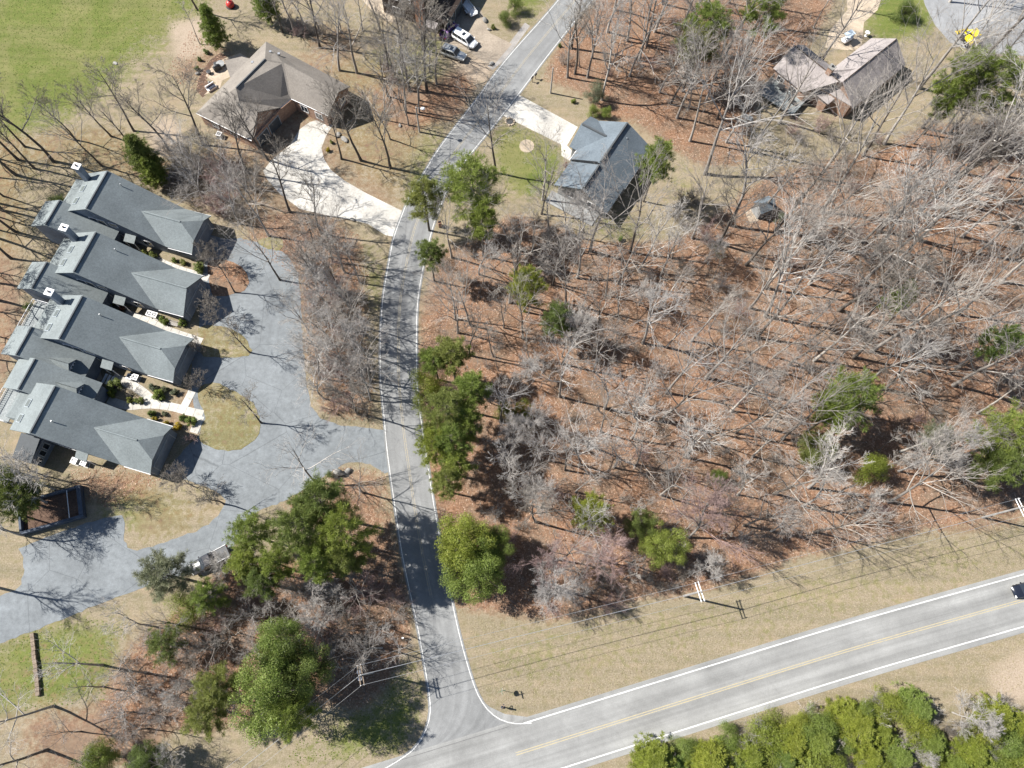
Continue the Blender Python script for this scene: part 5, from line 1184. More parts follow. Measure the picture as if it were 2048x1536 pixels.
def leafy(seed, h, R, base=0.25, lobes=14, n=6500, ln=0.26, wd=0.13, flat=0.75, stems=1):
    rg = np.random.default_rng(seed); T = TB(); C = TB()
    T.tube(np.array([[0, 0, 0], [0.05, 0, h*0.4], [0.0, 0.05, h*0.85]]), [h*0.014, h*0.011, 0.03], 7)
    cen_ = []; zc = h*(base+1)/2
    for k in range(lobes):
        d = rg.normal(0, 1, 3); d /= np.linalg.norm(d); rr = rg.uniform(0.35, 0.98)
        c = np.array([d[0]*R*rr, d[1]*R*rr, zc+d[2]*h*(1-base)/2*rr]); cen_.append((c, R*rg.uniform(0.12, 0.42 if lobes < 30 else 0.27)))
        T.tube(np.array([[0, 0, h*rg.uniform(0.25, 0.6)], c*0.6+np.array([0, 0, zc*0.2]), c]), [0.06, 0.04, 0.015], 3)
    cs = np.array([c for c, _ in cen_]); rs = np.array([r for _, r in cen_]); pr = rs**2/np.sum(rs**2)
    w = rg.choice(lobes, n, p=pr); d = rg.normal(0, 1, (n, 3)); d /= np.linalg.norm(d, axis=1)[:, None]
    p = cs[w]+d*(rs[w]*(rg.uniform(0.45, 1.0, n)+np.abs(rg.normal(0, 0.22, n))))[:, None]*np.array([1, 1, flat])
    nr = d+rg.normal(0, 0.55, (n, 3)); nr[:, 2] += 0.35; nr /= np.linalg.norm(nr, axis=1)[:, None]
    a = np.cross(nr, rg.normal(0, 1, (n, 3))); a /= np.linalg.norm(a, axis=1)[:, None]; b = np.cross(nr, a)
    L_ = ln*rg.uniform(0.6, 1.3, (n, 1)); W_ = wd*rg.uniform(0.7, 1.3, (n, 1))
    C.quads(np.stack([p-a*L_/2-b*W_*0.2, p-a*L_*0.0-b*W_*0.5, p+a*L_/2, p+b*W_*0.5], 1))
    return T, C
def brush(seed, h, R, stems=26, n2=6, n3=5, tw=0.013):
    rg = np.random.default_rng(seed); C = TB(); T = TB()
    T.tube(np.array([[0, 0, 0], [0, 0, 0.15]]), [0.12, 0.06], 5)
    for i in range(stems):
        az = rg.uniform(0, 2*math.pi); tl = rg.uniform(0.1, 0.95); L = h*rg.uniform(0.6, 1.15)
        d = unit(np.array([math.cos(az)*tl*R/h, math.sin(az)*tl*R/h, 1.0])); p = np.array([math.cos(az), math.sin(az), 0])*rg.uniform(0, 0.25*R)
        pts = [p]
        for _ in range(4): d = unit(d+rg.normal(0, 0.14, 3)); pts.append(pts[-1]+d*L/4)
        pts = np.array(pts); C.tube(pts, np.linspace(0.022, tw*0.7, 5), 3)
        for k in range(n2):
            f = rg.uniform(0.3, 1.0)*4; j = min(int(f), 3); q = pts[j]+(pts[j+1]-pts[j])*(f-j); dd = unit(d+rg.normal(0, 0.55, 3)); l = L*rg.uniform(0.18, 0.4)
            e_ = q+dd*l; C.tube(np.array([q, e_]), [tw, tw*0.6], 3)
            for m in range(n3):
                q2 = q+dd*l*rg.uniform(0.3, 1); d3 = unit(dd+rg.normal(0, 0.6, 3)); C.tube(np.array([q2, q2+d3*l*0.45]), [tw*0.7, tw*0.4], 3)
    return T, C

BARE = {}
def reg(key, T, C, tm, cm): BARE[key] = (T.mesh('trunk_'+key, M[tm]), C.mesh('crown_'+key, M[cm]))
for k in range(8): reg(f'oak{k}', *bare_tree(100+k, 18, 0.40+0.04*(k % 3), 0.32+0.05*(k % 4), 8+k % 3, 6, 5, 3, 0.0125, 0.03), ['bark_grey', 'bark_dark', 'bark_grey', 'bark_pale'][k % 4], ['twig_grey', 'twig_grey', 'twig_pale', 'twig_grey'][k % 4])
for k in range(3): reg(f'dark{k}', *bare_tree(140+k, 18, 0.30, 0.42, 9, 7, 6, 5, 0.016, 0.04), 'bark_dark', 'twig_dark')
for k in range(3): reg(f'pale{k}', *bare_tree(160+k, 17, 0.36, 0.34, 9, 7, 5, 4, 0.017, 0.07), 'bark_pale', 'twig_pale')
for k in range(2): reg(f'red{k}', *bare_tree(170+k, 12, 0.42, 0.25, 13, 9, 8, 5, 0.014, 0.05), 'bark_grey', 'twig_red')
for k in range(2): reg(f'fine{k}', *bare_tree(180+k, 12, 0.42, 0.22, 13, 9, 8, 5, 0.014, 0.05), 'bark_pale', 'twig_pale')
for k in range(3): reg(f'slim{k}', *bare_tree(190+k, 12, 0.16, 0.45, 8, 5, 5, 3, 0.016, 0.05, 1, 0.0085), 'bark_grey', 'twig_grey')
for k in range(2): reg(f'multi{k}', *bare_tree(200+k, 6, 0.40, 0.30, 6, 6, 5, 4, 0.013, 0.06, 4, 0.016), 'bark_grey', 'twig_dark')
for k in range(3): reg(f'brush{k}', *brush(220+k, 3.0, 2.2), 'bark_grey', ['twig_grey', 'twig_dark', 'twig_grey'][k])
for k in range(3): reg(f'pine{k}', *conifer(300+k, 16, 2.9+0.3*k, 0.42, 11, 6, 7, 26, 0.44, 0.034), 'bark_dark', 'fol_mid')
for k in range(2): reg(f'open{k}', *conifer(320+k, 15, 2.6, 0.55, 8, 6, 6, 34, 0.42, 0.036), 'bark_dark', 'fol_mid')
for k in range(2): reg(f'cedar{k}', *conifer(330+k, 8, 1.7, 0.12, 15, 8, 6, 26, 0.24, 0.034, 0, 0.8), 'bark_dark', 'fol_dark')
for k in range(3): reg(f'leafy{k}', *leafy(340+k, 11, 4.2, 0.15, 70, 30000, 0.18, 0.085), 'bark_dark', 'fol_bright')
for k in range(3): reg(f'thick{k}', *leafy(350+k, 4.0, 2.6, 0.1, 28, 14000, 0.14, 0.05), 'bark_dark', 'fol_yellow')
for k in range(2): reg(f'clip{k}', *leafy(360+k, 1.15, 0.62, 0.05, 16, 3200, 0.09, 0.05, 0.9), 'bark_dark', 'fol_mid')

NTREE = [0]
def plant(kind, pos, scale, label, cat, group=None, mat=None, name='bare_tree', rz=None, sz=None, wide=None):
    tm, cm = BARE[kind]
    t = thing(name, (pos[0], pos[1], pos[2] if len(pos) > 2 else 0.0), label, cat, group, RND.uniform(0, 6.28) if rz is None else rz)
    w = wide or scale
    t.scale = (w, w, sz or scale)
    link(bpy.data.objects.new('trunk', tm), t); c_ = link(bpy.data.objects.new('crown', cm), t)
    if mat is not None:
        c_.material_slots[0].link = 'OBJECT'; c_.material_slots[0].material = M[mat]
    NTREE[0] += 1
    return t
PLACED = []
def bt(kind, px, py, h, label, base_h=18, group=None, wide=None):
    p = P(px, py); PLACED.append((p[0], p[1])); h *= (1.28 if (px > 1300 and h >= 11) else 1.1); s_ = h/base_h
    plant(kind, p, s_, label, 'tree', group, None, 'bare_tree', None, None, wide)
def O(): return f'oak{RND.randrange(8)}'
# trees that can be told apart, each at its own foot
bt('dark0', 107, 323, 19, 'dark bare tree leaning over the lawn behind the top row house chimney')
bt('dark1', 37, 320, 16, 'dark bare trunk left of the top row house chimney'); bt('dark2', 32, 350, 18, 'dark bare tree casting long shadow at the left edge by the top row house')
bt('dark1', -30, 400, 18, 'dark bare tree at the left edge behind the top row house'); bt('dark0', -40, 470, 19, 'dark bare tree at the left edge behind the second row house')
bt('dark2', -50, 560, 18, 'dark bare tree at the left edge behind the third row house')
bt('dark1', 268, 262, 14, 'bare tree with broken pale branches beside the cedar on the lawn edge'); bt('dark0', 338, 300, 15, 'slim bare tree between the cedar and the brick house')
bt('dark2', 407, 290, 16, 'bare tree at the lower left corner of the brick house'); bt('dark0', 497, 347, 15, 'bare tree in front of the brick house garage')
bt(O(), 679, 141, 16, 'bare tree on the lawn right of the brick house ridge'); bt(O(), 714, 146, 17, 'bare tree with crooked limbs above the shaded gable of the brick house')
bt('dark1', 820, 182, 18, 'tall dark bare tree left of its near twin above the lamp post'); bt('dark0', 854, 182, 18, 'tall straight bare tree below the silver suv')
bt(O(), 812, 225, 15, 'bare tree beside the lamp post'); bt('dark2', 683, 318, 13, 'dark bare tree in the curved lawn, nearest the white driveway')
bt('dark1', 722, 321, 17, 'thick dark bare tree in the curved lawn below the shaded gable'); bt('dark0', 781, 336, 16, 'dark bare tree in the curved lawn nearest the road')
bt('dark1', 536, 320, 14, 'dark bare tree over the shaded part of the white driveway'); bt('dark2', 580, 424, 15, 'dark bare tree at the lower edge of the white driveway')
bt('dark0', 643, 467, 14, 'dark bare tree just below the white driveway'); bt(O(), 538, 472, 14, 'bare tree above the top corner of the parking court')
bt(O(), 760, 60, 15, 'bare tree in front of the dark brown house windows'); bt(O(), 845, 100, 13, 'slim bare tree beside the silver suv'); bt(O(), 640, 95, 16, 'wide bare tree above the ridge of the brick house')
bt(O(), 590, 70, 14, 'bare tree above the top corner of the brick house'); bt('slim0', 400, 88, 9, 'thin leaning pole tree at the lawn corner behind the brick house', 12); bt('dark2', 395, 20, 14, 'bare tree at the upper edge of the lawn')
bt('oak1', 992, 346, 16, 'bare tree between the road and the round mulch ring'); bt('slim1', 1051, 289, 3.5, 'small bare tree in the round mulch ring', 12)
bt(O(), 1135, 155, 15, 'bare tree nearest the thin wooden pole'); bt('dark0', 1150, 148, 16, 'straight bare tree second right of the thin wooden pole'); bt(O(), 1175, 155, 15, 'bare tree third right of the thin wooden pole')
bt('pale0', 1204, 200, 17, 'pale bare tree rising from green shrubs above the blue grey roof'); bt(O(), 1085, 400, 14, 'pale bare tree left of the blue grey house'); bt(O(), 1083, 428, 13, 'bare tree at the lower left of the blue grey house')
bt('oak2', 1410, 348, 20, 'large pale bare tree right of the blue grey house'); bt(O(), 1354, 236, 15, 'bare tree right of the blue grey ridge'); bt('dark1', 1341, 208, 14, 'dark bare tree up right of the blue grey ridge')
bt('dark2', 1437, 487, 16, 'dark trunked bare tree at the grass edge right of the blue grey house'); bt('oak4', 1180, 502, 18, 'bare tree with pale limbs below the blue grey house'); bt('oak5', 1260, 505, 17, 'bare tree at the lower right of the blue grey house')
bt(O(), 1096, 488, 14, 'bare tree below the grass left of the blue grey house'); bt('pale1', 1154, 556, 16, 'forked bare tree with thick pale limbs at the wood edge'); bt(O(), 1236, 567, 15, 'slanting bare trunk at the wood edge below the lawn')
bt(O(), 1106, 570, 12, 'short dark bare trunk right of the bright pine'); bt(O(), 1195, 653, 11, 'bare tree with a short crooked pale trunk in the wood'); bt('pale2', 1286, 686, 18, 'large pale forked tree in the middle of the wood')
bt('oak0', 1412, 756, 17, 'thick slanting bare trunk in the middle of the wood'); bt('oak6', 1119, 793, 15, 'bare tree with a bowed trunk below the green pine clump'); bt('slim2', 1059, 718, 11, 'straight thin bare tree below the bright pine', 12)
bt('slim0', 986, 713, 12, 'straight pale thin tree near the road in the wood', 12); bt(O(), 1321, 842, 15, 'bare tree above the wood centre hollow'); bt('oak3', 911, 638, 13, 'bare tree beside the narrow road in the upper wood'); bt('oak7', 941, 650, 14, 'second bare tree from the road in the upper wood'); bt('dark0', 940, 711, 13, 'dark curved bare tree above the roadside pines')
bt('pale0', 1025, 968, 11, 'bare tree with pale radiating limbs right of the roadside pines', 17); bt('fine0', 1060, 1010, 9, 'fine twigged pale tree in the lower left of the wood', 12); bt(O(), 1130, 940, 12, 'bare tree centre of the lower wood')
bt('pale1', 1175, 893, 14, 'pale bare trunk above the lower pines', 17); bt('red0', 1377, 1075, 12.5, 'bare tree with reddish twigs right of the verge pine', 12, None, 1.15); bt('fine1', 1397, 1140, 6.5, 'small grey twigged tree right of the verge pine', 12)
bt('fine1', 1115, 1180, 9.5, 'silvery fine twigged tree at the wood edge by the verge', 12, None, 1.05); bt('red1', 1190, 1120, 9.5, 'reddish twigged tree above the silvery tree at the wood edge', 12, None, 1.0); bt('red0', 1075, 1120, 8, 'greyish pink twigged tree right of the big roadside evergreen', 12, None, 0.85)
bt('oak2', 1530, 632, 18, 'tall slanting grey tree in the upper right wood'); bt(O(), 1513, 676, 16, 'slanting bare tree below its taller neighbour in the upper right wood'); bt('slim1', 1666, 726, 13, 'straight thin slanting trunk in the right wood', 12); bt('oak5', 1708, 715, 17, 'thick grey slanting trunk in the right wood')
bt('oak4', 1800, 692, 20, 'largest slanting grey tree in the right wood'); bt(O(), 1577, 729, 13, 'slanting bare tree with broken top in the right wood'); bt('dark1', 1805, 371, 16, 'dark slanting trunk below the big pine at the upper right'); bt(O(), 1924, 473, 16, 'slanting bare tree at the right edge of the wood')
bt(O(), 1724, 484, 15, 'bare tree in the clearing right of the small shed'); bt('oak1', 1492, 530, 15, 'bare tree below the small shed'); bt(O(), 1550, 531, 14, 'bare tree below the log pile')
bt('pale2', 1732, 769, 14, 'pale spreading tree above the olive pine in the right wood', 17); bt('fine0', 1797, 942, 12, 'silvery spreading tree above the verge at the right', 12, None, 1.05); bt(O(), 1906, 771, 17, 'slanting trunk at the right edge above the dark pine'); bt('pale0', 1604, 1012, 12, 'pale slanting tree above the wires', 17); bt(O(), 1548, 987, 13, 'bare slanting tree left of the pale one above the wires'); bt(O(), 1564, 878, 14, 'bare tree left of the round olive pine')
bt('oak3', 1637, 358, 16, 'bare tree below the grey deck corner'); bt(O(), 1501, 303, 15, 'bare tree below the picnic table'); bt('oak7', 1768, 288, 17, 'spreading bare tree below the pinkish roof'); bt(O(), 1726, 312, 15, 'bare tree left below the pinkish roof'); bt(O(), 1558, 246, 15, 'bare tree rising through the grey deck edge'); bt(O(), 1847, 268, 13, 'short bare trunk beneath the big upper right pine')
bt('dark2', 1959, 122, 20, 'tall dark bare tree over the asphalt circle'); bt('oak6', 1838, 176, 20, 'tall bare tree slanting beside the yellow machine'); bt(O(), 1897, 372, 17, 'slanting bare tree below the big upper right pine')
bt('oak0', 1640, 130, 15, 'bare tree in front of the pinkish roof'); bt('dark0', 1712, 20, 9, 'low spreading bare tree beside the tan drive at the top')
# court and islands
lot_l = ['bare tree in the strip between court and road, topmost', 'bare tree in the strip between court and road, second from the top', 'bare tree in the strip between court and road, third from the top', 'bare tree in the strip between court and road, nearest the road edge', 'bare tree in the strip between court and road, below its middle', 'bare tree in the strip between court and road, second from the bottom', 'bare tree at the bottom of the strip between court and road']
for (x, y, k), lb in zip(((690, 545, 'pale0'), (655, 585, 'oak1'), (700, 620, 'pale1'), (728, 655, 'oak3'), (665, 690, 'pale2'), (700, 745, 'oak6'), (716, 828, 'dark0')), lot_l): bt(k, x, y, 13, lb)
bt('dark1', 523, 846, 10, 'dark bare tree on the grass island between the two lowest garages'); bt('dark2', 500, 705, 9, 'dark bare tree on the grass island by the third garage'); bt('dark0', 448, 1008, 9, 'dark bare tree at the bend of the drive below the court'); bt('oak2', 632, 965, 12, 'pale bare tree at the lower edge of the court')
bt('oak5', 560, 560, 12, 'bare tree leaning over the upper court'); bt('dark1', 470, 585, 9, 'dark bare tree on the leafy island of the upper court'); bt('oak4', 725, 985, 11, 'bare tree casting branch shadows on the road below the court entrance')
for (x, y, k, w), lb in zip(((438, 535, 'multi0', 0.95), (436, 640, 'multi1', 0.9), (404, 705, 'multi0', 0.6), (402, 775, 'multi1', 0.7), (378, 968, 'multi0', 0.95)), ('twiggy small tree hiding the top row house garage', 'twiggy small tree at the second row house garage', 'twiggy low tree at the upper corner of the third garage', 'twiggy low tree at the lower corner of the third garage', 'twiggy small tree in front of the lowest garage')):
    bt(k, x, y, 6*w, lb, 6)
eg_pending = 0; bt('dark1', 40, 1030, 12, 'dark bare tree over the walled enclosure'); bt('oak6', 55, 965, 12, 'grey limbed bare tree left of the walled enclosure'); bt('pale1', 95, 1005, 13, 'bare tree with white dead limbs at the left edge', 17); bt('dark0', -45, 1165, 17, 'dark bare tree just off the left edge shading the drive'); bt('pale2', 292, 1250, 9, 'bare tree with white broken limbs below the drive', 17); bt('pale0', 303, 1376, 8, 'white limbed bare tree at the lower left', 17); bt(O(), 108, 1412, 13, 'leaning bare tree by the brown block edging'); bt('oak1', 95, 1500, 14, 'bare tree at the lower left corner')
bt('pale1', 631, 1182, 10, 'thin white stemmed tree left of the narrow road', 17); bt('fine0', 656, 1256, 9, 'silvery fine twigged tree left of the narrow road', 12); bt('pale2', 362, 1492, 6, 'small pale tree at the bottom edge left', 17); bt('oak6', 205, 1330, 12, 'bare tree on the lower left lawn')
bt('fine1', 1905, 1425, 7, 'silvery bare tree among the bright thicket at the lower right', 12, None, 0.75); bt('fine0', 1830, 1505, 4, 'small silvery bare shrub tree in the thicket at the bottom right', 12)
# rest of the woods
def inside(p, poly): return bool(inpoly(np.array([p[0]]), np.array([p[1]]), [tuple(q) for q in G(poly)])[0])
HOUSE_KEEP = [[(1090,225),(1340,225),(1340,470),(1180,470),(1090,430)], [(1500,60),(1830,60),(1830,250),(1500,250)], [(380,70),(770,70),(770,320),(380,320)], [(750,-20),(1000,-20),(1000,130),(760,90)]]
ROAD_PTS = np.concatenate([cl, hw])
PENDING = []
def fill(polys, n, sep, kinds, hmin, hmax, base_h, label, cat, group, name='bare_tree', mats=(None,), tries=40000, road=4.6, wide=None):
    pts = []; bb = np.concatenate([np.array(G(p)) for p in polys]); lo, hi = bb.min(0), bb.max(0); c_ = 0
    pp = [[tuple(q) for q in G(p)] for p in polys]; hk = [[tuple(q) for q in G(p)] for p in HOUSE_KEEP]
    while len(pts) < n and c_ < tries:
        c_ += 1; q = (RND.uniform(lo[0], hi[0]), RND.uniform(lo[1], hi[1]))
        ax_, ay_ = np.array([q[0]]), np.array([q[1]])
        if not any(inpoly(ax_, ay_, p)[0] for p in pp) or any(inpoly(ax_, ay_, p)[0] for p in hk): continue
        if any((q[0]-a_)**2+(q[1]-b_)**2 < sep*sep for a_, b_ in pts): continue
        if any((q[0]-a_)**2+(q[1]-b_)**2 < (sep*0.7)**2 for a_, b_ in PLACED): continue
        if np.min(np.hypot(ROAD_PTS[:, 0]-q[0], ROAD_PTS[:, 1]-q[1])) < road: continue
        fx_, fy_ = pix(q)
        if fx_ > 2040 or fy_ < 4 or fy_ > 1560 or fx_ < -70: continue
        pts.append(q); h = RND.uniform(hmin, hmax)
        kd = RND.choice(kinds)
        if name == 'bare_tree' and h < 12.0: nm_ = 'young_tree'
        else: nm_ = name
        o_ = plant(kd, (q[0], q[1], 0), h/base_h, label, cat, group, RND.choice(mats), nm_, None, None, wide and wide*h/base_h)
        PENDING.append((o_, q, h, hmin, hmax, nm_))
    PLACED.extend(pts)
OAKS = [f'oak{k}' for k in range(8)]+['pale0', 'pale1', 'dark1']
W_MAIN = [(870,520),(960,500),(1060,440),(1180,520),(1330,500),(1440,440),(1560,380),(1700,330),(1860,290),(2130,240),(2130,960),(1900,985),(1700,1060),(1560,1080),(1430,1110),(1290,1130),(1200,1180),(1060,1190),(1010,1010),(960,760),(860,700)]
fill([[(1440,420),(1700,330),(1860,290),(2150,230),(2150,700),(1500,720)]], 32, 3.7, OAKS, 15, 25, 18, 'one of the bare grey trees crowding the right half of the wood below the pinkish roofed house', 'tree', 'bare trees in the upper right of the wood')
fill([[(1300,720),(2150,700),(2150,950),(1900,985),(1700,1060),(1560,1090),(1430,1090),(1300,1000)]], 36, 3.3, OAKS, 11, 19, 18, 'one of the bare grey trees crowding the wood above the wires on the right', 'tree', 'bare trees in the lower right of the wood')
fill([[(880,520),(1060,450),(1300,500),(1440,430),(1440,720),(1300,720),(1300,1000),(1250,1150),(1060,1180),(1010,1000),(980,760),(870,680)]], 48, 3.2, OAKS+['slim0', 'slim1', 'fine0'], 10, 17, 18, 'one of the bare grey trees in the wood right of the narrow road', 'tree', 'bare trees in the left half of the wood')
fill([[(1110,130),(1180,30),(1260,-80),(1680,-80),(1640,60),(1500,180),(1480,330),(1420,330),(1340,280),(1260,200)]], 30, 3.5, OAKS+['slim1'], 13, 21, 18, 'one of the bare grey trees in the wood above the blue grey roofed house', 'tree', 'bare trees in the upper wood')
fill([[(1850,130),(2150,120),(2150,260),(1850,280)], [(1820,-60),(2150,-60),(2150,10),(1900,10)]], 12, 4.5, OAKS, 13, 19, 18, 'one of the bare grey trees below the asphalt circle at the upper right', 'tree', 'bare trees by the asphalt circle')
fill([[(520,1170),(800,1110),(820,1290),(700,1330),(640,1270),(420,1290)], [(60,1440),(360,1450),(450,1540),(60,1560)]], 14, 4.0, OAKS+['fine0'], 7, 11, 18, 'one of the bare trees in the leafy wood left of the narrow road', 'tree', 'bare trees in the lower left wood')
fill([[(-150,330),(40,400),(20,560),(-40,700),(-150,900)]], 9, 4.0, ['dark0', 'dark1', 'dark2'], 14, 19, 18, 'one of the dark bare trees behind the row houses at the left edge', 'tree', 'bare trees behind the row houses')
fill([[(610,60),(750,70),(730,160),(800,250),(880,160),(830,110)]], 8, 3.2, OAKS, 9, 14, 18, 'one of the bare trees between the brick house and the dark brown house', 'tree', 'bare trees between the two upper left houses')
fill([[(630,500),(720,520),(745,640),(745,800),(650,815),(618,690)]], 20, 2.3, OAKS+['pale2', 'pale1', 'fine0', 'fine1'], 9, 14, 17, 'tree in the strip', 'tree', 'bare trees in the strip between court and road', road=3.4)
fill([[(300,300),(480,300),(540,380),(500,460),(420,420),(320,370)]], 9, 3.0, OAKS+['dark0', 'dark1'], 8, 13, 18, 'tree above the row houses', 'tree', 'bare trees in the thicket above the row houses', road=4.0)
fill([[(-120,300),(90,290),(250,240),(330,300),(250,330),(60,340),(10,420),(-120,520)]], 12, 3.4, ['dark0', 'dark1', 'dark2', 'oak1', 'oak5'], 11, 17, 18, 'tree behind the row houses', 'tree', 'bare trees on the slope behind the row houses', road=4.0)
fill([[(560,60),(760,60),(790,130),(880,170),(820,250),(760,300),(700,140),(600,100)]], 12, 3.0, OAKS+['dark2'], 9, 15, 18, 'tree between houses', 'tree', 'more bare trees between the two upper left houses', road=4.2)
fill([[(330,1250),(560,1160),(800,1130),(815,1290),(690,1340),(330,1470),(150,1440),(200,1330)]], 22, 3.0, OAKS+['fine1', 'pale1'], 6, 11, 18, 'tree lower left', 'tree', 'more bare trees in the lower left wood', road=4.0)
fill([[(-60,920),(110,930),(120,985),(60,1070),(-60,1100)]], 7, 2.4, ['pale0', 'pale2', 'oak3', 'dark1'], 9, 13, 17, 'tree by enclosure', 'tree', 'bare trees around the walled enclosure', road=4.0)
# saplings and brush
W2 = [[(870,520),(960,500),(1060,450),(1180,520),(1330,500),(1440,440),(1700,330),(2130,240),(2130,960),(1900,985),(1700,1060),(1430,1100),(1200,1190),(1060,1200),(960,1000),(940,760)], [(1110,130),(1180,30),(1260,-60),(1600,-60),(1560,120),(1480,300),(1340,280),(1230,190)]]
fill(W2, 140, 1.5, ['slim0', 'slim1', 'slim2'], 5, 12, 12, 'one of the thin bare saplings scattered through the brown woods', 'sapling', 'saplings in the woods', 'sapling')
fill(W2, 95, 2.0, ['brush0', 'brush1', 'brush2'], 1.6, 3.2, 3.0, 'one of the low grey brush clumps on the leafy wood floor', 'brush', 'brush clumps in the woods', 'brush_clump', (None, None, 'twig_red', 'twig_pale'))
for reg_, n_, lb, gr_ in (([[(330,300),(480,330),(520,400),(470,460),(400,420),(330,360)]], 26, 'one of the grey brush clumps in the thicket above the top row house', 'thicket above the row houses'),
                          ([[(610,480),(700,500),(745,660),(755,840),(650,830),(612,700)]], 40, 'one of the grey brush clumps in the strip between the court and the narrow road', 'brush in the roadside strip'),
                          ([[(640,520),(700,510),(740,600),(745,820),(650,815),(620,700)]], 0, '', ''),
                          ([[(330,1240),(640,1140),(790,1120),(800,1290),(680,1330),(330,1460),(130,1440)]], 40, 'one of the grey brush clumps in the lower left wood', 'brush in the lower left wood'),
                          ([[(560,60),(760,80),(780,170),(700,150),(600,110)]], 12, 'one of the grey brush clumps between the upper left houses', 'brush between the upper left houses'),
                          ([[(1290,400),(1400,400),(1420,480),(1330,500)], [(1560,240),(1700,240),(1760,290),(1600,310)]], 12, 'one of the grey brush clumps near the houses on the right', 'brush near the right houses')):
    fill(reg_, n_, 1.5, ['brush0', 'brush1', 'brush2'], 2.0, 4.2, 3.0, lb, 'brush', gr_, 'brush_clump', (None, None, None, 'twig_pale', 'twig_red'), road=4.0)
fill([[(1030,1200),(1130,1235),(1300,1190),(1430,1160),(1420,1110),(1250,1160),(1060,1180)]], 16, 1.8, ['brush0', 'brush2', 'brush1'], 1.6, 3.0, 3.0, 'one of the reddish grey brush clumps along the lower edge of the wood', 'brush', 'brush along the verge', 'brush_clump', ('twig_red', None))

# ------------------------------------------------------------------ evergreens (px, py of the crown's middle, its height, size, kind, colour)
def eg(kind, px, py, h, base_h, label, mat=None, wide=1.0, name='pine_tree', zc=0.62, cat='tree', group=None):
    q = P(px, py, h*zc); s_ = h/base_h; wide = wide*(1.02 if name == 'pine_tree' else 0.98)
    plant(kind, (q[0], q[1], 0), s_, label, cat, group, mat, name, None, None, s_*wide); PLACED.append((q[0], q[1]))
eg('pine2', 945, 385, 17, 16, 'large green pine over the road bend', 'fol_mid', 1.35)
eg('pine0', 850, 405, 13, 16, 'lighter pine hanging over the road left of the large one', 'fol_olive', 1.25)
eg('open0', 862, 520, 11, 15, 'open pine leaning over the road below the bend', 'fol_dark', 1.2); eg('open1', 965, 455, 14, 15, 'dark trunked pine below the large road bend pine', 'fol_mid', 1.0)
eg('pine1', 1052, 580, 12, 16, 'bright pine in the upper left of the wood', 'fol_yellow', 1.25); eg('pine0', 1112, 645, 11, 16, 'dark green pine below the bright one in the wood', 'fol_dark', 1.2)
eg('open0', 905, 720, 12, 15, 'olive pine at the top of the roadside row', 'fol_olive', 1.3); eg('thick0', 856, 778, 6, 4.0, 'bright yellow green bush tree overhanging the road edge', 'fol_yellow', 0.75, 'evergreen_tree')
eg('pine2', 895, 830, 14, 16, 'large olive pine in the roadside row', 'fol_olive', 1.2); eg('pine1', 905, 890, 13, 16, 'dark pine in the roadside row below the large one', 'fol_mid', 1.15); eg('open1', 940, 790, 13, 15, 'open pine at the right of the roadside row', 'fol_mid', 1.2)
eg('pine0', 895, 965, 11, 16, 'lowest olive pine of the roadside row', 'fol_olive', 1.15); eg('thick1', 1012, 820, 5, 4.0, 'small bright evergreen right of the roadside row, left of its twin', 'fol_bright', 0.55, 'evergreen_tree'); eg('thick2', 1044, 822, 5, 4.0, 'small yellow evergreen right of the roadside row, right of its twin', 'fol_yellow', 0.55, 'evergreen_tree')
eg('leafy0', 925, 1090, 12, 11, 'big yellow green evergreen bulging over the narrow road, upper half', 'fol_yellow', 1.0, 'evergreen_tree', 0.55); eg('leafy1', 955, 1145, 11, 11, 'big dark green evergreen below the yellow green one by the road', 'fol_mid', 1.05, 'evergreen_tree', 0.5)
eg('leafy2', 985, 1090, 9, 11, 'mid green evergreen right of the big roadside evergreens', 'fol_mid', 0.85, 'evergreen_tree', 0.5)
eg('pine1', 1180, 1025, 10, 16, 'bright airy pine in the lower wood', 'fol_yellow', 1.35); eg('leafy1', 1325, 1092, 9, 11, 'round green evergreen at the wood edge above the wires', 'fol_mid', 0.95, 'evergreen_tree', 0.55); eg('leafy2', 1282, 1045, 8, 11, 'smaller dark evergreen up left of the round one above the wires', 'fol_dark', 0.75, 'evergreen_tree', 0.55)
eg('pine0', 650, 1010, 18, 16, 'dark pine left of the road below the court, topmost of its clump', 'fol_dark', 1.05); eg('pine1', 610, 1060, 18, 16, 'dark pine left of the road below the court, left in its clump', 'fol_dark', 1.0); eg('pine2', 690, 1070, 18, 16, 'dark pine left of the road below the court, lowest of its clump', 'fol_mid', 0.95)
eg('pine2', 508, 1068, 12, 16, 'round green pine at the drive bend above the pickup', 'fol_mid', 1.15); eg('open1', 698, 1125, 15, 15, 'slim green pine below the dark clump beside the road', 'fol_olive', 0.9)
eg('pine1', 335, 1150, 11, 16, 'airy grey green pine left of the pickup', 'fol_grey', 1.5); eg('pine0', 420, 1195, 10, 16, 'green pine below the pickup', 'fol_mid', 1.2); eg('thick0', 380, 1222, 6, 4.0, 'dense green evergreen below the airy pine', 'fol_mid', 0.75, 'evergreen_tree'); eg('open0', 500, 1130, 11, 15, 'open pine right of the pickup', 'fol_mid', 1.2); eg('open1', 530, 1165, 11, 15, 'open pine in the lower left wood, right of the pickup', 'fol_dark', 1.15)
eg('open1', 560, 1130, 13, 15, 'green pine below the dark clump, left of the slim one', 'fol_mid', 0.95); eg('open0', 640, 1130, 16, 15, 'open pine under the dark clump', 'fol_mid', 0.9); eg('pine1', 590, 1430, 15, 16, 'green pine below the bright evergreens', 'fol_mid', 0.85)
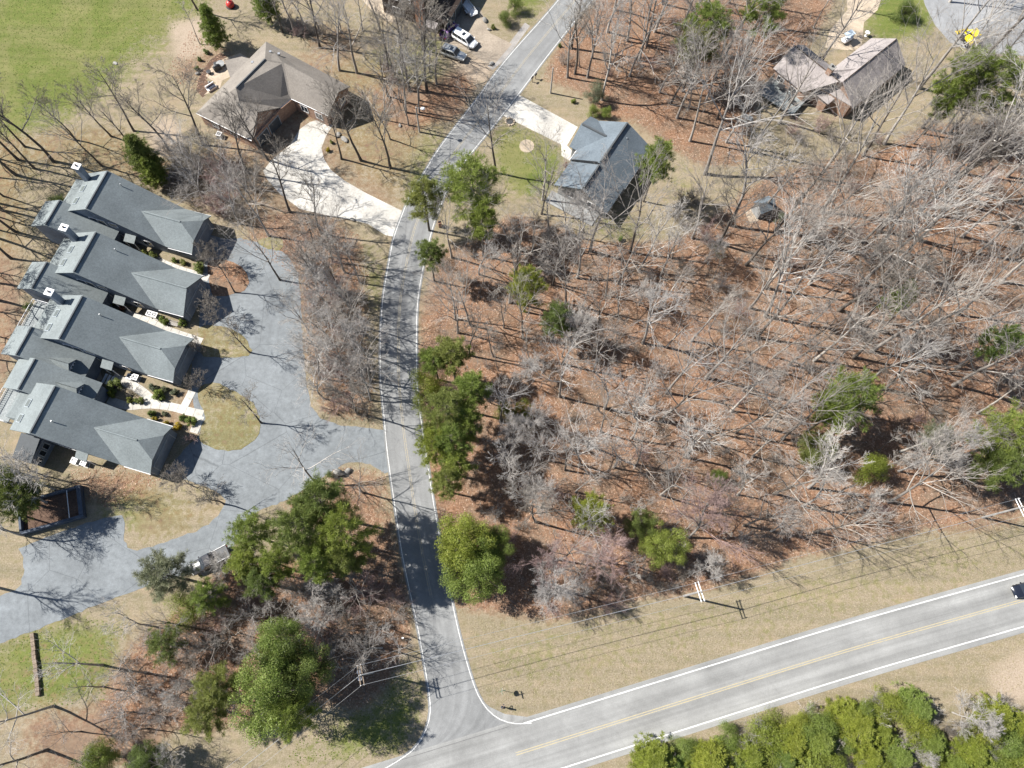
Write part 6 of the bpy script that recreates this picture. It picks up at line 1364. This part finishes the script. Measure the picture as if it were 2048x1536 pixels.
eg('open1', 870, 730, 10, 15, 'open pine at the road edge above the yellow bush tree', 'fol_mid', 1.2); eg('pine0', 935, 850, 12, 16, 'green pine at the right side of the roadside row', 'fol_mid', 1.1); eg('pine2', 870, 895, 12, 16, 'yellowish pine at the road edge in the roadside row', 'fol_yellow', 1.05); eg('open0', 915, 930, 11, 15, 'open pine low in the roadside row', 'fol_mid', 1.2)
bt('fine0', 468, 1150, 7, 'fine twigged bare tree hanging over the pickup', 12)
eg('leafy0', 20, 975, 12, 11, 'added dark evergreen at the left edge, put in to shade the walled enclosure', 'fol_dark', 0.75, 'evergreen_tree', 0.5); eg('pine1', 45, 1000, 9, 16, 'added dark pine crown shading the walled enclosure', 'fol_dark', 1.7); eg('pine2', 335, 1285, 8, 16, 'small dark pine at the lower left', 'fol_dark', 1.4)  # both evergreens by the walled enclosure are added to thicken its shade
eg('leafy0', 560, 1290, 15, 11, 'bright green evergreen in the lower left wood, upper of two', 'fol_bright', 0.66, 'evergreen_tree', 0.62); eg('leafy1', 545, 1385, 17, 11, 'big bright magnolia like evergreen in the lower left wood, lower of two', 'fol_bright', 0.78, 'evergreen_tree', 0.62); eg('leafy2', 600, 1340, 16, 11, 'dark green evergreen right of the bright ones', 'fol_dark', 0.6, 'evergreen_tree', 0.6)
eg('pine0', 440, 1375, 11, 16, 'dull olive pine left of the bright evergreens', 'fol_olive', 1.3); eg('pine1', 415, 1430, 10, 16, 'dull olive pine lower left of the bright evergreens', 'fol_olive', 1.3); eg('leafy0', 190, 1520, 8, 11, 'green evergreen at the bottom edge, left one', 'fol_mid', 0.85, 'evergreen_tree'); eg('leafy1', 290, 1525, 8, 11, 'green evergreen at the bottom edge, right one', 'fol_dark', 0.8, 'evergreen_tree')
eg('pine1', 1690, 800, 15, 16, 'olive pine in the right wood', 'fol_mid', 1.3); eg('open0', 1660, 830, 13, 15, 'open pine below the olive one in the right wood', 'fol_mid', 1.25); eg('leafy2', 1635, 897, 9, 11, 'round olive evergreen in the right wood', 'fol_olive', 0.85, 'evergreen_tree', 0.6); eg('thick1', 1752, 932, 6.5, 4.0, 'yellow green evergreen beside the silvery tree', 'fol_yellow', 0.65, 'evergreen_tree', 0.6)
eg('pine2', 2005, 880, 14, 16, 'large dark pine at the right edge, upper of the pair', 'fol_mid', 1.5); eg('pine0', 1985, 935, 12, 16, 'large dark pine at the right edge, lower of the pair', 'fol_dark', 1.4); eg('pine1', 1870, 880, 9, 16, 'grey green pine behind the silvery tree', 'fol_grey', 1.3); eg('pine1', 2050, 910, 13, 16, 'large dark pine cut by the right edge', 'fol_mid', 1.4)
eg('pine0', 1915, 170, 17, 16, 'big green pine at the upper right, left half', 'fol_mid', 1.3); eg('pine1', 1975, 180, 17, 16, 'big green pine at the upper right, right half', 'fol_mid', 1.3); eg('open0', 1880, 225, 13, 15, 'small pine tuft below the big upper right pine', 'fol_mid', 0.9)
eg('pine2', 1405, 75, 16, 16, 'green pine in the upper wood', 'fol_mid', 1.25); eg('open1', 1390, 110, 14, 15, 'open pine below the green one in the upper wood', 'fol_olive', 1.1); eg('pine0', 1530, 25, 16, 16, 'green pine at the top edge of the upper wood', 'fol_mid', 1.3); eg('pine1', 1310, 335, 15, 16, 'pine crown at the right eave of the blue grey house', 'fol_mid', 0.95)
eg('open0', 1782, 612, 16, 15, 'lone pine tuft high in the right wood', 'fol_bright', 0.7); eg('open1', 1978, 700, 16, 15, 'pine tuft at the right edge of the wood', 'fol_bright', 0.8); eg('thick2', 1440, 950, 4, 4.0, 'small bright evergreen bush in the lower wood', 'fol_bright', 0.55, 'evergreen_tree')
eg('cedar0', 285, 315, 10, 8, 'dark cedar at the lawn edge above the top row house', 'fol_dark', 1.25, 'cedar_tree', 0.5); eg('cedar1', 305, 345, 7, 8, 'smaller cedar below the dark one above the top row house', 'fol_mid', 1.3, 'cedar_tree', 0.5); eg('cedar0', 425, 55, 9, 8, 'cedar at the lawn corner behind the brick house', 'fol_mid', 1.2, 'cedar_tree', 0.5); eg('cedar1', 530, 5, 9, 8, 'cedar at the top edge above the brick house', 'fol_mid', 1.2, 'cedar_tree', 0.5)
eg('thick0', 1190, 190, 4, 4.0, 'grey green bush beside the pale tree above the blue grey roof', 'fol_grey', 0.8, 'shrub', 0.5, 'shrub'); eg('thick1', 1188, 222, 2.5, 4.0, 'dark green shrub at the upper eave of the blue grey house, left one', 'fol_mid', 0.8, 'shrub', 0.5, 'shrub'); eg('thick2', 1212, 224, 2.5, 4.0, 'green shrub at the upper eave of the blue grey house, right one', 'fol_mid', 0.8, 'shrub', 0.5, 'shrub')
eg('thick1', 1010, 35, 3, 4.0, 'green bush between the tan driveway and the road', 'fol_dark', 0.9, 'shrub', 0.5, 'shrub'); eg('thick2', 1030, 10, 3.5, 4.0, 'green bush at the top edge left of the road', 'fol_mid', 0.8, 'shrub', 0.5, 'shrub'); eg('brush0', 1440, 505, 2.5, 3.0, 'dark bush at the foot of the tree right of the lawn', 'fol_dark', 1.0, 'shrub', 0.5, 'shrub')
eg('thick0', 1560, 440, 2.5, 4.0, 'bush beside the small shed', 'fol_grey', 0.6, 'shrub', 0.5, 'shrub'); eg('thick2', 660, 950, 2.0, 4.0, 'dark shrub left of the stone block at the court entrance', 'fol_dark', 0.6, 'shrub', 0.5, 'shrub'); eg('thick1', 1815, 20, 4, 4.0, 'dark bush left of the asphalt circle', 'fol_dark', 1.0, 'shrub', 0.5, 'shrub')
eg('thick0', 120, 405, 2.5, 4.0, 'dark shrub at the back of the top row house', 'fol_dark', 0.9, 'shrub', 0.5, 'shrub'); eg('thick2', 60, 615, 2.0, 4.0, 'green shrub behind the link of the second row house', 'fol_mid', 0.7, 'shrub', 0.5, 'shrub')
# bright thicket at the lower right
th_px = [(1310,1510),(1370,1485),(1420,1510),(1460,1468),(1500,1500),(1545,1455),(1570,1500),(1600,1430),(1630,1470),(1660,1515),(1690,1420),(1700,1470),(1735,1500),(1740,1405),(1770,1450),(1790,1395),(1800,1495),(1830,1430),(1865,1470),(1880,1520),(1990,1420),(2010,1470),(2040,1440),(2000,1520),(1950,1490),(2045,1510),(1340,1536),(1520,1540),(1620,1545)]
th_px += [(1290,1538),(1395,1535),(1480,1535),(1580,1470),(1650,1440),(1720,1440),(1765,1520),(1835,1400),(1850,1500),(1920,1530),(1975,1450)]
rows = {}
for k, (x, y) in enumerate(th_px): rows.setdefault(min(3, max(0, int((y-1390)//38))), []).append((x, k))
th_lab = [''] * len(th_px); NTH = ['leftmost', 'second', 'third', 'fourth', 'fifth', 'sixth', 'seventh', 'eighth', 'ninth', 'tenth', 'eleventh', 'twelfth', 'thirteenth', 'fourteenth', 'fifteenth', 'sixteenth', 'seventeenth', 'eighteenth']
RNM = ['top row', 'second row', 'third row', 'bottom row']
for r_, lst in rows.items():
    for i, (x, k) in enumerate(sorted(lst)): th_lab[k] = 'yellow green evergreen below the highway, ' + NTH[i] + (' from left in the ' if i else ' in the ') + RNM[r_]
for k, (x, y) in enumerate(th_px):
    (lambda ced: eg(f'cedar{k % 2}' if ced else f'thick{k % 3}', x+RND.uniform(-8, 8), y+16, RND.uniform(3.6, 5.0) if ced else RND.uniform(2.8, 4.6), 8.0 if ced else 4.0, th_lab[k], ['fol_yellow', 'fol_bright', 'fol_yellow', 'fol_mid', 'fol_yellow'][k % 5], (RND.uniform(2.4, 3.1) if ced else RND.uniform(0.85, 1.2)), 'evergreen_shrub', 0.6, 'shrub', 'thicket below the highway'))(k % 2 == 0)
fill([[(1300,1470),(1600,1400),(1800,1365),(1900,1390),(2048,1400),(2048,1536),(1300,1545)]], 34, 1.5, ['brush0', 'brush1'], 1.8, 3.4, 3.0, 'one of the grey brush clumps in the thicket below the highway', 'brush', 'brush below the highway', 'brush_clump', (None, 'twig_pale'), road=5.2)
# clipped garden shrubs
SHR = [(232,773,1.5,'fol_dark','clipped dark hedge below the sunlit court of the row houses'),(262,801,1.0,'fol_olive','clipped olive shrub on the lower garden walk, left of its twin'),(279,800,1.1,'fol_olive','clipped olive shrub on the lower garden walk, right of its twin'),(320,793,1.5,'fol_mid','oval clipped shrub between the two garden walks'),(308,775,1.1,'fol_grey','grey green shrub along the third garage wall, left of three'),(329,780,1.1,'fol_grey','grey green shrub along the third garage wall, middle of three'),(348,784,1.0,'fol_grey','grey green shrub along the third garage wall, right of three'),(304,830,1.2,'fol_dark','round dark shrub above the lowest roof edge'),(310,840,0.8,'fol_gold','small yellow shrub below the round dark one'),(332,847,0.9,'fol_gold','small yellow shrub midway along the lowest garage eave'),(354,853,1.1,'fol_gold','bright yellow shrub at the corner of the lowest garage'),(367,834,1.2,'fol_dark','round dark shrub in the leaf bed, left of its twin'),(384,844,1.35,'fol_mid','round green shrub in the leaf bed, right of its twin'),(221,788,1.2,'fol_yellow','yellow green shrub by the shaded lower entrance'),(330,827,0.7,'fol_grey','tiny grey shrub in the leaf bed'),
       (292,504,1.1,'fol_olive','leftmost shrub beside the top garage wall'),(308,511,1.1,'fol_olive','second shrub from the left beside the top garage wall'),(347,521,0.9,'fol_mid','third shrub from the left beside the top garage wall'),(366,526,0.9,'fol_olive','fourth shrub from the left beside the top garage wall'),(396,535,1.6,'fol_dark','largest shrub at the right end of the top garage wall'),(222,607,1.2,'fol_olive','green shrub at the second entrance porch'),(243,616,1.0,'fol_red','rusty shrub at the second entrance porch'),(329,641,1.2,'fol_mid','clipped shrub left of the wooden bench'),(367,648,1.3,'fol_mid','clipped shrub right of the wooden bench'),
       (393,137,0.8,'fol_dark','dark small shrub left of the patio, lower'),(400,118,0.8,'fol_dark','dark small shrub left of the patio, upper'),(413,103,0.9,'fol_dark','dark shrub above the patio'),(1119,92,0.7,'fol_dark','small shrub right of the narrow road'),(1146,202,0.8,'fol_mid','small shrub on the lawn above the straight driveway'),(1132,332,0.9,'fol_red','rusty shrub at the blue grey house entrance, upper'),(1124,350,0.9,'fol_mid','green shrub at the blue grey house entrance, lower'),(860,88,0.9,'fol_dark','dark shrub at the corner of the brown house'),(655,300,0.7,'fol_gold','yellow shrub in the curved bed by the brick house'),(664,284,0.7,'fol_olive','small shrub in the curved bed by the brick house'),(1240,478,0.8,'fol_bright','small green shrub below the blue grey house'),(985,55,0.9,'fol_olive','small shrub by the upper corner of the tan driveway')]
for k, (x, y, s_, mt, lb) in enumerate(SHR):
    p = P(x, y, 0.4*s_); plant(f'clip{k % 2}', (p[0], p[1], 0), s_, lb, 'shrub', None, mt, 'shrub', None, None, s_*(1.25 if 'hedge' in lb or 'oval' in lb or 'largest' in lb else 1.0))
p = P(266, 786); plant('brush1', p, 0.55, 'bare twiggy shrub between the two garden walks', 'shrub', None, None, 'shrub')
p = P(383, 880); plant('brush1', p, 0.6, 'bare twiggy bush at the court corner of the lowest garage', 'shrub', None, 'twig_red', 'shrub')

# labels that single out the many woodland trees by the nearest thing one can find
LM = [(1521,424,'the small shed'),(1566,196,'the weathered grey deck'),(1720,140,'the pinkish roof'),(1491,240,'the picnic table'),(1782,650,'the lone pine tuft'),(1978,740,'the right edge pine tuft'),(1690,850,'the olive pine'),(1640,915,'the round olive evergreen'),(1752,950,'the yellow evergreen'),(1990,940,'the right edge dark pines'),(1052,615,'the bright pine'),(1112,685,'the dark green pine'),(900,870,'the roadside pines'),(945,1120,'the big roadside evergreen'),(1180,1045,'the airy lower pine'),(1325,1110,'the round verge evergreen'),(1440,955,'the small evergreen bush'),(1286,686,'the large pale forked tree'),(1412,756,'the thick slanting trunk'),(1800,692,'the largest slanting tree'),(1797,942,'the silvery tree'),(1377,1075,'the reddish twigged tree'),(1405,130,'the upper wood pine'),(1530,80,'the top edge pine'),(1210,330,'the blue grey house'),(1101,186,'the thin wooden pole'),(1945,215,'the big upper right pine'),(1934,82,'the yellow machine'),(530,200,'the brick house'),(839,264,'the lamp post'),(908,113,'the silver suv'),(424,1122,'the pickup truck'),(650,1070,'the dark pine clump'),(560,1360,'the bright lower evergreens'),(430,1410,'the dull olive pines'),(745,1345,'the junction pole'),(380,450,'the top garage'),(290,330,'the dark cedar'),(1368,1192,'the middle utility pole'),(60,420,'the top row house'),(10,560,'the second row house'),(105,1024,'the walled enclosure'),(-10,700,'the third row house'),(700,560,'the strip by the road bend'),(690,740,'the strip beside the court'),(1437,487,'the dark trunk by the lawn'),(1154,556,'the forked pale limbed tree'),(1924,473,'the right edge slanting tree'),(1604,1012,'the pale tree above the wires'),(240,1520,'the bottom edge evergreens'),(1905,1425,'the silvery thicket tree'),(1560,1440,'the thicket front')]
lmw = [(P(x, y)[:2], ph) for x, y, ph in LM]
ORD = ['nearest', 'second nearest', 'third nearest', 'fourth nearest', 'fifth nearest', 'sixth nearest', 'seventh nearest', 'eighth nearest', 'ninth nearest', 'tenth nearest']
DIRS = ['right of', 'up right of', 'above', 'up left of', 'left of', 'down left of', 'below', 'down right of']
buck = {}
for o_, q, h, h0, h1_, nm in PENDING:
    dd = [(float(np.hypot(*(np.array(q)-w_))), ph, w_) for w_, ph in lmw]; dmin, ph, w_ = min(dd, key=lambda t: t[0])
    an = math.atan2(q[1]-w_[1], q[0]-w_[0]); k = int(round(an/(math.pi/4))) % 8
    sz = 'tall' if h > h0+(h1_-h0)*0.66 else ('low' if h < h0+(h1_-h0)*0.33 else 'mid sized')
    noun = {'bare_tree': 'bare grey tree', 'young_tree': 'young bare tree', 'sapling': 'thin bare sapling', 'brush_clump': 'twiggy brush clump'}[nm]
    buck.setdefault((noun, sz, ph, k), []).append((dmin, o_))
for (noun, sz, ph, k), lst in buck.items():
    lst.sort(key=lambda t: t[0])
    for i, (_, o_) in enumerate(lst):
        o_['label'] = f'{sz} {noun} {DIRS[k]} {ph}' + (f', {ORD[i]}' if len(lst) > 1 else '')

# ------------------------------------------------------------------ loose cover nobody could count
def scatter(name, polys, n, size, mat, label, stick=False, tall=0.0, avoid=3.4):
    pp = [np.array(G(p)) for p in polys]; bb = np.concatenate(pp); lo, hi = bb.min(0), bb.max(0)
    x = NPR.uniform(lo[0], hi[0], n*4); y = NPR.uniform(lo[1], hi[1], n*4); ok = np.zeros(len(x), bool)
    for p in pp: ok |= inpoly(x, y, [tuple(q) for q in p])
    x, y = x[ok], y[ok]
    d = np.full(len(x), 1e9)
    for a_ in range(0, len(ROAD_PTS), 2): d = np.minimum(d, np.hypot(x-ROAD_PTS[a_, 0], y-ROAD_PTS[a_, 1]))
    k = d > avoid; x, y = x[k][:n], y[k][:n]; n = len(x)
    an = NPR.uniform(0, 2*math.pi, n); L = size*NPR.uniform(0.5, 1.5, n); Wd_ = L*(NPR.uniform(0.4, 0.9, n) if not stick else 0.03)
    z0 = NPR.uniform(0.005, 0.03, n); tl = NPR.uniform(-0.5, 0.5, (n, 2))*L[:, None]*(0.5 if not stick else 0.05)
    u = np.c_[np.cos(an), np.sin(an)]; w = np.c_[-np.sin(an), np.cos(an)]; c = np.c_[x, y]
    def pt(a_, b_, z): return np.c_[c+u*(a_*L)[:, None]+w*(b_*Wd_)[:, None], z]
    o_ = np.ones(n)
    if tall: q = np.stack([pt(-0.5*o_, 0*o_, 0*o_), pt(0.5*o_, 0*o_, 0*o_), pt(0.35*o_, 1.2*o_, tall*NPR.uniform(0.5, 1.4, n)), pt(-0.35*o_, 1.2*o_, tall*NPR.uniform(0.5, 1.4, n))], 1)
    else: q = np.stack([pt(-0.5*o_, 0*o_, z0), pt(0*o_, -0.5*o_, z0+np.abs(tl[:, 0])), pt(0.5*o_, 0*o_, z0+np.abs(tl[:, 1])*0.3), pt(0*o_, 0.5*o_, z0+np.abs(tl[:, 1]))], 1)
    T = TB(); T.quads(q); me = T.mesh(name, mat, False)
    o = link(bpy.data.objects.new(name, me)); tag(o, label, None, None, 'stuff'); return o
def spread_mat(name, cols):
    m, nt, b = newmat(name); g_ = nd(nt, 'ShaderNodeNewGeometry')
    nt.links.new(ramp(nt, g_.outputs['Random Per Island'], [(i/(len(cols)-1), c_) for i, c_ in enumerate(cols)]), b.inputs['Base Color']); b.inputs['Roughness'].default_value = 0.9
    b.inputs['Specular IOR Level'].default_value = 0.15
    return m
lm = spread_mat('fallen_leaves', [(0.13, 0.07, 0.045), (0.22, 0.12, 0.075), (0.29, 0.175, 0.115), (0.35, 0.235, 0.165), (0.42, 0.33, 0.26)])
gm = spread_mat('dry_grass_blades', [(0.17, 0.135, 0.08), (0.24, 0.195, 0.125), (0.32, 0.27, 0.185), (0.19, 0.17, 0.09)])
ggm = spread_mat('green_grass_blades', [(0.06, 0.085, 0.016), (0.10, 0.13, 0.026), (0.17, 0.165, 0.06)])
tm_ = spread_mat('fallen_sticks', [(0.12, 0.10, 0.085), (0.22, 0.19, 0.165), (0.34, 0.31, 0.28)])
WOODS = LEAF[:4]+LEAF[6:9]
scatter('leaf_litter', WOODS, 150000, 0.17, lm, 'fallen brown oak leaves covering the woodland floor')
scatter('fallen_sticks', LEAF[:3], 9000, 1.1, tm_, 'fallen sticks and twigs lying in the woods', True)
VERGE = [[(930,1240),(1130,1240),(1430,1180),(1700,1090),(2100,1000),(2100,1130),(1716,1235),(1400,1328),(1070,1425),(990,1410),(950,1330)], [(1120,1536),(1420,1460),(1716,1360),(2100,1250),(2100,1380),(1700,1400),(1300,1536)], [(900,230),(760,270),(760,380),(860,320)]]
scatter('dry_grass', VERGE, 70000, 0.12, gm, 'short dry straw coloured grass on the highway verge', False, 0.0, 4.3)
scatter('lawn_grass', GREEN[:3]+[GREEN[3], GREEN[5]], 50000, 0.16, ggm, 'short green grass of the lawns', False, 0.0)
print('trees', NTREE[0], 'objects', len(bpy.data.objects))
